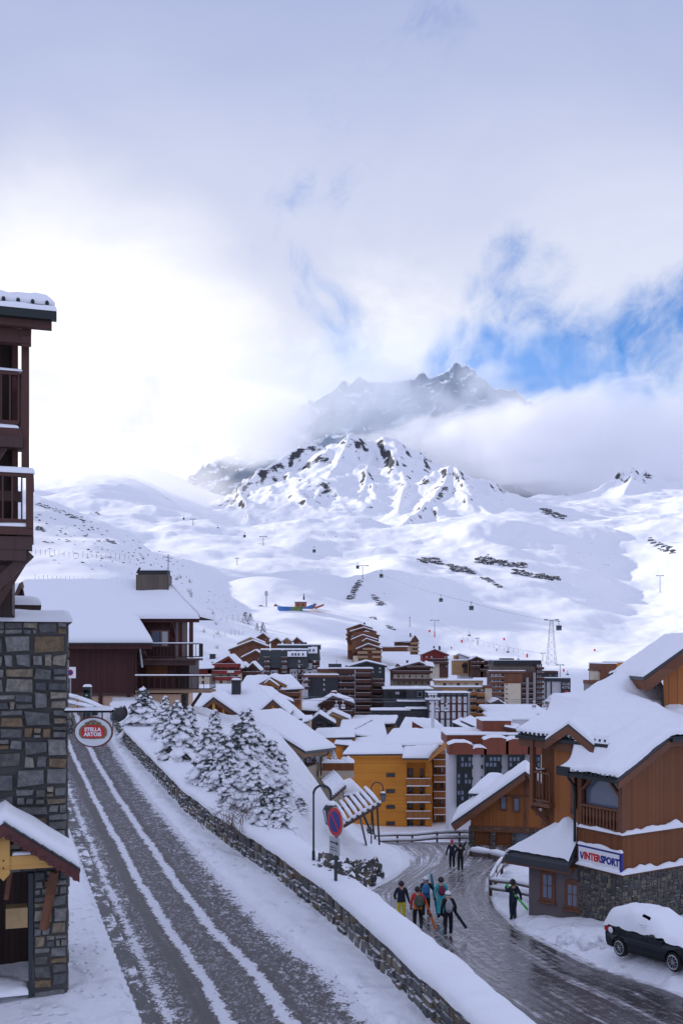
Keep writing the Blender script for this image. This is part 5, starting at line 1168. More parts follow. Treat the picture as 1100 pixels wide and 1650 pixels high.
    part('soffit', 'brown_boards', rw, lambda b: b.hexa([e0 + Vector((.3, .1, -.6)), e1 + Vector((0, .1, -.5)), f1 + Vector((0, 0, -.5)), f0 + Vector((.3, 0, -.6)), e0 + Vector((.1, .1, -.17)), e1 + Vector((0, .1, -.17)), f1 + Vector((0, 0, -.17)), f0 + Vector((.1, 0, -.17))]))
    G.part('wing_pipe', 'green_black', lambda b: b.tube([G.q(1050, 1096, 45.6), G.q(1056, 1108, 45.7), G.q(1066, 1110, 45.8), G.q(1068, 1150, 45.8)], .07, 7))
    G.part('vent_ridge', 'charcoal', lambda b: b.hexa([G.q(1004, 1082, 50), G.q(1040, 1080, 50), G.q(1040, 1080, 50.8), G.q(1004, 1082, 50.8), G.q(1006, 1076, 50), G.q(1040, 1075, 50), G.q(1040, 1075, 50.8), G.q(1006, 1076, 50.8)]))
    part('vent_snow', 'roof_snow', t, lambda b: b.pad([G.q(1004, 1077, 49.9), G.q(1042, 1075, 49.9)], [G.q(1004, 1077, 51), G.q(1042, 1075, 51)], .18, 5, edge=.15, nv=4), smooth=True)
    # rendered annex with arched windows and a ribbed snowy roof
    zg = z(1490, 43.4) - .4; zx = z(1396, 42)
    a1, a2 = Vector((-.02, 2.46, 0)), Vector((-.78, 4.6, 0)); wd = (a2 - a1).normalized(); wn_ = Vector((-wd.y, wd.x, 0)); wn_ = wn_ if wn_.x < 0 else -wn_
    G.part('annex_wall', 'grey_render', lambda b: b.poly([(a1.x, a1.y, zg), (a2.x, a2.y, zg), (1.3, 5.0, zg), (1.3, 2.46, zg)], (0, 0, zx + .3 - zg)))
    def wp(s_, o_, h_): return a1 + wd * s_ + wn_ * o_ + Vector((0, 0, h_))
    def wbox(b, s0, s1, o0, o1, h0, h1): b.hexa([wp(s0, o1, h0), wp(s1, o1, h0), wp(s1, o0, h0), wp(s0, o0, h0), wp(s0, o1, h1), wp(s1, o1, h1), wp(s1, o0, h1), wp(s0, o0, h1)])
    def arch(s_, w, zb_, zt_): return [wp(s_ - w, .04, zb_), wp(s_ + w, .04, zb_)] + [wp(s_ + w * math.cos(a), .04, zt_ - w * .55 + w * .55 * math.sin(a)) for a in [i * math.pi / 10 for i in range(11)]]
    for s_, vb, vt in ((1.36, 1454, 1402), (.20, 1460, 1412)):
        zb_ = z(vb, 42.8); zt_ = z(vt, 42.8)
        o = G.part('window', 'frame_brown', lambda b: b.poly(arch(s_, .36, zb_, zt_), wn_ * -.06))
        part('pane', 'bright_glass', o, lambda b: wbox(b, s_ - .20, s_ + .20, .03, .052, zb_ + .16, zt_ - .24)); part('glazing_bar', 'frame_brown', o, lambda b: (wbox(b, s_ - .02, s_ + .02, .05, .066, zb_ + .16, zt_ - .24), wbox(b, s_ - .2, s_ - .02, .05, .064, (zb_ + zt_) / 2 - .02, (zb_ + zt_) / 2 + .02), wbox(b, s_ + .02, s_ + .2, .05, .064, (zb_ + zt_) / 2 - .02, (zb_ + zt_) / 2 + .02)))
        part('sill', 'frame_brown', o, lambda b: wbox(b, s_ - .42, s_ + .42, .0, .12, zb_ - .09, zb_))
    ea, eb, ta, tb = Vector((-1.62, 5.25, z(1376, 43.6))), Vector((-.52, 2.46, z(1394, 41.8))), Vector((1.0, 4.1, z(1322, 44))), Vector((.42, 2.5, z(1330, 42.5)))
    b = MB(); dn = Vector((0, 0, -.14)); dn = Vector((0, 0, -.34)); d1 = Vector((0, 0, -.05)); d2 = Vector((0, 0, -.24)); b.hexa([ea + dn, eb + dn, tb + dn, ta + dn, ea + d1, eb + d1, tb + d2, ta + d2]); hb = Vector((1.3, 5.3, ea.z)); b.add([ea, ta, hb], [(0, 1, 2)])
    ra = b.build('annex_roof', 'roof_edge', t)
    part('eave_board', 'brown_timber', ra, lambda b: b.hexa([ea + Vector((.04, -.05, -.42)), eb + Vector((.04, 0, -.42)), eb + Vector((.16, 0, -.42)), ea + Vector((.16, -.05, -.42)), ea + Vector((.04, -.05, -.14)), eb + Vector((.04, 0, -.14)), eb + Vector((.16, 0, -.14)), ea + Vector((.16, -.05, -.14))]))
    part('soffit', 'brown_boards', ra, lambda b: b.hexa([ea + Vector((.16, -.1, -.30)), eb + Vector((.16, 0, -.30)), Vector((.2, 2.5, ea.z - .22)), Vector((.0, 5.1, ea.z - .22)), ea + Vector((.16, -.1, -.22)), eb + Vector((.16, 0, -.22)), Vector((.2, 2.5, ea.z - .14)), Vector((0, 5.1, ea.z - .14))]))
    def asn(b):
        nu, nv = 84, 22
        for j in range(nv + 1):
            for i in range(nu + 1):
                s = i / nu; w = j / nv; p = ea.lerp(eb, s).lerp(ta.lerp(tb, s), w)
                e = min(s, 1 - s) * nu / 5; f = w * nv / 4
                rib = .030 * abs(math.sin(s * math.pi * 21)) * (1 if w > .12 else .3)
                lump = .42 * math.exp(-((s - .52) / .17) ** 2 - ((w - .70) / .22) ** 2)
                p.z += .13 + .12 * min(1, f) * min(1, e) - rib * .9 + lump + .02 * float(pn(p.x * 3, p.y * 3)) + .10 * math.exp(-(w / .12) ** 2) * min(1, e)
                b.v.append(tuple(p))
        k = nu + 1
        for j in range(nv):
            for i in range(nu): b.f.append((j * k + i, j * k + i + 1, (j + 1) * k + i + 1, (j + 1) * k + i)); b.m.append(0)
    part('snow', 'roof_snow', ra, asn, smooth=True)
    part('snow', 'roof_snow', ra, lambda b: b.pad([ea, hb], [ta, ta + Vector((.1, 0, 0))], .16, 3, edge=.14), smooth=True)
    # the shop sign on the left face
    S = thing('shop_sign', 'long white shop sign with red and blue lettering in blue frame', 'sign', G.t.matrix_basis @ Vector((0, 0, 0)))
    zsg = (z(1401, 41) + z(1366, 41)) / 2; S.matrix_basis = Matrix.Translation((11.3, 40, -11.6)) @ Matrix.Rotation(R(32 - 90), 4, 'Z') @ Matrix.Translation((-1.12, -.05, zsg))
    part('sign_frame', 'blue_paint', S, lambda b: b.box(-1.2, 1.2, -.08, .02, -.42, .42)); bd = part('sign_board', 'white_paint', S, lambda b: b.box(-1.13, 1.09, -.10, -.078, -.30, .34))
    text('INTER', .40, 'red_paint', bd, (-.36, -.105, 0), bold=.022, sx=.83); text('SPORT', .40, 'blue_paint', bd, (.60, -.105, 0), bold=.022, sx=.83)
    part('emblem', 'blue_paint', bd, lambda b: b.poly([(-1.06, -.106, .12), (-.98, -.106, .16), (-.94, -.106, -.02), (-.80, -.106, .16), (-.90, -.106, -.16), (-.98, -.106, -.14)][::-1], (0, .006, 0))); part('emblem', 'red_paint', bd, lambda b: b.poly([(-.92, -.108, .10), (-.80, -.108, .18), (-.86, -.108, .02)][::-1], (0, .006, 0)))
    part('snow', 'roof_snow', S, lambda b: b.pad([(-1.2, -.10, .42), (1.2, -.10, .42)], [(-1.2, .03, .42), (1.2, .03, .42)], .12, 4, .5, edge=.06, nv=3), smooth=True)
make_shop()
# ------------------------------------------------------------------ chalet cut by the right edge of the photograph
def make_edge_chalet():
    G = Local('balcony_house', 'house with snowy balcony roof and lit doorway beyond the shop chalet', 'house', P(1090, 1470, 43.5), R(32)); q = G.q; t = G.t
    z = lambda v: (1470 - v) / F * 43.5
    G.part('wall', 'grey_render', lambda b: b.box(.25, 5, .6, 4, -1, z(1345)))
    G.part('upper_wall', 'brown_boards', lambda b: b.box(.3, 5, 1.2, 4, z(1345), z(1235)))
    rf = roof(t, [(-.35, -.8, z(1250)), (5, -.8, z(1250))], [(-.35, 1.2, z(1226)), (5, 1.2, z(1226))], .12, .30, 'roof_edge', seed=2, edge=.2)
    balcony(t, -.1, 5, -.5, 1.2, z(1290), 1.15, 'brown_timber', True, .10, pitch=.18, sides='l')
    G.part('post', 'brown_timber', lambda b: b.box(-.08, .08, -.48, -.32, z(1290), z(1250)))
    G.part('doorway', 'charcoal', lambda b: b.box(-.05, 3, .45, .6, z(1345), z(1297)))
    G.part('step_snow', 'roof_snow', lambda b: b.pad([(-.2, .1, z(1345)), (3, .1, z(1345))], [(-.2, .6, z(1345)), (3, .6, z(1345))], .14, 3), smooth=True)
    m = bpy.data.materials.new('lamp_glow'); m.use_nodes = True; w = NT(m.node_tree); w.new('ShaderNodeOutputMaterial', {0: w.new('ShaderNodeEmission', {'Color': (1, .75, .35), 'Strength': 2.5}).outputs[0]}); M['lamp_glow'] = m
    ln = G.part('wall_lamp', 'black_metal', lambda b: b.box(.30, .44, .36, .46, z(1302), z(1299.5))); part('bulb', 'lamp_glow', ln, lambda b: b.ball((.37, .40, z(1304)), (.05, .05, .08), 8, 6))
make_edge_chalet()
# ------------------------------------------------------------------ garage chalet
def make_garage():
    Y = 78; G = Local('garage_chalet', 'brown boarded chalet with stone garage storey and two doors at the road bend', 'chalet', P(838, 1372, Y), R(-11)); q = G.q; t = G.t
    zb = q(1, 1336, Y).z; a = q(846, 1240, Y); l = q(727, 1326, Y); sl = (a.z - l.z) / (a.x - l.x); r = Vector((a.x + 4.2, 0, a.z - 4.2 * sl))
    xl = q(757, 1, Y).x; xr = q(935, 1, Y).x
    G.part('gable_wall', 'orange_boards', lambda b: b.poly([(xl, 0, zb), (xr, 0, zb), (xr, 0, a.z - sl * (xr - a.x) - .3), (a.x, 0, a.z - .35), (xl, 0, a.z - sl * (a.x - xl) - .35)], (0, 4.4, 0)))
    y0, y1 = -1.3, 4.6; A = [(l.x, y0, l.z), (a.x, y0, a.z), (xr + 1, y0, a.z - sl * (xr + 1 - a.x))]; B = [(p[0], y1, p[2]) for p in A]
    rf = roof(t, A, B, .22, .34, 'roof_edge', seed=6, edge=.3, nu=24)
    def barge(b):
        for p, c in ((A[0], A[1]), (A[1], A[2])):
            p = Vector(p); c = Vector(c); b.poly([p + Vector((.05, -.03, -.2)), c + Vector((0, -.03, -.2)), c + Vector((0, -.03, -.66)), p + Vector((.3, -.03, -.60))], (0, .12, 0))
    part('bargeboard', 'brown_timber', rf, barge)
    part('purlin', 'dark_timber', rf, lambda b: [b.beam((a.x - d, -1.2, a.z - sl * d - .55), (a.x - d, .1, a.z - sl * d - .55), .22, .28) for d in (.0, 2.0, 3.7)])
    lo = roof(t, [(q(752, 1, 80).x, 3, q(1, 1284, 80).z), (q(786, 1, 80).x, 3, q(1, 1284, 80).z)], [(q(785, 1, 84).x, 7, q(1, 1254, 84).z), (q(810, 1, 84).x, 7, q(1, 1254, 84).z)], .2, .4, 'roof_edge', seed=8, name='lower_roof')
    for u, v, w, m in ((811, 1295, 12, 'bright_glass'), (832, 1297, 12, 'bright_glass'), (869, 1300, 13, 'curtain')): window(G, t, q(u, v, Y).x, 0, q(u, v, Y).z, w * Y / F, 24 * Y / F, 'f', 'frame_brown', m, 0, .12)
    G.part('trim_board', 'brown_timber', lambda b: (b.box(xl, xr, -.06, 0, zb - .02, zb + .16), b.box(a.x - .1, a.x + .1, -.05, 0, zb + .16, a.z - .5), b.box(q(780, 1, Y).x, xr, -.05, 0, q(1, 1283, Y).z - .08, q(1, 1283, Y).z + .08)))
    doors = [(q(763, 1, Y).x, q(789, 1, Y).x), (q(798, 1, Y).x, q(824, 1, Y).x), (q(831, 1, Y).x, q(852, 1, Y).x)]; zd = q(1, 1342, Y).z
    def ston(b):
        xs = [xl - .15] + [x for d in doors for x in d] + [xr]
        for i in range(0, len(xs), 2): stones(b, xs[i], xs[i + 1], -1, zd, lambda s, h, d: Vector((s, -d, h)), 40 + i, .5, .2, .06); b.box(xs[i], xs[i + 1], .0, .3, -1, zd)
        stones(b, xl - .15, xr, zd, zb - .02, lambda s, h, d: Vector((s, -d, h)), 47, .5, .2, .06); b.box(xl - .15, xr, .0, .5, zd, zb - .02); b.box(xl - .1, xl, .31, 4.4, -1, zb)
    G.part('stone_storey', 'brown_stone', ston)
    for i, d in enumerate(doors): G.part('garage_door' if i < 2 else 'glazed_door', 'brown_boards' if i < 2 else 'bright_glass', lambda b: b.box(d[0], d[1], .15, .28, -1, zd))
    G.part('lintel', 'brown_timber', lambda b: b.box(doors[0][0] - .1, doors[2][1] + .1, -.09, .06, zd - .02, zd + .2))
make_garage()
# ------------------------------------------------------------------ parked car under snow
def make_car():
    p1 = Vector((9.35, 33.7, 0)); ang = R(-64); z0 = -10.34
    t = thing('parked_car', 'black hatchback buried under deep snow, parked by the stone corner', 'car', (10.17, 34.0, z0), ang); t.rotation_euler = (0, R(-4.5), ang); t.scale = (.95, .95, .95)
    # local: x forwards from the rear axle, y to its left; the side we see is -y
    W = .88
    mat('car_paint', (.006, .010, .014), .18, spec=.6); mat('tyre', (.012, .012, .013), .8); mat('alloy', (.55, .56, .58), .3, .8); mat('tail_red', (.5, .01, .02), .2); mat('head_glass', (.35, .38, .42), .1, spec=.7)
    prof = [(-.78, .42), (-.80, .70), (-.74, .95), (-.62, 1.02), (2.45, .93), (3.05, .86), (3.30, .72), (3.36, .50), (3.30, .28), (2.98, .24)]
    def wheelcut(cx): return [(cx + .37 * math.cos(a), .31 + .37 * math.sin(a)) for a in [math.pi * i / 10 for i in range(11)]]
    side = prof + [(2.98, .24)] + wheelcut(2.6) + [(2.2, .22), (.42, .22)] + wheelcut(0) + [(-.40, .25), (-.70, .28)]
    seen = []; [seen.append(p) for p in side if not seen or (Vector(p) - Vector(seen[-1])).length > .015]
    def body(b):
        n = len(seen); L = [(x, -W + .05 * max(0, (z - .55)) + (.10 * max(0, x - 2.6) + .12 * max(0, -x - .4)), z) for x, z in seen]; Rr = [(x, -y, z) for x, y, z in L]
        b.add(L + Rr, [tuple(range(n)), tuple(range(2 * n - 1, n - 1, -1))] + [(i, i + n, (i + 1) % n + n, (i + 1) % n) for i in range(n)])
    part('body', 'car_paint', t, body, bevel=.035)
    cab = [(-.66, 1.0), (-.60, 1.30), (-.42, 1.46), (.5, 1.52), (1.15, 1.46), (1.75, 1.15), (2.15, .93)]
    def cabin(b):
        n = len(cab); L = [(x, -.80 + .28 * (z - .95), z) for x, z in cab]; Rr = [(x, -y, z) for x, y, z in L]
        b.add(L + Rr, [tuple(range(n)), tuple(range(2 * n - 1, n - 1, -1))] + [(i, i + n, (i + 1) % n + n, (i + 1) % n) for i in range(n)])
    part('cabin', 'glass', t, cabin)
    # doors as raised skins with a seam
    for x0, x1 in ((.38, 1.16), (1.18, 2.12)):
        d = part('door', 'car_paint', t, lambda b: b.hexa([(x0, -W - .004, .34), (x1, -W - .004, .34), (x1, -W + .05, .34), (x0, -W + .05, .34), (x0, -W + .022, .93), (x1, -W + .022, .91), (x1, -W + .08, .91), (x0, -W + .08, .93)]), bevel=.012)
        part('handle', 'car_paint', d, lambda b: b.box(x0 + .06, x0 + .22, -W - .02, -W + .02, .80, .83))
    part('sill_trim', 'tyre', t, lambda b: b.box(.40, 2.18, -W - .012, -W + .1, .22, .30))
    for cx in (0, 2.6):
        for sy in (-1, 1):
            w = part('wheel', 'tyre', t, lambda b: b.tube([(cx, sy * (W - .20), .31), (cx, sy * (W - .18), .31), (cx, sy * (W - .01), .31), (cx, sy * (W + .005), .31)], [.28, .315, .315, .29], 28), smooth=False)
            def rim(b):
                y = sy * (W + .012); b.tube([(cx + .225 * math.cos(a), y, .31 + .225 * math.sin(a)) for a in [i * math.pi / 14 for i in range(29)]], .018, 6, caps=False); b.tube([(cx, y - sy * .03, .31), (cx, y, .31)], [.06, .05], 12)
                for i in range(10):
                    a = i * math.pi / 5 + .2; b.beam((cx + .04 * math.cos(a), y - sy * .01, .31 + .04 * math.sin(a)), (cx + .22 * math.cos(a), y - sy * .01, .31 + .22 * math.sin(a)), .02, .035, up=(0, 1, 0))
            part('rim', 'alloy', w, rim)
            part('brake_disc', 'dark_steel', w, lambda b: b.tube([(cx, sy * (W - .03), .31), (cx, sy * (W - .004), .31)], .22, 20))
    part('tail_lamp', 'tail_red', t, lambda b: b.box(-.79, -.55, -W + .04, -W + .16, .80, .98)); part('tail_lamp', 'tail_red', t, lambda b: b.box(-.79, -.55, W - .16, W - .04, .80, .98))
    part('headlamp', 'head_glass', t, lambda b: b.hexa([(3.02, -.80, .58), (3.33, -.70, .58), (3.33, -.45, .58), (3.0, -.5, .58), (2.98, -.80, .76), (3.20, -.72, .74), (3.28, -.45, .74), (3.0, -.5, .76)])); part('headlamp', 'head_glass', t, lambda b: b.hexa([(3.0, .5, .58), (3.33, .45, .58), (3.33, .70, .58), (3.02, .80, .58), (3.0, .5, .76), (3.28, .45, .74), (3.20, .72, .74), (2.98, .80, .76)]))
    part('fog_lamp', 'head_glass', t, lambda b: b.ball((3.28, -.66, .42), (.06, .07, .06), 10, 6))
    part('mirror', 'car_paint', t, lambda b: b.ball((1.78, -.99, 1.02), (.10, .12, .08), 10, 6), smooth=True)
    # snow lying on the roof, bonnet, screens and along the upper doors
    top = [(-.86, .98), (-.82, 1.25), (-.66, 1.58), (-.1, 1.76), (.6, 1.80), (1.15, 1.72), (1.7, 1.46), (2.2, 1.22), (2.8, 1.12), (3.2, .98), (3.37, .78)]
    def snow(b):
        xs = np.linspace(-.86, 3.37, 46); tz = np.interp(xs, [p[0] for p in top], [p[1] for p in top]); m = 22
        for i, (x, z) in enumerate(zip(xs, tz)):
            lowz = 1.00 + .02 * math.sin(x * 9) if x < 2.25 else .90 - .12 * max(0, x - 2.9)
            if -.55 < x < .1: lowz += .05
            for j in range(m + 1):
                f = -1 + 2 * j / m; w = .90 - .05 * max(0, x - 2.6) - .06 * max(0, -x - .4)
                sgn = 1 if f > 0 else -1; c = abs(f)
                prof_ = (1 - c ** 5.0) ** .62
                y = sgn * (min(1, c / .80) * .66 + max(0, c - .80) / .20 * (w - .66)) if True else 0
                zz = lowz + (z - lowz) * prof_
                k = float(pn(x * 2.1 + 4, y * 2.1 + zz)) * .05 + float(pn(x * 7, y * 7 + zz * 5)) * .018
                b.v.append((x, y * (1 + k * .4), zz + k * (1 if c < .97 else .6)))
        for i in range(len(xs) - 1):
            for j in range(m):
                cx = (xs[i] + xs[i + 1]) / 2
                if j == 2 and 1.02 < cx < 1.36: continue          # a patch of side glass left bare
                b.f.append((i * (m + 1) + j, (i + 1) * (m + 1) + j, (i + 1) * (m + 1) + j + 1, i * (m + 1) + j + 1)); b.m.append(0)
    part('snow', 'snow', t, snow, smooth=True)
    part('snow_patch', 'snow', t, lambda b: b.ball((-.42, -.87, .86), (.13, .03, .12), 10, 6), smooth=True)
    part('window_snow', 'snow', t, lambda b: [b.ball((1.06 + .045 * (i % 8) + .02 * math.sin(i * 7), -.80 - .02 * (i % 3), 1.06 + .05 * (i // 8) + .03 * math.sin(i * 3)), (.022, .02, .022), 6, 4) for i in range(48) if (i * 7) % 3], smooth=True)
make_car()
rocks('snow_heap', 'ploughed snow heap at the foot of the stone shop corner', [Vector((8.6 + .35 * i, 38.2 - .5 * i + .3 * math.sin(i * 2), -11.2 + .09 * i)) for i in range(8)], 3, .55, 'snow', .6, True)
# ------------------------------------------------------------------ the village
class Far(Local):
    """a building drawn from the photograph at distance Y: x, z in metres from columns and rows"""
    def __init__(s, name, label, cat, u, v, Y, rz=0, group=None):
        super().__init__(name, label, cat, P(u, v, Y), R(rz), group); s.Y = Y; s.k = Y / F; s.u0 = u; s.v0 = v
    def X(s, u, dy=0): return ((u - 550) / F * (s.Y + dy) - s.loc.x)
    def Z(s, v, dy=0): return ((HV - v) / F * (s.Y + dy) - s.loc.z)
    def box(s, name, m, u0, u1, v0, v1, dy=0, dep=8, parent=None):
        return s.part(name, m, lambda b: b.box(s.X(u0, dy), s.X(u1, dy), dy, dy + dep, s.Z(v1, dy), s.Z(v0, dy)), parent=parent)
    def flat_snow(s, u0, u1, v, dy=0, dep=8, th=.5, parent=None, up=0, over=.15, seed=0):
        x0, x1, z = s.X(u0, dy) - over, s.X(u1, dy) + over, s.Z(v, dy)
        return s.part('snow', 'roof_snow', lambda b: b.pad([(x0, dy - over, z + .02), (x1, dy - over, z + .02)], [(x0, dy + dep, z + .02 + up), (x1, dy + dep, z + .02 + up)], th * .75, seed + u0, .1), parent=parent, smooth=True)
    def wins(s, us, vs, w, h, dy=0, frame='frame_dark', pane='glass', mull=1, parent=None):
        for i, u in enumerate(us):
            for j, v in enumerate(vs): window(s, parent or s.t, s.X(u, dy), dy, s.Z(v, dy), w * s.k, h * s.k, 'f', frame, pane if not isinstance(pane, (list, tuple)) else pane[(i * 3 + j * 5) % len(pane)], mull, .09 * min(1, s.k / .12) + .03, sub=False, dep=.10)
    def bals(s, u0, u1, vs, h, m='village_wood', dy=0, out=1.2, snow=True, name='balcony', floor=2.0):
        for v in vs:
            x0, x1, z0, z1 = s.X(u0, dy), s.X(u1, dy), s.Z(v, dy), s.Z(v - h, dy)
            def f(b):
                b.box(x0, x1, dy - out, dy - .0, z0 - .18, z0); b.box(x0, x1, dy - out - .003, dy - out + .06, z0 + .004, z1 - .12 if z1 - z0 > .6 else z1); b.box(x0, x1, dy - out - .02, dy - out + .08, z1 - .10, z1)
                b.box(x0, x0 + .06, dy - out + .07, dy, z0 + .004, z1); b.box(x1 - .06, x1, dy - out + .07, dy, z0 + .004, z1)
                if snow: b.box(x0 - .03, x1 + .03, dy - out - .04, dy - out + .10, z1 + .003, z1 + (.09 if s.Y < 160 else .05), 1); s.Y < 160 and b.box(x0 + .08, x1 - .08, dy - out - .05, dy - out - .006, z0 - .1, z0 + .04, 1)
            s.part(name, [m, 'roof_snow'], f)
    def gable(s, u0, ua, u1, va, ve0, ve1, vb, dy=0, dep=9, wall='village_wood', over=.7, snow=.5, split=None, basemat='cream', edge='roof_edge', front=True):
        """a gable facing us: walls, roof, snow"""
        k = (s.Y + dy) / F; x0, xa, x1 = s.X(u0, dy), s.X(ua, dy), s.X(u1, dy); za, z0, z1, zb = s.Z(va, dy), s.Z(ve0, dy), s.Z(ve1, dy), s.Z(vb, dy)
        zs = s.Z(split, dy) if split else zb; i = .12 * (x1 - x0); f0 = (za - z0) / (xa - x0); f1 = (za - z1) / (x1 - xa); i0 = i1 = over * .8
        if front:
            s.part('wall', wall, lambda b: b.poly([(x0 + i0, dy, zs), (x1 - i1, dy, zs), (x1 - i1, dy, z1 + f1 * i1 - .25), (xa, dy, za - .25), (x0 + i0, dy, z0 + f0 * i0 - .25)], (0, dep, 0)))
            if split: s.part('lower_wall', basemat, lambda b: b.box(x0 + i0, x1 - i1, dy - .02, dy + dep, zb, zs - .004))
        A = [(x0, dy - over, z0), (xa, dy - over, za), (x1, dy - over, z1)]; B = [(p[0], dy + dep, p[2]) for p in A]
        rf = roof(s.t, A, B, .20, snow * .75, edge, seed=int(ua), edge=.35)
        part('bargeboard', wall, rf, lambda b: [b.poly([Vector(p) + Vector((0, -.03, -.2)), Vector(c) + Vector((0, -.03, -.2)), Vector(c) + Vector((0, -.03, -.55)), Vector(p) + Vector((0, -.03, -.55))], (0, .1, 0)) for p, c in ((A[0], A[1]), (A[1], A[2]))])
        return rf
    def slope(s, p, th=.2, snow=.5, edge='roof_edge', name='roof'):
        """p: near-left, near-right, far-right, far-left as (u, v, Y)"""
        a, b_, c, d = [s.q(*x) for x in p]; return roof(s.t, [a, b_], [d, c], th, snow * .72, edge, seed=int(p[0][0]), edge=.35)
    def chimney(s, u, v0, v1, w, dy=3, m='charcoal', parent=None):
        x = s.X(u, dy); ww = w * s.k / 2
        c = s.part('chimney', m, lambda b: (b.box(x - ww, x + ww, dy, dy + ww * 2, s.Z(v1, dy) - 1.2, s.Z(v0, dy)), b.box(x - ww - .08, x + ww + .08, dy - .08, dy + ww * 2 + .08, s.Z(v0, dy), s.Z(v0, dy) + .12)), parent=parent)
        part('snow', 'roof_snow', c, lambda b: b.pad([(x - ww, dy, s.Z(v0, dy) + .12), (x + ww, dy, s.Z(v0, dy) + .12)], [(x - ww, dy + ww * 2, s.Z(v0, dy) + .12), (x + ww, dy + ww * 2, s.Z(v0, dy) + .12)], .2, 3, nu=4, nv=4), smooth=True)
GL = ['glass', 'bright_glass', 'glass', 'curtain', 'glass', 'glass']
# --- house with two open gables under one big snowy roof
g = Far('gabled_house', 'long snowy-roofed house with two open timber gables behind the spruces', 'house', 345, 1190, 98)
g.box('wall', 'pale_boards', 318, 455, 1152, 1215, 1.5, 8); g.slope([(298, 1168, 97), (470, 1168, 97), (412, 1106, 109), (310, 1108, 109)], snow=.55); g.slope([(412, 1106, 109), (470, 1168, 97), (498, 1162, 101), (440, 1112, 112)], snow=.5); g.slope([(430, 1164, 97), (487, 1158, 99), (462, 1138, 104), (430, 1138, 104)], snow=.4)
for u0, ua, u1, va, ve in ((310, 345, 387, 1123, 1152), (413, 440, 467, 1127, 1151)):
    g.gable(u0, ua, u1, va, ve, ve, ve + 3, -4, 8, 'brown_timber', .5, .4, front=False)
    xa, x0, x1 = g.X(ua, -4), g.X(u0, -4), g.X(u1, -4); za, ze = g.Z(va, -4), g.Z(ve, -4)
    g.part('gable_wall', 'orange_boards', lambda b: b.poly([(x0 + .7, -3.0, ze - .1), (x1 - .7, -3.0, ze - .1), (xa, -3.0, za - .5)], (0, .2, 0)))
    g.part('king_post', 'yellow_timber', lambda b: b.box(xa - .12, xa + .12, -4.4, -4.15, ze - .2, za - .5))
    for d in (-.9, .9): g.part('strut', 'yellow_timber', lambda b: b.box(xa + d * 1.0 - .09, xa + d * 1.0 + .09, -4.3, -4.1, ze - 1.4 if u0 < 400 else ze - .1, ze + .9))
tb = g.part('crossbeam', 'brown_timber', lambda b: b.box(g.X(312, -4), g.X(386, -4), -4.5, -4.2, g.Z(1158, -4), g.Z(1154.5, -4))); part('snow', 'roof_snow', tb, lambda b: b.pad([(g.X(312, -4), -4.6, g.Z(1154.5, -4)), (g.X(386, -4), -4.6, g.Z(1154.5, -4))], [(g.X(312, -4), -4.1, g.Z(1154.5, -4)), (g.X(386, -4), -4.1, g.Z(1154.5, -4))], .18, 3), smooth=True)
g.box('recess_wall', 'brown_boards', 315, 384, 1152, 1190, -2.5, 3); g.wins((325, 340, 355, 372), (1166,), 8, 11, -2.5, 'frame_brown', GL); g.chimney(380, 1098, 1118, 15, 7)
# --- beige house with long eave
g = Far('beige_house', 'beige rendered house with long sloping snowy roof and balcony planter', 'house', 460, 1300, 80)
E0, E1, R0, R1 = (492, 1211, 76), (541, 1205, 82.5), (392, 1150, 79), (452, 1144, 87)
rf = g.slope([E0, E1, R1, R0], .22, .36); e0, e1, r0, r1 = g.q(*E0), g.q(*E1), g.q(*R0), g.q(*R1); dn = Vector((0, 0, -.22))
part('bargeboard', 'pale_boards', rf, lambda b: b.hexa([r0 + Vector((0, -.04, -.62)), e0 + Vector((0, -.04, -.55)), e0 + Vector((0, .08, -.55)), r0 + Vector((0, .08, -.62)), r0 + Vector((0, -.04, -.2)), e0 + Vector((0, -.04, -.2)), e0 + Vector((0, .08, -.2)), r0 + Vector((0, .08, -.2))]))
part('eave_board', 'pale_boards', rf, lambda b: b.hexa([e0 + Vector((-.15, .1, -.5)), e1 + Vector((-.15, 0, -.5)), e1 + Vector((-.25, 0, -.5)), e0 + Vector((-.25, .1, -.5)), e0 + Vector((-.06, .1, -.21)), e1 + Vector((-.06, 0, -.21)), e1 + Vector((-.16, 0, -.21)), e0 + Vector((-.16, .1, -.21))]))
w0, w1, w2 = g.q(398, 1200, 80), g.q(487, 1200, 77.2), g.q(518, 1200, 82); zb = -2.5
def bw(b):
    zf = lambda u: r0.z + (e0.z - r0.z) * (u - 392) / 100 - .4
    b.poly([(w0.x, w0.y, zb), (w1.x, w1.y, zb), (w1.x, w1.y, zf(485)), (w0.x, w0.y, zf(398))], (w2.x - w1.x, w2.y - w1.y, 0))
g.part('wall', 'beige', bw)
d = (w2 - w1); d.z = 0; d.normalize(); ang = math.atan2(d.y, d.x)
def on_side(name, mats, s0, s1, z0, z1, o0, o1, parent=None):
    n = Vector((d.y, -d.x, 0)); p = Vector((w1.x, w1.y, 0))
    def c(s, o): return p + d * s + n * o
    return g.part(name, mats, lambda b: b.hexa([Vector((*c(s0, o1).xy, z0)), Vector((*c(s1, o1).xy, z0)), Vector((*c(s1, o0).xy, z0)), Vector((*c(s0, o0).xy, z0)), Vector((*c(s0, o1).xy, z1)), Vector((*c(s1, o1).xy, z1)), Vector((*c(s1, o0).xy, z1)), Vector((*c(s0, o0).xy, z1))]), parent=parent)
zt, zl_ = g.q(500, 1217, 79).z, g.q(500, 1235, 79).z
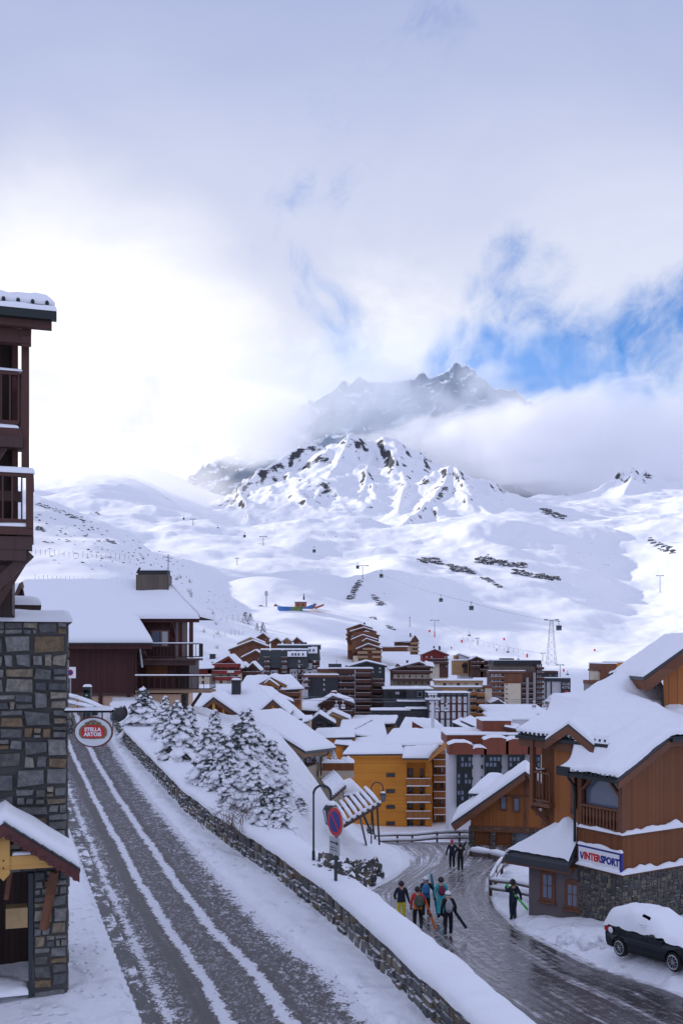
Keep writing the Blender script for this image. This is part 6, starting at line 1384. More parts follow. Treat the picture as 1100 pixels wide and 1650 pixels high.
o = on_side('window', 'frame_dark', .25, 4.2, zl_, zt, -.02, .05); on_side('pane', 'glass', .40, 1.6, zl_ + .1, zt - .1, .03, .06, o); on_side('pane', 'glass', 1.75, 4.05, zl_ + .1, zt - .1, .03, .06, o); on_side('shutter', 'frame_brown', 2.8, 3.1, zl_ + .05, zt - .05, .05, .08, o)
g.wins((468,), (1222,), 9, 10, -1.4, 'frame_dark', 'glass', 0)
g.part('bay', 'beige', lambda b: b.box(g.X(517, 2), g.X(549, 2), 2, 7, zb - 1, g.Z(1252, 2)))
g.wins((541, 511), (1264, 1264), 8, 16, 1.98, 'frame_dark', 'glass', 0)
sb = g.part('balcony', 'beige', lambda b: b.box(g.X(513, 1), g.X(570, 1), .6, 4.5, g.Z(1253, 1), g.Z(1241, 1)))
part('planter', 'brown_boards', sb, lambda b: b.box(g.X(519, 1), g.X(570, 1), .55, 1.0, g.Z(1241, 1) + .004, g.Z(1229, 1)))
part('snow', 'roof_snow', sb, lambda b: (b.pad([(g.X(518, 1), .5, g.Z(1229, 1)), (g.X(571, 1), .5, g.Z(1229, 1))], [(g.X(518, 1), 1.1, g.Z(1229, 1)), (g.X(571, 1), 1.1, g.Z(1229, 1))], .3, 2, .8, nv=4, nu=22)), smooth=True)
part('railing', 'black_metal', sb, lambda b: [b.box(g.X(513, 1) + .04 + .1 * i, g.X(513, 1) + .06 + .1 * i, .62, .64, g.Z(1241, 1), g.Z(1228, 1)) for i in range(5)])
g.part('drainpipe', 'dark_timber', lambda b: b.tube([g.q(529, 1211, 79), g.q(528, 1216, 79), g.q(519, 1219, 79), g.q(517, 1222, 79.5), g.q(517, 1250, 79.5)], .07, 6))
spruce(537, 1229, 1207, 0, 'tiny snow-covered potted conifer on the beige balcony planter', 1.1, 'potted_conifer', None, P(537, 1229, 81.2)); brush('planter_plants', P(555, 1228, 81.2), 0, 24, .55, .9, 12, 'snowy dry stems sprouting along the beige balcony planter', (0, 0))
g = Far('lean_to', 'low lean-to with ribbed snowy roof beside the amber building', 'shed', 575, 1300, 84); g.slope([(553, 1283, 83), (587, 1278, 84), (565, 1257, 90), (548, 1262, 89)], snow=.35); g.box('wall', 'amber_boards', 556, 580, 1284, 1310, 1, 4)
# --- amber apartment block
g = Far('amber_apartments', 'tall amber boarded apartment block with balcony stacks and flat snowy roofs', 'apartment block', 620, 1345, 140)
g.box('wall', 'amber_boards', 553, 655, 1219, 1375, 0, 15); g.box('fascia', 'amber_boards', 553, 650, 1217.5, 1221, -.25, .25); g.box('roof_trim', 'slate', 552, 651, 1215.6, 1217.6, -.35, 15)
g.slope([(552, 1216, 139.6), (652, 1215, 139.6), (640, 1186, 156), (572, 1192, 156)], snow=.5)
g.slope([(648, 1222, 137.5), (690, 1222, 137.5), (714, 1196, 150), (650, 1200, 150)], snow=.5); g.box('end_fascia', 'amber_boards', 649, 690, 1223.5, 1229, -2, 3)
g.slope([(612, 1202, 146), (712, 1201, 146), (722, 1177, 158), (632, 1177, 158)], snow=.55)
g.part('eave_board', 'amber_boards', lambda b: b.hexa([g.q(690, 1229, 137.8), g.q(721, 1203, 146), g.q(721, 1203, 146.4), g.q(690, 1229, 138.2), g.q(690, 1223, 137.8), g.q(721, 1191, 146), g.q(721, 1191, 146.4), g.q(690, 1223, 138.2)]))
g.box('recess_wall', 'amber_boards', 655, 696, 1226, 1375, 1.2, 12); g.box('stack_wall', 'village_orange', 696, 722, 1215, 1375, 4, 9)
for v in (1249, 1275, 1300.5, 1327): g.wins((629,), (v,), 14, 6, 0, 'frame_dark', 'glass', 0)
for v in (1245, 1271, 1297, 1324): g.wins((661, ), (v,), 8, 13, 1.18, 'frame_dark', GL, 0); g.wins((679,), (v + 2,), 5, 17, 1.18, 'frame_brown', 'glass', 0)
g.bals(653, 692, (1264, 1290, 1316, 1342), 11, 'village_orange', 1.2, 1.5); g.box('divider', 'amber_boards', 685, 696, 1228, 1350, .2, 3)
g.bals(697, 724, (1233, 1258, 1284, 1310, 1336), 10, 'village_orange', 4, 1.4); g.bals(707, 727, (1246, 1271, 1297, 1323, 1345), 9, 'village_orange', 6, 1.6); g.wins((701, 712), (1240, 1265, 1291, 1317), 5, 12, 3.98, 'frame_brown', GL, 0)
g = Far('amber_annex', 'stepped amber annexes under flat snow behind the tall amber block', 'apartment block', 570, 1225, 160)
g.box('wall', 'amber_boards', 527, 572, 1190, 1260, -8, 8); g.box('roof_trim', 'slate', 526, 573, 1188.6, 1190.2, -8.2, 8.4); g.slope([(500, 1190, 151), (572, 1188, 151), (570, 1174, 163), (510, 1176, 163)], snow=.45)
g.box('wall', 'amber_boards', 548, 565, 1180, 1215, -1, 6); g.box('wall', 'amber_boards', 563, 590, 1186, 1215, -3, 8); g.box('wall', 'amber_boards', 588, 622, 1193, 1215, -5, 8); g.box('wall', 'amber_boards', 540, 560, 1200, 1225, -12, 5)
g.box('roof_trim', 'slate', 547, 566, 1178.6, 1180.2, -1.2, 6); g.box('roof_trim', 'slate', 562, 590, 1185, 1186.6, -3.2, 8); g.box('roof_trim', 'slate', 587, 623, 1191.4, 1193, -5.2, 8)
g.slope([(546, 1178, 159), (566, 1178, 159), (600, 1160, 172), (550, 1162, 172)], snow=.4); g.slope([(562, 1184.6, 157), (625, 1190, 155), (618, 1164, 172), (566, 1164, 172)], snow=.45); g.slope([(538, 1199, 148), (575, 1203, 147), (562, 1189, 155), (542, 1190, 155)], snow=.4)
g = Far('flat_hall', 'wide low hall with one tilted snowy roof behind the amber annexes', 'hall', 600, 1180, 178)
g.box('wall', 'pale_boards', 562, 640, 1172, 1200, 1, 10); g.slope([(556, 1170, 177), (636, 1166, 177), (641, 1155, 190), (570, 1155, 190)], snow=.5); g.box('roof_box', 'charcoal', 569, 576, 1164, 1169, 2, 2)
g = Far('rust_gable_house', 'low house with rust red gable wall between snowy roofs', 'house', 680, 1185, 172)
g.slope([(640, 1180, 171), (690, 1179, 171), (690, 1160, 184), (652, 1158, 184)], snow=.5); g.part('gable_wall', 'rust_panels', lambda b: b.poly([g.q(664, 1163, 170), g.q(664, 1178, 170), g.q(690, 1178, 170)], (0, .6, 0))); g.slope([(690, 1180, 170), (722, 1179, 172), (700, 1160, 184), (664, 1160, 183)], snow=.5)
g = Far('black_sheds', 'pair of black-sided sheds with tilted snow roofs beside the rust building', 'shed', 755, 1195, 160)
for u, dy in ((738, 0), (752, 3)): g.slope([(u - 10, 1164 - dy, 160 + dy), (u + 22, 1178 - dy, 160 + dy), (u + 33, 1172 - dy, 170 + dy), (u + 5, 1157 - dy, 170 + dy)], snow=.3); g.part('wall', 'charcoal', lambda b: b.hexa([g.q(u - 9, 1190, 160.4 + dy), g.q(u + 22, 1195, 160.4 + dy), g.q(u + 32, 1190, 169 + dy), g.q(u + 5, 1190, 169 + dy), g.q(u - 9, 1166 - dy, 160.4 + dy), g.q(u + 22, 1180 - dy, 160.4 + dy), g.q(u + 32, 1174 - dy, 169 + dy), g.q(u + 5, 1159 - dy, 169 + dy)]))
# --- white building with glazed bays under a rust band
g = Far('white_rust_building', 'white building with dark glazed bays beneath rust-red roof band', 'building', 790, 1300, 128)
g.box('wall', 'render_white', 723, 870, 1212, 1345, 0, 4)
for a, c, vt in ((721, 760, 1196), (760, 782, 1204), (778, 817, 1188), (813, 852, 1190), (848, 872, 1200)):
    zt = g.Z(vt); zb_ = g.Z(1215); x0, x1 = g.X(a), g.X(c); s = (x1 - x0) * .28
    g.part('roof_band', 'rust_panels', lambda b: b.poly([(x0, -.9, zb_), (x1, -.9, zb_), (x1, -.9, zt - .35 * s), (x1 - s, -.9, zt), (x0 + s, -.9, zt), (x0, -.9, zt - .35 * s)], (0, 2.4, 0)))
    g.part('snow', 'roof_snow', lambda b: b.pad([(x0, -.95, zt - .35 * s), (x0 + s, -.95, zt), (x1 - s, -.95, zt), (x1, -.95, zt - .35 * s)], [(x0, 1.4, zt - .35 * s), (x0 + s, 1.4, zt), (x1 - s, 1.4, zt), (x1, 1.4, zt - .35 * s)], .25, a), smooth=True)
g.box('set_back_storey', 'rust_panels', 720, 778, 1184, 1200, 3, 8); g.flat_snow(720, 860, 1185, 3, 10, .4); g.box('roof_house', 'rust_panels', 777, 823, 1162, 1188, 5, 6); g.flat_snow(777, 823, 1162, 5, 6, .25); g.box('roof_house', 'brown_boards', 818, 836, 1172, 1190, 4, 5); g.slope([(812, 1171, 131.5), (838, 1176, 131.5), (836, 1168, 136), (814, 1166, 136)], snow=.2)
for a, c in ((735, 758), (780, 805), (818, 842), (858, 868)):
    n = 4 if c - a > 15 else 2
    bay = g.part('glazed_bay', 'green_black', lambda b: (b.box(g.X(a), g.X(c), -.7, 0, g.Z(1300), g.Z(1213)), [b.box(g.X(a) + (g.X(c) - g.X(a)) * i / n - .08, g.X(a) + (g.X(c) - g.X(a)) * i / n + .08, -.82, -.7, g.Z(1300), g.Z(1213)) for i in range(n + 1)], [b.box(g.X(a), g.X(c), -.80, -.7, g.Z(1218 + i * 9) - .09, g.Z(1218 + i * 9) + .09) for i in range(9)]))
    for i in range(n):
        for j in range(8):
            if (i * 5 + j * 3 + a) % 7 not in (0, 3) and j not in (2, 5): part('pane', 'bright_glass', bay, lambda b: b.box(g.X(a) + (g.X(c) - g.X(a)) * (i + .12) / n, g.X(a) + (g.X(c) - g.X(a)) * (i + .88) / n, -.74, -.705, g.Z(1225.5 + j * 9), g.Z(1219.5 + j * 9)))
for u in (760, 776, 807, 844): g.wins((u,), (1217.5, 1236, 1255, 1274), 3.2, 6, -.02, 'frame_dark', 'glass', 0)
# --- gondola building and its neighbours
g = Far('cable_car_station', 'low charcoal cable car station with long flat snow-edged roofs', 'station', 660, 1165, 222)
g.box('wall', 'charcoal', 618, 690, 1112, 1170, 8, 10); g.flat_snow(618, 697, 1111, 8, 12, .5); g.box('wall', 'charcoal', 655, 712, 1112, 1165, 5, 4); g.box('wall', 'charcoal', 619, 697, 1132, 1170, 1, 5); g.box('wall', 'charcoal', 598, 692, 1145, 1180, -4, 6); g.flat_snow(598, 660, 1145, -4, 5, .5); g.flat_snow(655, 694, 1143, -4, 5, .35); g.flat_snow(641, 690, 1131, 1, 4, .3)
g.wins((628, 640, 650), (1117, 1126), 8, 6, 7.9, 'frame_dark', GL, 1); g.wins((676, 688, 697), (1119,), 8, 9, 4.9, 'grey_metal', 'glass', 0); g.wins((606, 628, 648), (1152,), 5, 6, -4.1, 'frame_dark', 'glass', 0)
g = Far('panelled_building', 'dark framed building of white vertical panels beside the cable pylon', 'building', 725, 1170, 215)
g.box('frame', 'charcoal', 690, 756, 1117, 1185, 0, 8); g.box('side_frame', 'grey_metal', 753.5, 757, 1117, 1185, -.3, .3); g.flat_snow(690, 757, 1117, 0, 8, .2); g.wins(range(695, 752, 9), (1119.5,), 6, 3, -.02, 'frame_dark', 'bright_glass', 0)
for i in range(7):
    u = 694 + i * 9.2
    for v0, v1 in ((1123, 1133), (1135.5, 1146), (1148, 1158), (1160, 1172)): g.part('panel', 'render_white', lambda b: b.box(g.X(u - 2.6), g.X(u + 2.6), -.12, -.004, g.Z(v1), g.Z(v0)))
    g.part('red_strip', 'village_red', lambda b: b.box(g.X(u + 3.4), g.X(u + 4.4), -.10, -.004, g.Z(1160), g.Z(1124)))
g = Far('tan_apartments', 'tan apartment block with stacked balconies and cream penthouse strip', 'apartment block', 745, 1170, 246)
g.box('wall', 'village_tan', 697, 786, 1108, 1185, 0, 12); g.box('penthouse', 'cream', 703, 777, 1100, 1108, 3, 7); g.box('penthouse_fascia', 'village_tan', 702, 778, 1097, 1101, 2.6, 7.6); g.flat_snow(700, 790, 1107.6, 0, 4, .4); g.flat_snow(702, 778, 1097, 2.6, 8, .3); g.box('end_wall', 'cream', 781, 792, 1108, 1185, -.4, 12.6); g.box('end_fascia', 'frame_brown', 778, 793, 1105, 1109, -.6, 4)
g.wins((716, 727, 738, 750, 768), (1103,), 5, 4, 2.98, 'frame_dark', GL, 0); g.bals(754, 766, (1119, 1130, 1141, 1152, 1163), 4.5, 'village_orange', 0, 1.2); g.bals(767, 780, (1121, 1132, 1143, 1154, 1165), 4.5, 'village_orange', 0, 1.2); g.wins((757, 763, 770, 776), (1112.5, 1124, 1135, 1146, 1157), 4.5, 5, -.03, 'frame_dark', GL, 0)
# --- dark apartments in the middle
g = Far('charcoal_apartments', 'charcoal slab apartment block with many brown balconies and blank wall', 'apartment block', 555, 1150, 236)
g.box('wall', 'charcoal', 496, 545, 1091, 1165, 0, 12); g.box('balcony_wall', 'village_dark', 543, 600, 1078, 1165, .8, 12); g.box('end_wall', 'village_dark', 598, 619, 1095, 1165, 4, 10); g.box('fascia', 'frame_brown', 488, 546, 1088, 1092, -.3, 12); g.box('upper_storey', 'cream', 512, 576, 1083, 1088, 4, 7); g.box('upper_fascia', 'frame_brown', 512, 577, 1079, 1083.5, 3.6, 8); g.flat_snow(490, 545, 1088, -.2, 4, .35); g.flat_snow(512, 600, 1078, 3.6, 8, .4); g.box('roof_box', 'slate', 529, 550, 1070, 1080, 6, 4); g.part('antenna', 'dark_steel', lambda b: b.tube([(g.X(542, 6), 7, g.Z(1070, 6)), (g.X(542, 6), 7, g.Z(1064, 6))], .06, 5))
for v in (1095, 1103, 1111): g.wins((522,), (v + .5,), 2.2, 3, -.02, 'frame_white', 'bright_glass', 0)
g.bals(546, 571, tuple(1094 + 10.5 * i for i in range(6)), 4.5, 'village_dark', .8, 1.2); g.bals(573, 597, tuple(1089 + 10.5 * i for i in range(7)), 4.5, 'village_dark', .8, 1.2); g.bals(600, 619, tuple(1105 + 10.5 * i for i in range(5)), 4.5, 'village_dark', 4, 1.2)
g.wins((549, 556, 563, 569, 577, 585, 593), tuple(1088.5 + 10.5 * i for i in range(6)), 4.2, 5, .78, 'frame_dark', ['glass', 'curtain', 'bright_glass', 'glass'], 0)
g.part('downpipe', 'frame_white', lambda b: b.box(g.X(572) - .1, g.X(572) + .1, .5, .78, g.Z(1150), g.Z(1080)))
g.bals(491, 499, (1100, 1110), 4, 'village_dark', 0, 1.2)
g = Far('dark_chalet', 'dark timber chalet with cream panels and brick chimney under wide snowy gable', 'chalet', 540, 1170, 186)
g.gable(512, 536, 571, 1121, 1135, 1133, 1180, 0, 10, 'village_dark', .8, .5); g.chimney(538, 1116, 1123, 9, 3, 'rust_panels'); g.bals(518, 568, (1149, 1160), 4, 'village_dark', 0, 1.2); g.wins((522, 533, 545, 559), (1143, 1155, 1166), 6, 5, -.03, 'frame_brown', ['cream', 'glass', 'curtain', 'glass'], 1)
g.slope([(478, 1144, 184), (512, 1146, 184), (530, 1126, 194), (492, 1130, 194)], snow=.5); g.box('side_wing', 'village_dark', 485, 513, 1145, 1180, 0, 8); g.wins((492, 503), (1152, 1161), 5, 5, -.03, 'frame_brown', GL, 0)
g = Far('black_house', 'small black timber house with slanting snowy roofs below the dark chalet', 'house', 520, 1178, 168)
g.gable(504, 514, 541, 1150, 1158, 1166, 1182, 0, 8, 'charcoal', .4, .35); g.wins((514, 531), (1167, 1169), 6, 6, -.03, 'frame_dark', 'bright_glass', 0); g.gable(524, 536, 566, 1147, 1156, 1160, 1180, 6, 8, 'village_tan', .5, .4); g.wins((540, 550, 558), (1163, 1171), 5, 5, 5.9, 'frame_brown', GL, 0)
g = Far('stone_terrace', 'pale walled terrace house end beside the black house', 'house', 490, 1170, 150); g.box('wall', 'beige', 468, 500, 1160, 1185, 0, 6); g.flat_snow(466, 501, 1160, 0, 6, .5); g.wins((478,), (1166,), 5, 4, -.02, 'frame_dark', 'glass', 0)
g = Far('orange_chalet', 'orange timber chalet with double gable and long balconies under deep snow', 'chalet', 440, 1145, 172)
g.gable(398, 437, 462, 1091, 1113, 1104, 1150, 0, 12, 'village_orange', .9, .6); g.gable(426, 434, 450, 1095, 1102, 1106, 1110, -1.5, 3, 'village_orange', .5, .3); g.slope([(452, 1112, 171), (489, 1110, 171), (470, 1090, 184), (437, 1090, 184)], snow=.6); g.slope([(385, 1110, 172), (401, 1112, 171), (432, 1090, 184), (396, 1092, 184)], snow=.6); g.box('right_wing', 'village_orange', 455, 483, 1111, 1150, .5, 9)
g.bals(416, 460, (1116, 1127), 4.5, 'village_wood', 0, 1.2); g.bals(455, 484, (1120, 1131), 4.5, 'village_wood', .5, 1.2); g.wins((420, 430, 440, 449, 464, 476), (1109, 1122), 5, 6, -.02, 'frame_brown', GL, 0)
g = Far('black_annex', 'low black annex with sloping snowy top before the orange chalet', 'house', 455, 1150, 160); g.part('wall', 'charcoal', lambda b: b.poly([(g.X(422), 0, g.Z(1118)), (g.X(440), 0, g.Z(1117)), (g.X(471), 0, g.Z(1130)), (g.X(471), 0, g.Z(1152)), (g.X(422), 0, g.Z(1152))], (0, 7, 0))); g.slope([(438, 1117, 159.5), (473, 1131, 159.5), (473, 1128, 167), (440, 1114, 167)], snow=.25); g.wins((462,), (1137,), 6, 8, -.02, 'frame_dark', 'bright_glass', 0)
g = Far('red_chalet', 'red chalet with cream ground floor and wide snowy gable beyond deck', 'chalet', 350, 1115, 208)
g.gable(330, 369, 389, 1057, 1078, 1077, 1120, 0, 12, 'village_red', .8, .55, split=1086); g.slope([(294, 1079, 206), (344, 1077, 206), (369, 1057, 219), (312, 1061, 219)], snow=.6); g.box('left_wing', 'village_red', 296, 340, 1078, 1087, 0, 10); g.box('left_wing_base', 'cream', 296, 340, 1087, 1120, .1, 10); g.gable(304, 309, 318, 1067, 1076, 1074, 1079, -1, 4, 'village_red', .4, .3); g.chimney(342, 1055, 1062, 9, 6)
g.bals(343, 388, (1074, 1085, 1095), 4.5, 'village_red', 0, 1.1); g.wins((343, 356, 368, 380), (1069, 1078, 1090, 1099), 4.5, 5, -.03, 'frame_brown', GL, 0); g.wins((304, 315, 327), (1091, 1100), 4, 5, .08, 'frame_brown', GL, 0); g.part('sign_board', 'frame_white', lambda b: b.box(g.X(367), g.X(378), -1.3, -1.22, g.Z(1084), g.Z(1080.5)))
g = Far('twin_gable_chalet', 'small twin-gabled red-brown chalet between red chalet and slate apartments', 'chalet', 405, 1100, 216)
g.gable(384, 391, 400, 1069, 1078, 1077, 1105, 0, 8, 'village_dark', .4, .45); g.gable(398, 407, 420, 1068, 1077, 1081, 1105, 0, 8, 'village_dark', .4, .45); g.bals(386, 420, (1086,), 3.5, 'village_dark', 0, 1); g.wins((391, 399, 408, 415), (1082, 1091), 4, 4, -.02, 'frame_brown', GL, 0)
# --- houses up the slope
for i, (u0, ua, u1, va, e0, e1, vb, Y, wl, lab) in enumerate((
 (368, 407, 430, 1032, 1047, 1041, 1080, 292, 'village_wood', 'tall brown timber house with snowy lean roof, largest on the left slope'),
 (382, 404, 426, 1027, 1037, 1036, 1060, 300, 'village_tan', 'tan gabled house peeping over the tall brown timber house'),
 (412, 424, 433, 1020, 1028, 1028, 1062, 306, 'village_wood', 'narrow brown gabled house beside the tan one on the left slope'),
 (388, 412, 424, 1048, 1060, 1056, 1082, 280, 'village_wood', 'small brown house with pale lower wall in front of the tall brown house'),
 (434, 446, 453, 1028, 1035, 1034, 1052, 322, 'village_wood', 'first of three small brown gables behind the slate block, beside the tall house'),
 (454, 462, 470, 1028, 1034, 1034, 1052, 322, 'village_tan', 'tan one of three small gables behind the slate block'),
 (471, 478, 487, 1027, 1034, 1034, 1052, 322, 'village_wood', 'last of three small gables behind the slate block, next to its roof box'))):
    g = Far('timber_house', lab, 'house', ua, vb, Y, 0, 'timber houses on the left slope'); g.gable(u0, ua, u1, va, e0, e1, vb, 0, 8, wl, .5, .45)
    g.wins((ua - 3, ua + 4), (e0 + 2,), 2.6, 3, -.02, 'frame_brown', GL, 0)
    if vb > 1060: g.wins((ua - 8, ua + 1, ua + 9), (e0 + 8, e0 + 16), 3, 3.4, -.02, 'frame_brown', GL, 0)
g = Far('slate_apartments', 'dark slate mansard apartment block with white lower walls on the slope', 'apartment block', 465, 1100, 262)
g.part('mansard', 'slate', lambda b: b.hexa([(g.X(415), -.6, g.Z(1076)), (g.X(497), -.6, g.Z(1076)), (g.X(497), 10, g.Z(1076)), (g.X(415), 10, g.Z(1076)), (g.X(419), .8, g.Z(1049)), (g.X(496), .8, g.Z(1047)), (g.X(496), 9, g.Z(1047)), (g.X(419), 9, g.Z(1049))]))
g.part('mansard', 'slate', lambda b: b.hexa([(g.X(493), .4, g.Z(1064)), (g.X(515), .4, g.Z(1064)), (g.X(515), 11, g.Z(1064)), (g.X(493), 11, g.Z(1064)), (g.X(494), 1.4, g.Z(1043)), (g.X(513), 1.4, g.Z(1043)), (g.X(513), 10, g.Z(1043)), (g.X(494), 10, g.Z(1043))])); g.box('roof_storey', 'slate', 447, 516, 1040, 1047, 4, 7); g.flat_snow(420, 496, 1047.5, .9, 4, .5); g.flat_snow(447, 516, 1040, 4, 7, .4); g.box('roof_box', 'slate', 486, 494, 1035, 1041, 6, 2)
g.box('brown_storeys', 'village_dark', 418, 514, 1064, 1125, .6, 9)
for a, c, v0, v1 in ((419, 427, 1072, 1125), (436, 447, 1080, 1125), (467, 479, 1078, 1125), (486, 511, 1078, 1125), (494, 503, 1069, 1080)): g.box('white_wall', 'render_white', a, c, v0, v1, .3, 1)
for a, c, v0, v1, d in ((463, 494, 1050, 1058.5, -.25), (496, 511, 1043, 1053, .7)): g.part('mansard_snow', 'roof_snow', lambda b: b.pad([(g.X(a), d, g.Z(v1)), (g.X(c), d, g.Z(v1))], [(g.X(a), d + .75, g.Z(v0)), (g.X(c), d + .75, g.Z(v0))], .18, 2, .5), smooth=True)
g.wins((471, 476, 481, 488), (1054.5,), 2.4, 4, -.5, 'frame_dark', 'glass', 0); g.wins((499, 505), (1048,), 2.4, 4, .55, 'frame_dark', 'glass', 0)
g.bals(425, 435, (1062, 1070, 1078, 1086, 1094), 3.2, 'village_dark', -.2, 1); g.bals(453, 463, (1062, 1070, 1080), 3.2, 'village_dark', -.2, 1); g.bals(479, 488, (1074, 1082, 1090, 1098), 3.2, 'village_dark', .6, 1); g.bals(503, 514, (1068, 1076), 3.2, 'village_dark', .4, 1)
g.wins((428, 432, 456, 460, 482, 507), (1066, 1074, 1082), 3, 3.6, -.62, 'frame_white', GL, 0); g.wins((440, 444, 470, 475, 490, 499, 507), (1084, 1092, 1100), 2, 3, .28, 'frame_dark', 'glass', 0)
g = Far('stepped_tower', 'tall stepped brown timber tower of stacked gables alone on the slope', 'apartment block', 590, 1070, 385)
g.box('left_tower', 'village_wood', 560, 580, 1012, 1062, 8, 8); g.box('core', 'village_wood', 568, 606, 1018, 1072, 4, 8)
for u0, ua, u1, va, e0, e1, dy in ((557, 580, 600, 1005.5, 1013.5, 1012, 9), (563, 586, 607, 1011, 1018, 1018, 7), (566, 590, 612, 1017.5, 1026, 1024, 5), (565, 584, 609, 1023, 1031, 1031, 3), (583, 590, 613, 1029, 1034, 1037, 1.5), (573, 593, 616, 1037.5, 1046, 1045, 0)): g.gable(u0, ua, u1, va, e0, e1, e0 + 22 if dy else 1075, dy, 6, 'village_wood', .6, .4)
g.bals(576, 592, (1053, 1060), 2.6, 'village_tan', 0, 1.2); g.bals(599, 615, (1052, 1060), 2.6, 'village_tan', 0, 1.2); g.bals(584, 605, (1047,), 2.2, 'village_tan', 0, 1.2); g.bals(557, 562, (1024, 1031), 3, 'village_wood', 8, 1); g.box('base', 'cream', 569, 577, 1057, 1075, -.1, 5); g.box('oriel', 'village_orange', 561, 567, 1039, 1048, 6, 4); g.chimney(587, 1004, 1008, 3, 12); g.wins((582, 588, 599, 606), (1051, 1058), 2.6, 3, -.02, 'frame_brown', GL, 0)
g = Far('pointed_house', 'brown house with pointed gable and low snowy wing high on the slope', 'house', 660, 1052, 400)
g.gable(661, 668.5, 675, 1023.5, 1033, 1033, 1055, 0, 8, 'village_wood', .5, .3); g.slope([(634, 1035, 399), (662, 1033, 399), (664, 1024, 408), (640, 1026, 408)], snow=.6); g.box('wing', 'village_wood', 636, 662, 1035, 1046, .8, 6); g.box('terrace', 'village_wood', 616, 656, 1043, 1050, -3, 4); g.flat_snow(614, 657, 1042.6, -3, 5, .5); g.bals(661, 675, (1038, 1044, 1050), 2, 'village_tan', 0, 1); g.box('lower_wall', 'cream', 656, 664, 1041, 1050, -.2, 3); g.wins((665, 670), (1035.5, 1041.5), 2, 2.4, -.02, 'frame_brown', GL, 0); g.chimney(661, 1021, 1025, 2.4, 4)
g = Far('crimson_house', 'crimson boarded house with cream band and tall snowy gable', 'house', 702, 1090, 330)
g.gable(678, 700, 723, 1046, 1055, 1055, 1098, 0, 9, 'village_red', .6, .25, split=1067); g.box('right_base', 'village_dark', 708, 722, 1066, 1092, -.2, 4); g.bals(692, 722, (1064, 1069), 2.6, 'village_dark', 0, 1.2); g.wins((687, 695, 717), (1059, 1066), 2.4, 3, -.02, 'frame_white', GL, 0); g.chimney(699, 1042, 1047, 2.4, 5); g.chimney(708, 1042, 1047, 3, 5); g.wins((714, 719), (1074, 1080), 2.6, 3.4, -.22, 'frame_brown', GL, 0)
g = Far('long_chalet', 'dark brown chalet with three balcony rows on a stone base', 'chalet', 665, 1108, 288)
g.gable(627, 675, 697, 1066.5, 1079, 1075, 1115, 0, 10, 'village_dark', .9, .55, split=1097, basemat='brown_stone'); g.slope([(684, 1072, 287), (700, 1075, 287), (698, 1069, 294), (684, 1066, 294)], snow=.4); g.bals(632, 696, (1084, 1096), 3, 'village_dark', 0, 1.2); g.bals(655, 690, (1076,), 2.5, 'village_dark', 0, 1); g.box('pale_band', 'cream', 634, 694, 1087, 1093, -.1, 1); g.wins((642, 650, 660, 670, 680, 689), (1090, 1101), 2.6, 3.6, -.13, 'frame_brown', GL, 0); g.wins((664, 672, 680), (1073, 1080.5), 2.6, 3, -.03, 'frame_brown', GL, 0); g.chimney(656, 1065, 1070, 3.4, 5); g.gable(637, 640, 644, 1069, 1072, 1072, 1073, -1, 2, 'village_dark', .3, .2)
g = Far('middle_gable_house', 'dark gabled house behind the charcoal block, pale side wall', 'house', 595, 1095, 300)
g.gable(560, 590, 623, 1065.5, 1074, 1073, 1100, 0, 10, 'slate', .7, .55); g.box('wing', 'slate', 556, 576, 1073, 1085, 1, 6); g.flat_snow(555, 577, 1072.6, 1, 7, .5); g.wins((584, 592, 600, 612), (1077, 1083), 3, 3, -.02, 'frame_white', GL, 0)
g = Far('pale_house', 'pale modern house with slanting roof below the piste', 'house', 748, 1090, 352)
g.part('wall', 'render_white', lambda b: b.poly([(g.X(741), 0, g.Z(1095)), (g.X(762), 0, g.Z(1095)), (g.X(762), 0, g.Z(1062)), (g.X(739), 0, g.Z(1054))], (0, 9, 0))); g.box('low_wing', 'village_tan', 729, 755, 1065, 1088, -1.5, 4); g.box('attic', 'village_tan', 732, 741, 1056, 1066, 1, 4); g.flat_snow(726, 756, 1064.6, -1.5, 4, .5); g.slope([(738, 1053.5, 351.5), (764, 1062, 351.5), (764, 1060, 361), (738, 1052, 361)], snow=.25); g.wins((748, ), (1073,), 8, 6, -1.55, 'frame_dark', 'glass', 2); g.box('dark_panel', 'village_dark', 746, 753, 1068, 1085, -1.56, .05); g.wins((736.5,), (1061,), 4, 5, .98, 'frame_brown', 'village_orange', 0)  # includes a thin dark panel set on the wing front
for u0, ua, u1, va, e, vb, lab in ((757, 767, 780, 1058, 1063, 1092, 'shaggy brown chalet with snow-caked roof beside the pale house'), (772, 783, 793, 1064, 1069, 1092, 'low brown chalet with snow-caked roof next to the grey tower block')):
    g = Far('hillside_chalet', lab, 'chalet', ua, vb, 345, 0, 'brown chalets below the piste'); g.gable(u0, ua, u1, va, e, e, vb, 0, 8, 'village_dark', .6, .35); g.bals(u0 + 1, u1 - 1, (e + 6, e + 12), 2.4, 'village_dark', 0, 1); g.wins((ua - 4, ua + 3), (e + 2, e + 8.5), 2.4, 2.6, -.02, 'frame_brown', GL, 0)
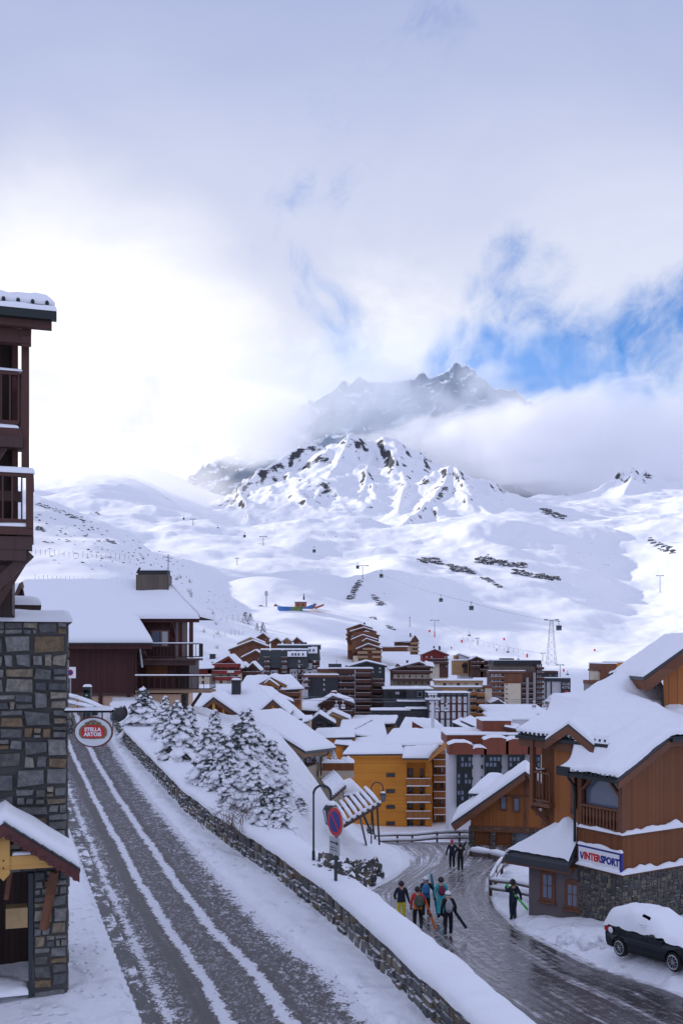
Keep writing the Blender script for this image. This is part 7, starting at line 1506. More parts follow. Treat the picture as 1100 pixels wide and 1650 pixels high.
# --- grey-brown tower block on the right
g = Far('tower_block', 'grey-brown high apartment block with cream panel and concrete fins', 'apartment block', 832, 1145, 284)
g.box('rear_slab', 'weathered_boards', 795, 872, 1068, 1150, 6, 10); g.box('rear_fascia', 'charcoal', 795, 872, 1064.5, 1071, 5.7, 10.4); g.box('mid_slab', 'weathered_boards', 792, 862, 1075, 1150, 3, 6); g.box('front_slab', 'village_dark', 789, 862, 1083, 1150, 0, 6); g.box('fascia', 'frame_brown', 788, 846, 1081.5, 1085, -.3, 6); g.box('roof_house', 'charcoal', 808, 828, 1061, 1066, 8, 5); g.box('timber_panel', 'village_wood', 811, 842, 1086, 1102, -.25, 1); g.box('cream_panel', 'cream', 812, 839, 1101.5, 1145, -.6, 2); g.box('end_slab', 'village_dark', 862, 873, 1070, 1150, 5, 8)
g.flat_snow(790, 846, 1081.5, -.2, 5, .2); g.flat_snow(795, 872, 1064.5, 5.7, 10, .2)
for u in (849.5, 861): g.box('fin', 'concrete', u - 2, u + 2, 1084 if u > 855 else 1092, 1150, -.9, 3)
g.bals(789, 811, tuple(1094 + 8.3 * i for i in range(7)), 3.6, 'village_wood', 0, 1.0); g.bals(840, 858, tuple(1104 + 8.3 * i for i in range(5)), 3.2, 'village_dark', 0, .8); g.bals(863, 875, tuple(1078 + 8.3 * i for i in range(8)), 3, 'village_dark', 5, 1.2); g.wins((793, 799, 805), tuple(1088.5 + 8.3 * i for i in range(6)), 4.2, 4, -.02, 'frame_white', ['bright_glass', 'curtain', 'glass', 'bright_glass'], 0); g.wins((816,), tuple(1103 + 7.6 * i for i in range(6)), 2.6, 1.6, -.62, 'frame_dark', 'glass', 0); g.wins((866, 870), tuple(1073 + 8.3 * i for i in range(7)), 2.6, 3.2, 4.98, 'frame_white', GL, 0)
g = Far('club_building', 'black and white low building with dark sign panel at piste edge', 'building', 897, 1135, 300)
g.box('wall', 'render_white', 876, 904, 1098, 1140, 0, 8); g.box('fascia', 'charcoal', 877, 919, 1093, 1098.5, -.4, 8); g.box('rear_storey', 'charcoal', 872, 899, 1084, 1094, 4, 6); g.box('rear_fascia', 'village_dark', 872, 899, 1081.5, 1084.5, 3.7, 6); g.flat_snow(878, 918, 1093, -.3, 6, .25); g.wins((886, 896), (1088.5,), 4, 4, 3.98, 'frame_dark', 'bright_glass', 1)
for u in (879.5, 888): g.box('pilaster', 'charcoal', u - 1, u + 1, 1098, 1140, -.2, .3)
pn_ = g.box('sign_panel', 'charcoal', 904, 919, 1098, 1140, -.5, 8); text('CLUB', 1.0, 'frame_white', pn_, (g.X(911.5, -.5), -.53, g.Z(1102.5)), sx=.9); text('HOTEL', 1.0, 'frame_white', pn_, (g.X(911.5, -.5), -.53, g.Z(1108)), sx=.8); part('round_mark', 'red_paint', pn_, lambda b: b.poly(ellipse(g.X(911.5), g.Z(1116), .62, .62, 16, -.53)[::-1], (0, .03, 0)))
g = Far('tan_cottage', 'small tan gabled cottage half hidden behind shop chalet roof', 'cottage', 897, 1150, 250); g.gable(888, 897, 909, 1124.5, 1133, 1134, 1158, 0, 8, 'village_tan', .4, .45); g.slope([(908, 1133, 249.5), (928, 1130, 249.5), (922, 1124, 258), (897, 1124.5, 258)], snow=.5)
g = Far('dark_cottage', 'small dark arched-roof chalet at the foot of the tower block', 'chalet', 803, 1150, 240); g.gable(789, 802, 817, 1127.5, 1133, 1137, 1148, 0, 8, 'village_dark', .5, .4); g.wins((797, 803, 809), (1139,), 3.4, 5, -.02, 'frame_brown', GL, 0); g.box('low_wall', 'concrete', 790, 818, 1145, 1158, -2, 4)
g = Far('low_flat_roofs', 'low flat snow-covered roofs in front of the tower block', 'building', 835, 1165, 215); g.box('wall', 'village_tan', 790, 880, 1152, 1180, 0, 12); g.flat_snow(786, 884, 1151, 0, 14, .6, up=1.0); g.box('roof_box', 'village_wood', 854, 861, 1150, 1156, 2, 3); g.box('wall', 'render_white', 795, 870, 1160, 1185, -12, 8); g.flat_snow(790, 874, 1160, -12, 11, .6, up=.6); g.box('roof_box', 'charcoal', 832, 840, 1155, 1162, -9, 3)
g = Far('orange_hotel', 'orange and brown hotel with white rooftop lettering behind shop roof', 'hotel', 1000, 1110, 165)
g.box('wall', 'village_wood', 968, 993, 1070, 1125, 0, 8); g.box('orange_wall', 'amber_boards', 991, 1048, 1068, 1125, 2, 8); g.box('side_wall', 'cream', 964, 969, 1081, 1125, .6, 6); g.box('side_cap', 'village_wood', 963.5, 969, 1079, 1082, .4, 7); g.box('low_wing', 'village_wood', 951, 975, 1097, 1103, -2, 5); g.box('low_wing_wall', 'concrete', 952, 975, 1103, 1125, -1.9, 5); g.flat_snow(968, 993, 1070, 0, 8, .2); g.flat_snow(991, 1048, 1068, 2, 8, .2)
text('HOTEL', .95, 'white_paint', g.t, (g.X(1022, 2), 1.95, g.Z(1072.5, 2)), sx=1.1, bold=.02); text('BAR', .7, 'white_paint', g.t, (g.X(1040, 2), 1.95, g.Z(1072.5, 2)), sx=1.0, bold=.02)
g.slope([(980, 1086, 164), (994, 1081, 164), (994, 1077, 167), (982, 1081, 167)], snow=.25); g.wins((985,), (1088,), 9, 6, -.03, 'frame_dark', 'bright_glass', 2)
# ------------------------------------------------------------------ ski area above the village
def land_at(u, v, y0=240, y1=2600):
    Y = np.geomspace(y0, y1, 1500); r = HV - (land_height((u - 550) / F * Y, Y) - .25) * F / Y
    k = np.where(r <= v)[0]; y = float(Y[k[0]]) if len(k) else y1
    return Vector(((u - 550) / F * y, y, (HV - v) / F * y))
mat('lift_grey', (.20, .21, .23), .5, .3); mat('cabin_dark', (.10, .105, .12), .3); mat('frost', (.80, .81, .84), .8); mat('pad_red', (.70, .05, .07), .6); mat('pole_grey', (.16, .15, .16), .8)
def pylon(u, v, top, w, label, frost=False, y0=240, pad=False):
    p = land_at(u, v, y0); k = p.y / F; H = (v - top) * k; W = w * k / 2; t = thing('lift_pylon', label, 'lift pylon', p, 0, 'ski lift pylons'); m = 'frost' if frost else 'lift_grey'; r = max(.18, .55 * k)
    part('mast', m, t, lambda b: b.tube([(0, 0, -1), (0, 0, H)], [r * 1.2, r * .8], 8))
    part('crossarm', m, t, lambda b: (b.box(-W, W, -r, r, H - r * 1.2, H), b.box(-W, -W * .5, -r * 2.5, r * 2.5, H - r * 2.4, H - r * 1.3), b.box(W * .5, W, -r * 2.5, r * 2.5, H - r * 2.4, H - r * 1.3)))
    if pad: part('pad', 'pad_red', t, lambda b: b.tube([(0, -.0, .3), (0, 0, 3.2)], r * 1.7, 8))
    return t
pylon(311, 847, 836, 9, 'tiny lift pylon high in the left valley, beneath the cloud'); pylon(424, 880, 864, 12, 'double-armed lift pylon on the valley floor by the shaded hump'); pylon(382, 911, 899, 6, 'thin lift pylon inside the big shaded hollow'); pylon(584, 934, 911, 20, 'wide-armed gondola pylon on the rocky knoll')
pylon(700, 1027, 999, 15, 'chairlift pylon with red padded foot above the crimson house', pad=True); pylon(769, 1040, 1028, 7, 'slim chairlift pylon on the bright piste left of the lattice tower'); pylon(1063, 955, 927, 12, 'lonely chairlift pylon on the right-hand slope'); pylon(874, 1066, 1052, 9, 'short drag lift pylon at the piste edge behind tower block'); pylon(902, 1103, 1071, 13, 'chairlift pylon with red foot beside the club building', pad=True); pylon(660, 1010, 994, 2, 'thin marker mast on the piste above pointed house'); pylon(786, 905, 893, 5, 'small lift pylon on the knoll near the wooden hut')
def cabin(u, v, Y, s, label, m='cabin_dark', frost=False):
    p = P(u, v, Y); k = Y / F * s; t = thing('gondola_cabin', label, 'gondola', p, 0, 'gondola cabins on the lifts')
    mm = 'frost' if frost else m
    part('cabin_body', mm, t, lambda b: (b.box(-k * .5, k * .5, -k * .4, k * .4, -k * .5, -k * .1), b.box(-k * .5, k * .5, -k * .4, k * .4, k * .36, k * .5), [b.box(x - k * .04, x + k * .04, -k * .4, k * .4, -k * .1, k * .36) for x in (-k * .46, 0, k * .46)]), bevel=k * .06)
    part('cabin_glass', 'glass' if not frost else 'bright_glass', t, lambda b: b.box(-k * .44, k * .44, -k * .36, k * .36, -k * .1, k * .36))
    part('hanger', 'lift_grey' if not frost else 'frost', t, lambda b: (b.beam((0, 0, k * .5), (0, 0, k * 1.35), k * .10), b.box(-k * .3, k * .3, -k * .1, k * .1, k * 1.3, k * 1.45)))
    if not frost: part('snow', 'frost', t, lambda b: b.box(-k * .46, k * .46, -k * .36, k * .36, k * .503, k * .60))
for u, v, Y, s, lab in ((296, 836, 1250, 3, 'tiny gondola cabin nearest the cloud in the left valley'), (351, 852, 1150, 4, 'small gondola cabin above the left valley hump'), (394, 864, 1050, 4, 'small gondola cabin just left of the double-armed pylon'), (506, 888, 820, 5, 'gondola cabin over the bright hollow between pylons'), (576, 914, 690, 5, 'gondola cabin arriving at the wide-armed knoll pylon'), (614, 928, 640, 6, 'gondola cabin to the right of the rocky knoll'), (710, 967, 540, 6, 'gondola cabin above the pylon with red padded foot'), (759, 980, 500, 7, 'gondola cabin in mid slope below the dark rock bands'), (900, 1012, 430, 8, 'dark gondola cabin right of the lattice tower top')): cabin(u, v, Y, s, lab)
for u, v, lab in ((542, 1139, 'frosted white gondola cabin before the dark chalet, on the outside'), (552.5, 1139, 'frosted white gondola cabin before the dark chalet, next to the charcoal block'), (704, 1143, 'frosted white gondola cabin beside the white cable pylon'), (719, 1143, 'frosted white gondola cabin before the white vertical panels'), (860, 1139, 'frosted white gondola cabin below the concrete fins'), (877, 1139, 'frosted white gondola cabin before the club building')): cabin(u, v, 172, 6.5, lab, frost=True)
def station_pylon():
    G = Far('cable_pylon', 'stout frosted white cable pylon with winged head before panelled building', 'lift pylon', 697, 1185, 172)
    G.box('mast', 'frost', 694.6, 699.4, 1126, 1190, 0, .5); G.part('head', 'frost', lambda b: (b.box(G.X(685), G.X(709), -.6, 1.1, G.Z(1127.5), G.Z(1125)), b.box(G.X(690), G.X(704), -.4, .9, G.Z(1120), G.Z(1118)), b.beam((G.X(693), .2, G.Z(1125)), (G.X(691.5), .2, G.Z(1119)), .18), b.beam((G.X(701), .2, G.Z(1125)), (G.X(702.5), .2, G.Z(1119)), .18), b.beam((G.X(697), .2, G.Z(1125)), (G.X(697), .2, G.Z(1119)), .14)))
    G.part('sheave', 'lift_grey', lambda b: b.box(G.X(684), G.X(710), -.2, .7, G.Z(1129.2), G.Z(1127.6)))
station_pylon()
def cable(label, pts, r=.035):
    b = MB(); o = Vector(pts[0])
    for a, c in zip(pts[:-1], pts[1:]):
        a = Vector(a); c = Vector(c); sag = (c - a).length * .012; b.tube([a.lerp(c, i / 10) - o - Vector((0, 0, sag * 4 * (i / 10) * (1 - i / 10))) for i in range(11)], r, 4, caps=False)
    ob = b.build('lift_cable', 'lift_grey'); ob.location = o; tag(ob, label, 'cable')
cable('near gondola cable running level across the village past the white pylon', [P(470, 1121, 172), P(690, 1126, 172), P(930, 1124, 172)]); cable('second level gondola cable just below the near one', [P(470, 1127, 173), P(704, 1128, 173), P(930, 1129, 173)])
cable('long gondola cable climbing the slope from lattice tower to the knoll pylon', [P(900, 1002, 430), P(760, 971, 500), P(584, 911, 700), P(424, 864, 1000)], .05); cable('chairlift cable slanting across the bright piste', [P(700, 1000, 470), P(780, 1034, 420), P(874, 1053, 400), P(902, 1072, 360)], .04)
def lattice_tower():
    p = land_at(888, 1072); k = p.y / F; t = thing('lattice_tower', 'tall tapering lattice gondola tower on the piste behind tower block', 'lift pylon', p); H = 73 * k; wb, wt = 15 * k, 4 * k; r = .30 * k
    def c(i, f): s = (wb + (wt - wb) * f) / 2; return Vector(((-s, s, s, -s)[i], (-s, -s, s, s)[i], H * f))
    part('frame', 'lift_grey', t, lambda b: ([b.beam(c(i, 0), c(i, 1), r * 1.1) for i in range(4)], [(b.beam(c(i, j / 7), c((i + 1) % 4, (j + 1) / 7), r * .6), b.beam(c((i + 1) % 4, j / 7), c(i, (j + 1) / 7), r * .6), b.beam(c(i, j / 7), c((i + 1) % 4, j / 7), r * .6)) for i in range(4) for j in range(7)]))
    part('crossarm', 'lift_grey', t, lambda b: (b.box(-11 * k, 11 * k, -k, k, H - k, H), b.box(-12 * k, -6 * k, -1.6 * k, 1.6 * k, H, H + 1.2 * k), b.box(6 * k, 12 * k, -1.6 * k, 1.6 * k, H, H + 1.2 * k)))
lattice_tower()
# chairs, padded posts and skiers on the piste
for u, v, lab in ((756, 1025, 'empty lift chair over the piste, uphill of slim pylon'), (818, 1052, 'empty lift chair between slim pylon and lattice tower'), (835, 1064, 'empty lift chair just above the tower block roof'), (914, 1088, 'empty lift chair right of the red-footed pylon by the club building')):
    p = P(u, v, 415); k = 415 / F; t = thing('lift_chair', lab, 'lift chair', p, 0, 'chairs hanging on the lift'); part('seat', 'lift_grey', t, lambda b: (b.box(-2.4 * k, 2.4 * k, -k, k, 0, .7 * k), b.box(-2.4 * k, 2.4 * k, .6 * k, k, .7 * k, 2.2 * k))); part('hanger', 'lift_grey', t, lambda b: (b.beam((0, 0, 2 * k), (0, 0, 8 * k), .5 * k), b.beam((-2.2 * k, 0, 2.2 * k), (2.2 * k, 0, 2.2 * k), .4 * k)))
for u, v, h, lab in ((692, 1019, 4, 'red safety pad on the piste left of the padded pylon'), (812, 1032, 4, 'red slanting banner on the piste above the tower block'), (958, 1050, 4, 'red safety pad alone on the right piste'), (744, 1036, 5, 'red leaning marker flag above the pale house'), (849, 1060, 6, 'red marker flag above the tower block roof'), (908, 1083, 5, 'red seat hanging beside the red-footed pylon')):
    p = land_at(u, v); k = p.y / F; o = MB().poly([(-1.2 * k, 0, 0), (1.4 * k, 0, 0), (1.0 * k, 0, h * k), (-1.8 * k, 0, h * k)], (0, .6 * k, 0)).build('safety_pad', 'pad_red'); o.location = p; tag(o, lab, 'safety pad', 'red pads and flags on the piste')
def tiny_skier(u, v, lab):
    p = land_at(u, v); b = MB(); b.ball((0, 0, 1.62), .15, 8, 6); b.tube([(0, 0, .85), (0, .02, 1.2), (0, .02, 1.45), (0, .02, 1.52)], [.17, .19, .21, .09], 8); b.tube([(-.09, 0, .0), (-.12, .08, .45), (-.08, 0, .9)], [.08, .09, .11], 6); b.tube([(.09, 0, .0), (.12, .08, .45), (.08, 0, .9)], [.08, .09, .11], 6); b.tube([(-.2, 0, 1.42), (-.3, .12, 1.15), (-.28, .35, 1.0)], [.07, .06, .05], 6); b.tube([(.2, 0, 1.42), (.3, .12, 1.15), (.28, .35, 1.0)], [.07, .06, .05], 6)
    o = b.build('person', 'black_metal'); o.location = p; tag(o, lab, 'skier')
tiny_skier(800, 1050, 'distant dark skier standing on the piste above the tower block'); tiny_skier(727, 1047, 'distant dark skier on the piste right of the crimson house')
def pole_row(name, label, pts, n, h, seed, net=False):
    rnd = random.Random(seed); t = thing(name, label, 'fence', land_at(*pts[0]))
    o = t.location
    for i in range(n):
        f = i / (n - 1) * (len(pts) - 1); a, c = pts[min(int(f), len(pts) - 2)], pts[min(int(f), len(pts) - 2) + 1]; g = f - min(int(f), len(pts) - 2)
        p = land_at(a[0] + (c[0] - a[0]) * g, a[1] + (c[1] - a[1]) * g) - o; k = (p + o).y / F; hh = h * k * rnd.uniform(.7, 1.15)
        part('post', 'pole_grey', t, lambda b: b.beam(p - Vector((0, 0, .5)), p + Vector((rnd.uniform(-.1, .1) * hh, 0, hh)), .34 * k + .02))
        if net and i: part('wire', 'pole_grey', t, lambda b: (b.beam(q0 + Vector((0, 0, hh * .8)), p + Vector((0, 0, hh * .8)), .12 * k), b.beam(q0 + Vector((0, 0, hh * .4)), p + Vector((0, 0, hh * .4)), .12 * k)))
        q0 = p
pole_row('snow_fence', 'upper row of short avalanche posts across the left slope', [(50, 893), (130, 898), (208, 902)], 22, 9, 1); pole_row('snow_fence', 'lower row of short avalanche posts just above the big chalet roof', [(56, 934), (130, 938), (212, 940)], 22, 8, 2); pole_row('wire_fence', 'wire fence crossing snow behind the chalet deck posts', [(326, 990), (356, 1001), (384, 1000)], 7, 9, 3, True); pole_row('wire_fence', 'wire fence on the snow above the tall timber house', [(345, 1030), (372, 1024), (392, 1024)], 7, 9, 4, True)
pole_row('piste_fence', 'line of thin piste poles across the bright piste', [(745, 1030), (800, 1046), (850, 1056)], 14, 6, 6)
# mast, playground, hut
def odds():
    G = Far('radio_mast', 'slender grey radio mast beside the playground on the hill', 'mast', 429, 982, 560); G.part('mast', 'lift_grey', lambda b: (b.beam((-1.0 * G.k, 0, -3), (-.8 * G.k, 0, 30 * G.k), .5 * G.k), b.beam((1.0 * G.k, 0, -3), (.8 * G.k, 0, 30 * G.k), .5 * G.k), [b.beam((-1 * G.k, 0, i * 3 * G.k), (1 * G.k, 0, (i + 1) * 3 * G.k), .4 * G.k) for i in range(10)])); G.part('antenna_panel', 'lift_grey', lambda b: (b.box(-2.2 * G.k, -1 * G.k, -.6 * G.k, .2 * G.k, 22 * G.k, 29 * G.k), b.box(1 * G.k, 2.2 * G.k, -.6 * G.k, .2 * G.k, 22 * G.k, 29 * G.k)))
    mat('play_blue', (.05, .16, .42), .6, var=.3, nscale=.4); mat('play_green', (.14, .20, .08), .7, var=.4, nscale=.5); mat('brick_red', (.38, .14, .09), .7, var=.15)
    G = Far('playground_wall', 'blue and green curved playground wall on the snowy hill', 'wall', 470, 986, 545)
    G.part('blue_wall', 'play_blue', lambda b: b.poly([(G.X(447), 0, G.Z(982)), (G.X(452), 0, G.Z(986)), (G.X(476), 0, G.Z(986)), (G.X(478), 0, G.Z(978)), (G.X(447), 0, G.Z(977))], (0, 4, 0))); G.part('green_wall', 'play_green', lambda b: b.poly([(G.X(466), -.1, G.Z(986)), (G.X(486), -.1, G.Z(984)), (G.X(489), -.1, G.Z(977)), (G.X(470), -.1, G.Z(978))], (0, 3.8, 0))); G.part('blue_slide', 'play_blue', lambda b: b.poly([(G.X(486), -.2, G.Z(981)), (G.X(500), -.2, G.Z(981)), (G.X(507), -.2, G.Z(975)), (G.X(503), -.2, G.Z(974))], (0, 3, 0)))
    G.part('ramp', 'brick_red', lambda b: (b.poly([(G.X(504), -.2, G.Z(979)), (G.X(522), -.2, G.Z(973)), (G.X(521), -.2, G.Z(976)), (G.X(508), -.2, G.Z(981))], (0, 5, 0)), b.poly([(G.X(498), 1, G.Z(980)), (G.X(506), 1, G.Z(972)), (G.X(510), 1, G.Z(973)), (G.X(503), 1, G.Z(981))], (0, 5, 0))))
    G = Far('chapel_hut', 'small orange-pink hut with thin spire behind the playground wall', 'hut', 484, 982, 560); G.box('wall', 'brick_red', 475, 493, 969, 990, 0, 8); G.slope([(473, 970, 559), (495, 970, 559), (490, 966, 565), (478, 966, 565)], snow=.3); G.part('spire', 'charcoal', lambda b: b.tube([(G.X(489), 4, G.Z(968)), (G.X(489), 4, G.Z(963)), (G.X(489), 4, G.Z(955))], [.9, .5, .05], 6)); G.wins((480, 488), (975,), 2.5, 3, -.02, 'frame_dark', 'glass', 0)
    for u, w, v, lab in ((420, 11, 980, 'low brown hut left of the radio mast'), (444, 6, 978, 'tiny pointed brown hut right of the radio mast')): G = Far('small_hut', lab, 'hut', u, v, 562); G.gable(u - w / 2, u, u + w / 2, v - 5, v - 2.5, v - 2.5, v + 6, 0, 5, 'brick_red', .3, .3)
    G = Far('mountain_hut', 'lone wooden hut on the crest below the mountain', 'hut', 780, 850, 1235); G.gable(768, 787, 792, 838.5, 845, 842, 855, 0, 10, 'brick_red', .8, .6); G.wins((782, 788), (846,), 2.2, 3.5, -.05, 'frame_dark', 'glass', 0)
odds()
# distant conifers and scrub on the left slope
for u, v, top, var, lab in ((423, 1022, 1002, 3, 'grey-green conifer above the small timber gables'), (414, 1016, 1003, 1, 'slim dark conifer left of the grey-green one'), (395, 1004, 985, 2, 'bushy conifer at the foot of the left slope'), (403, 1000, 988, 2, 'rounder conifer right of the bushy one on left slope')): spruce(u, v, top, var, lab, 1.2, 'spruce_tree', 'conifers on the left slope', land_at(u, v))
def scrub(label, spots, seed, kind='stuff'):
    rnd = random.Random(seed); b = MB(); o = spots[0]
    for p in spots:
        k = p.y / F
        for i in range(14):
            d = Vector((rnd.gauss(0, 1.5), rnd.gauss(0, .6), 0)) * k; L = rnd.uniform(3, 9) * k; e = Vector((rnd.gauss(0, .5), 0, 1)).normalized() * L; b.tube([p - o + d, p - o + d + e], [.16 * k, .05 * k], 3, caps=False)
            c = p - o + d + e * rnd.uniform(.3, .8); b.tube([c, c + Vector((rnd.gauss(0, .6), 0, .6)) * L * .4], [.10 * k, .04 * k], 3, caps=False)
    ob = b.build('scrub', 'twig'); ob.location = o; tag(ob, kind=kind)
rnd = random.Random(77)
scrub('', [land_at(u + rnd.gauss(0, 5), v + rnd.gauss(0, 6)) for u, v in ((282, 940), (290, 955), (300, 950), (312, 968), (322, 980), (330, 1000), (338, 1020), (345, 1036), (318, 960), (305, 935), (335, 985), (352, 1008), (290, 930), (326, 1012))], 5)
def stones_on(name, areas, seed, mat_='rock'):
    rnd = random.Random(seed); b = MB(); o = None
    for (u, v, du, dv, n, s0, s1) in areas:
        for i in range(n):
            p = land_at(u + rnd.uniform(-du, du), v + rnd.uniform(-dv, dv)); k = p.y / F; o = o or p; w = rnd.uniform(s0, s1) * k
            bb = MB(); bb.ball((0, 0, 0), (w, w * .7, w * rnd.uniform(.25, .5)), 8, 5); f = rnd.random() * 40; a = rnd.uniform(-.35, .1)
            T = Matrix.Translation(p - o) @ Matrix.Rotation(a, 4, 'Y')
            b.add([T @ (Vector(x) * (1 + .7 * float(pn(x[0] / w * 1.7 + f, x[2] / w * 2 + x[1] / w)))) for x in bb.v], bb.f)
    ob = b.build(name, mat_); ob.location = o; tag(ob, kind='stuff')
stones_on('scattered_stones', ((110, 850, 60, 26, 44, 1, 4.2), (150, 880, 80, 30, 60, .8, 3.6), (200, 900, 60, 20, 40, .8, 3.2), (260, 920, 50, 22, 36, .6, 2.2), (340, 965, 40, 22, 40, .6, 2), (380, 985, 25, 12, 20, .6, 1.6), (700, 900, 90, 14, 16, .6, 1.6), (600, 950, 40, 20, 14, .6, 1.6), (950, 900, 120, 40, 18, .5, 1.5), (530, 850, 90, 20, 18, .6, 1.8), (850, 880, 120, 20, 14, .5, 1.5)), 9)
mat('far_stone', (.03, .032, .036), .9, var=.5, nscale=.3)
stone_mat('cliff', [(.05, .052, .055), (.07, .068, .066), (.04, .042, .046)], .66, .9)
def cliff(label, path, th, seed, sz):
    rnd = random.Random(seed); sp = []
    for i in range(len(path) - 1):
        (u0, v0), (u1, v1) = path[i], path[i + 1]; n = max(3, int(abs(u1 - u0) / 2.2 + abs(v1 - v0) / 2.2))
        for j in range(n): f = j / n; sp.append(land_at(u0 + (u1 - u0) * f + rnd.uniform(-1, 1), v0 + (v1 - v0) * f + rnd.uniform(-th, th)))
    b = MB(); o = sp[0]
    for p in sp:
        k = p.y / F; s = sz * k * rnd.uniform(.5, 1.2); bm = bmesh.new(); bmesh.ops.create_icosphere(bm, subdivisions=3, radius=1); co = np.array([v.co[:] for v in bm.verts]); of = rnd.random() * 50
        n = np.abs(pn(co[:, 0] * 1.6 + of, co[:, 1] * 1.6 + co[:, 2] * 2.3)) * .9 + .4 * pn(co[:, 0] * 4 + of, co[:, 2] * 5 + co[:, 1] * 3); sc = (s * 1.7, s * 1.3, s * .62)
        b.add([p - o + Vector((c[0] * sc[0], c[1] * sc[1], c[2] * sc[2])) * (.7 + q) for c, q in zip(co, n)], [tuple(v.index for v in f.verts) for f in bm.faces]); bm.free()
    ob = b.build('rock_outcrop', 'cliff'); ob.location = o; tag(ob, label, 'rock')
cliff('long dark rock band in the middle of the knoll slope', [(770, 903), (800, 907), (830, 911), (848, 914)], 5, 1, 4.2); cliff('dark rock band lowest on the right of the knoll slope', [(828, 921), (860, 928), (898, 933)], 3, 2, 4.0); cliff('dark broken rock band at the left of the knoll slope', [(676, 902), (696, 904), (712, 907)], 4, 3, 3.6); cliff('rounded dark rock between the two upper rock bands', [(724, 914), (742, 918), (760, 922)], 4, 4, 4.0); cliff('small diagonal string of rocks under the middle rock band', [(775, 930), (792, 938), (808, 946)], 2, 5, 2.6)
cliff('steep dark rock rib below the wide-armed knoll pylon', [(580, 936), (572, 950), (562, 966)], 4, 6, 3.4); cliff('rock patch right of the knoll pylon rib', [(602, 962), (616, 978)], 4, 7, 3.0); cliff('small dark rocks above the stepped tower', [(596, 994), (606, 999)], 2, 8, 2.6); cliff('dark flat rock on the snow above pointed house', [(624, 1010), (634, 1016)], 2, 9, 2.6); cliff('rock patch on the crest right of the mountain hut', [(872, 822), (892, 830), (908, 834)], 4, 10, 3.0); cliff('dark boulder patch high on the left slope', [(172, 872), (182, 874)], 2, 11, 3.4); cliff('rocks at the right edge of the upper slope', [(1046, 870), (1066, 882), (1088, 890)], 5, 12, 3.0)
cliff('dark rock left of the wooden chimney slope', [(60, 850), (72, 858)], 4, 13, 2.6); cliff('thin rock streaks along the left slope crest', [(60, 812), (100, 826), (140, 842)], 3, 14, 1.6)
# ------------------------------------------------------------------ people
mat('cloth_navy', (.012, .016, .030), .8, var=.3); mat('cloth_black', (.010, .010, .013), .8, var=.3); mat('cloth_yellow', (.62, .52, .03), .7, var=.12); mat('cloth_red', (.50, .03, .025), .7, var=.12); mat('cloth_orange', (.55, .16, .03), .7, var=.15); mat('cloth_blue', (.03, .16, .34), .7, var=.15); mat('cloth_teal', (.05, .38, .42), .7, var=.12); mat('cloth_maroon', (.16, .015, .05), .7); mat('cloth_grey', (.30, .31, .33), .7, var=.15); mat('cloth_green', (.07, .09, .06), .8, var=.2)
mat('skin', (.50, .30, .22), .6); mat('helmet_white', (.70, .70, .72), .35); mat('helmet_black', (.012, .012, .014), .3); mat('beanie_pink', (.60, .04, .14), .8); mat('boot', (.02, .02, .022), .4); mat('hair', (.03, .018, .012), .8); mat('ski_orange', (.65, .16, .02), .4); mat('ski_teal', (.03, .22, .28), .4); mat('ski_green', (.08, .55, .10), .4); mat('ski_dark', (.02, .03, .04), .4); mat('goggle', (.03, .02, .02), .1)
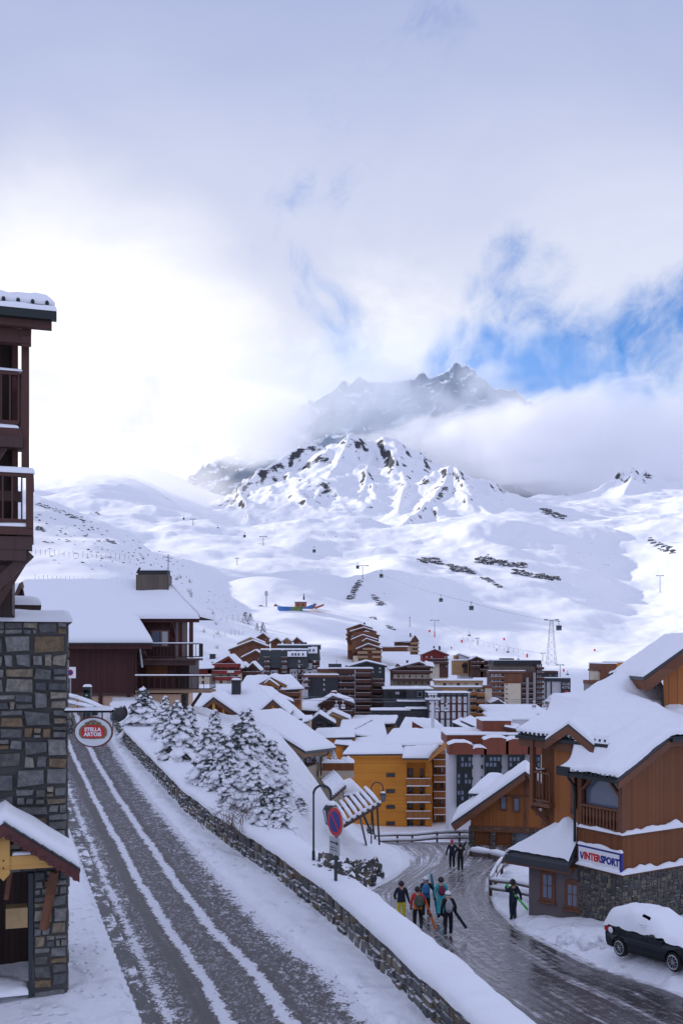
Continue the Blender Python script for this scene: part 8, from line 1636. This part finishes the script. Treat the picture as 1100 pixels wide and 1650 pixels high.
def person(label, p, rz, jacket, legs, pose=None, gloves='cloth_black', scale=1.0, head='helmet_black', hem=None, turn=0):
    J = {'pelvis': (0, 0, .95), 'spine': (0, .015, 1.14), 'chest': (0, .02, 1.34), 'neck': (0, .03, 1.49), 'skull': (0, .05, 1.61), 'crown': (0, .045, 1.71),
         'sl': (-.19, .01, 1.42), 'el': (-.26, -.02, 1.14), 'wl': (-.27, .08, .90), 'hl': (-.27, .11, .83), 'sr': (.19, .01, 1.42), 'er': (.26, -.02, 1.14), 'wr': (.27, .08, .90), 'hr': (.27, .11, .83),
         'pl': (-.10, 0, .90), 'kl': (-.11, .06, .50), 'al': (-.115, -.06, .11), 'tl': (-.13, .12, .05), 'pr': (.10, 0, .90), 'kr': (.11, .02, .50), 'ar': (.115, .04, .11), 'tr': (.13, .22, .05)}
    J.update(pose or {})
    Rd = {'pelvis': .165, 'spine': .16, 'chest': .175, 'neck': .07, 'skull': .10, 'crown': .085, 'sl': .085, 'el': .064, 'wl': .052, 'hl': .045, 'sr': .085, 'er': .064, 'wr': .052, 'hr': .045, 'pl': .115, 'kl': .088, 'al': .075, 'tl': .055, 'pr': .115, 'kr': .088, 'ar': .075, 'tr': .055}
    E = [('pelvis', 'spine'), ('spine', 'chest'), ('chest', 'neck'), ('neck', 'skull'), ('skull', 'crown'), ('chest', 'sl'), ('sl', 'el'), ('el', 'wl'), ('wl', 'hl'), ('chest', 'sr'), ('sr', 'er'), ('er', 'wr'), ('wr', 'hr'), ('pelvis', 'pl'), ('pl', 'kl'), ('kl', 'al'), ('al', 'tl'), ('pelvis', 'pr'), ('pr', 'kr'), ('kr', 'ar'), ('ar', 'tr')]
    names = list(J); ix = {n: i for i, n in enumerate(names)}
    me = bpy.data.meshes.new('skeleton'); me.from_pydata([J[n] for n in names], [(ix[a], ix[c]) for a, c in E], []); tmp = bpy.data.objects.new('skeleton', me); C.objects.link(tmp)
    sk = tmp.modifiers.new('skin', 'SKIN'); sk.use_smooth_shade = True
    for n in names: d = me.skin_vertices[0].data[ix[n]]; r = Rd[n]; d.radius = (r, r * (.78 if n in ('pelvis', 'spine', 'chest') else 1)); d.use_root = n == 'pelvis'
    sb = tmp.modifiers.new('sub', 'SUBSURF'); sb.levels = 2; sb.render_levels = 2
    dg = bpy.context.evaluated_depsgraph_get(); dg.update(); bodym = bpy.data.meshes.new_from_object(tmp.evaluated_get(dg)); bpy.data.objects.remove(tmp); bpy.data.meshes.remove(me)
    bodym.name = 'body'; bodym.materials.clear()
    for m in (jacket, legs, 'skin', 'boot', gloves, hem or jacket): bodym.materials.append(M[m])
    bones = [(Vector(J[a]), Vector(J[c]), 0 if a in ('spine', 'sl', 'sr', 'el', 'er') or c in ('chest', 'sl', 'sr') else 2 if a in ('neck', 'skull') or c == 'neck' else 4 if a in ('wl', 'wr') else 3 if a in ('al', 'ar') else 5 if c == 'spine' else 1) for a, c in E]
    for f in bodym.polygons:
        c = f.center; best = 9; bi = 0
        for a, b_, mi in bones:
            d = b_ - a; t = max(0, min(1, (c - a).dot(d) / d.length_squared)); q = (c - a - d * t).length
            if q < best: best = q; bi = mi
        if bi == 1 and c.z < .26: bi = 3
        if bi == 1 and c.z > .86: bi = 5
        f.material_index = bi; f.use_smooth = True
    o = bpy.data.objects.new('person', bodym); C.objects.link(o); o.location = p; o.rotation_euler = (0, 0, rz); o.scale = (scale,) * 3; tag(o, label, 'person')
    hc = Vector(J['skull']) + Vector((0, -.005, .055))
    if head.startswith('helmet'):
        h = part('helmet', head, o, lambda b: (b.ball(hc, (.128, .145, .135), 16, 10)), smooth=True); part('goggle_strap', 'goggle', h, lambda b: b.tube([hc + Vector((.134 * math.cos(a), .15 * math.sin(a), -.015)) for a in [i * math.pi / 12 for i in range(25)]], .02, 5, caps=False))
    else: part('beanie', head, o, lambda b: (b.ball(hc + Vector((0, 0, .02)), (.112, .125, .12), 14, 9), b.ball(hc + Vector((0, 0, .15)), .035, 8, 6)), smooth=True)
    part('nose', 'skin', o, lambda b: b.ball(hc + Vector((0, .112, -.075)), (.018, .03, .025), 8, 6)); [part('ear', 'skin', o, lambda b: b.ball(hc + Vector((sx * .1, .0, -.09)), (.015, .03, .035), 8, 6)) for sx in (-1, 1)]
    part('goggles', 'goggle', o, lambda b: b.ball(hc + Vector((0, .105, -.03)), (.09, .04, .04), 12, 8))
    for s in 'lr':
        w, h_ = Vector(J['w' + s]), Vector(J['h' + s]); d = (h_ - w).normalized(); sx = -1 if s == 'l' else 1
        side = d.cross(Vector((sx, 0, 0))); side = side.normalized() if side.length > .1 else Vector((0, 1, 0)); cl = d.cross(side).normalized()
        def hand(b):
            b.tube([w + d * .02, h_, h_ + d * .03], [.045, .05, .04], 8)
            for i, L in enumerate((.055, .065, .062, .048)):
                r0 = h_ + d * .02 + side * (.030 - .02 * i); b.tube([r0, r0 + d * L * .55 + cl * .012, r0 + d * L * .8 + cl * .04], [.013, .012, .010], 6)
            r0 = h_ + side * .04; b.tube([r0 - d * .02, r0 + side * .025 + d * .015, r0 + side * .03 + d * .045 + cl * .02], [.014, .013, .011], 6)
        part('glove', gloves, o, hand)
    return o
def pack(o, m, pos=(0, -.19, 1.20), sz=(.16, .11, .24), label=None):
    c = Vector(pos)
    k = part('backpack', m, o, lambda b: (b.ball(c, (sz[0], sz[1], sz[2]), 14, 10), b.ball(c + Vector((0, -sz[1] * .6, -sz[2] * .3)), (sz[0] * .7, sz[1] * .6, sz[2] * .45), 10, 8)), smooth=True)
    part('strap', 'cloth_black', k, lambda b: [b.tube([c + Vector((sx * .10, .04, -sz[2] * .7)), (sx * .15, .02, 1.22), (sx * .13, .17, 1.34), (sx * .11, .05, 1.50), c + Vector((sx * .09, .06, sz[2] * .75))], .018, 5) for sx in (-1, 1)])
def skis(name, label, a, c, m, m2='ski_dark', w=.075, n=2, tip=True, boots=False):
    """a pair held together from a (tail) to c (tip)"""
    a = Vector(a); c = Vector(c); d = (c - a).normalized(); sd = d.cross(Vector((0, 0, 1))); sd = sd.normalized(); up = sd.cross(d).normalized(); t = thing(name, label, 'skis' if n == 2 else 'ski poles', a)
    for i in range(n):
        of = sd * (.025 if i else -.025); L = (c - a).length
        part('ski', m if i == 0 else m2, t, lambda b: b.hexa([of + up * -w / 2 - sd * .008, of + up * -w / 2 + sd * .008, of + d * L * .9 + up * -w / 2 + sd * .008, of + d * L * .9 + up * -w / 2 - sd * .008, of + up * w / 2 - sd * .008, of + up * w / 2 + sd * .008, of + d * L * .9 + up * w / 2 + sd * .008, of + d * L * .9 + up * w / 2 - sd * .008]).add([of + d * L * .9 + up * -w / 2, of + d * L * .9 + up * w / 2, of + d * L + sd * (.06 if i else -.06)], [(0, 1, 2)]))
    part('binding', 'ski_dark', t, lambda b: (b.beam(d * L * .40, d * L * .48, .10, .10), b.beam(d * L * .55, d * L * .62, .10, .09)))
    return t
def poles(label, a, c, n=2):
    a = Vector(a); c = Vector(c); d = (c - a).normalized(); t = thing('ski_poles', label, 'ski poles', a)
    for i in range(n):
        of = Vector((.03 * i, .02 * i, 0)); part('shaft', 'grey_metal', t, lambda b: b.tube([of, of + c - a], .011, 5)); part('grip', 'ski_dark', t, lambda b: b.tube([of + (c - a) - d * .12, of + (c - a)], .02, 6)); part('basket', 'ski_dark', t, lambda b: b.tube([of + d * .06, of + d * .075], .05, 8))
def road_pt(u, v):
    Y = np.arange(24, 82, .02); r = HV - (zl(Y) + .035) * F / Y; k = np.where(r <= v)[0]; y = float(Y[k[0]]); return Vector(((u - 550) / F * y, y, float(zl(y)) + .035))
q = road_pt(646.5, 1486); person('person in yellow trousers and dark jacket walking at left of the group', q, R(4), 'cloth_navy', 'cloth_yellow', {'wr': (.33, .02, .92), 'hr': (.36, .03, .85), 'el': (-.30, .02, 1.16), 'wl': (-.26, .16, 1.02), 'hl': (-.24, .2, .98)}); poles('grey ski poles trailing from the hand of the person in yellow trousers', q + Vector((.5, -.35, .02)), q + Vector((.37, .04, .92)))
q = road_pt(672.5, 1498); o = person('person in red and orange jacket carrying a dark green backpack', q, R(-6), 'cloth_red', 'cloth_black', {'er': (.28, .10, 1.16), 'wr': (.30, .28, 1.06), 'hr': (.31, .33, 1.03), 'kl': (-.12, .02, .5), 'al': (-.13, -.02, .11), 'tl': (-.15, .16, .05), 'kr': (.13, .12, .52), 'ar': (.16, -.08, .12), 'tr': (.17, .1, .05)}, head='helmet_black', hem='cloth_orange'); pack(o, 'cloth_green', (.06, -.20, 1.20), (.20, .13, .27)); skis('skis', 'orange skis slanting down beside the red-jacketed person', q + Vector((.72, -.45, .10)), q + Vector((.30, .35, 1.25)), 'ski_orange', 'ski_orange', .10)
q = road_pt(686, 1477); o = person('person in blue jacket with bright blue backpack and upright teal skis', q, R(0), 'cloth_navy', 'cloth_black', {'er': (.30, .05, 1.22), 'wr': (.30, .20, 1.25), 'hr': (.29, .24, 1.28)}, head='helmet_white', hem='cloth_blue'); pack(o, 'cloth_blue', (-.02, -.18, 1.24), (.19, .12, .25)); skis('skis', 'tall teal skis with yellow tip held upright by blue backpack person', q + Vector((.50, -.25, .12)), q + Vector((.22, .22, 2.0)), 'ski_teal', 'ski_teal', .11); 
q = road_pt(710.5, 1481); o = person('person in turquoise jacket and trousers with a maroon backpack', q, R(3), 'cloth_teal', 'cloth_teal', {'kl': (-.10, .02, .5), 'al': (-.10, -.05, .12)}, head='helmet_black', scale=1.04); pack(o, 'cloth_maroon', (.0, -.19, 1.24), (.15, .11, .22))
q = road_pt(722, 1508); o = person('person in black with a grey backpack, nearest of the walking group', q, R(8), 'cloth_black', 'cloth_black', {'wr': (.30, .02, .92), 'hr': (.33, .03, .86), 'er': (.29, -.04, 1.14)}, head='helmet_white'); pack(o, 'cloth_grey', (-.02, -.2, 1.22), (.15, .12, .27)); skis('skis', 'short dark skis hanging low from the black-clad person with grey backpack', q + Vector((.70, -.20, .35)), q + Vector((.12, .35, 1.15)), 'ski_dark', 'ski_dark', .10); poles('ski pole dragging left behind the person with grey backpack', q + Vector((-.12, -.5, .02)), q + Vector((.02, .1, 1.05)), 1)
q = road_pt(728, 1399); person('person in pink hat and dark suit walking away at the road bend', q, R(-4), 'cloth_navy', 'cloth_black', {'er': (.36, .05, 1.22), 'wr': (.48, .16, 1.16), 'hr': (.52, .19, 1.17), 'el': (-.30, -.04, 1.16), 'wl': (-.36, -.02, .92), 'hl': (-.37, 0, .86)}, head='beanie_pink'); poles('ski poles dangling from the pink-hatted person', q + Vector((-.55, -.1, .55)), q + Vector((-.33, 0, .90)))
q = road_pt(741.5, 1404); person('person in black with skis on shoulder beside the pink-hatted one', q, R(2), 'cloth_black', 'cloth_black', {'er': (.30, .16, 1.30), 'wr': (.22, .22, 1.50), 'hr': (.20, .24, 1.55), 'el': (-.34, -.02, 1.16), 'wl': (-.40, .0, .92), 'hl': (-.42, .02, .85)}, head='helmet_black', scale=.98); skis('skis', 'dark skis raised on the shoulder at the road bend', q + Vector((.10, .55, 1.05)), q + Vector((.32, -.35, 1.95)), 'ski_dark', 'ski_dark', .09)
q = ground_at(826.5, 1484); q.z = ground_z(q.x, q.y); o = person('person in navy suit by the rail fence carrying green-tipped skis across back', q, R(15), 'cloth_navy', 'cloth_navy', {'er': (.31, -.03, 1.16), 'wr': (.38, .04, .96), 'hr': (.40, .06, .92), 'el': (-.27, .08, 1.24), 'wl': (-.24, .22, 1.38), 'hl': (-.23, .25, 1.42), 'kl': (-.08, .03, .5), 'al': (-.07, .0, .11), 'tl': (-.07, .16, .05), 'kr': (.08, .05, .5), 'ar': (.08, -.03, .11), 'tr': (.1, .12, .05)}, head='helmet_black', scale=1.02); skis('skis', 'dark skis with bright green ends slung across the navy-suited person', q + Vector((.62, -.10, .50)), q + Vector((-.40, -.05, 1.72)), 'ski_green', 'ski_dark', .10)
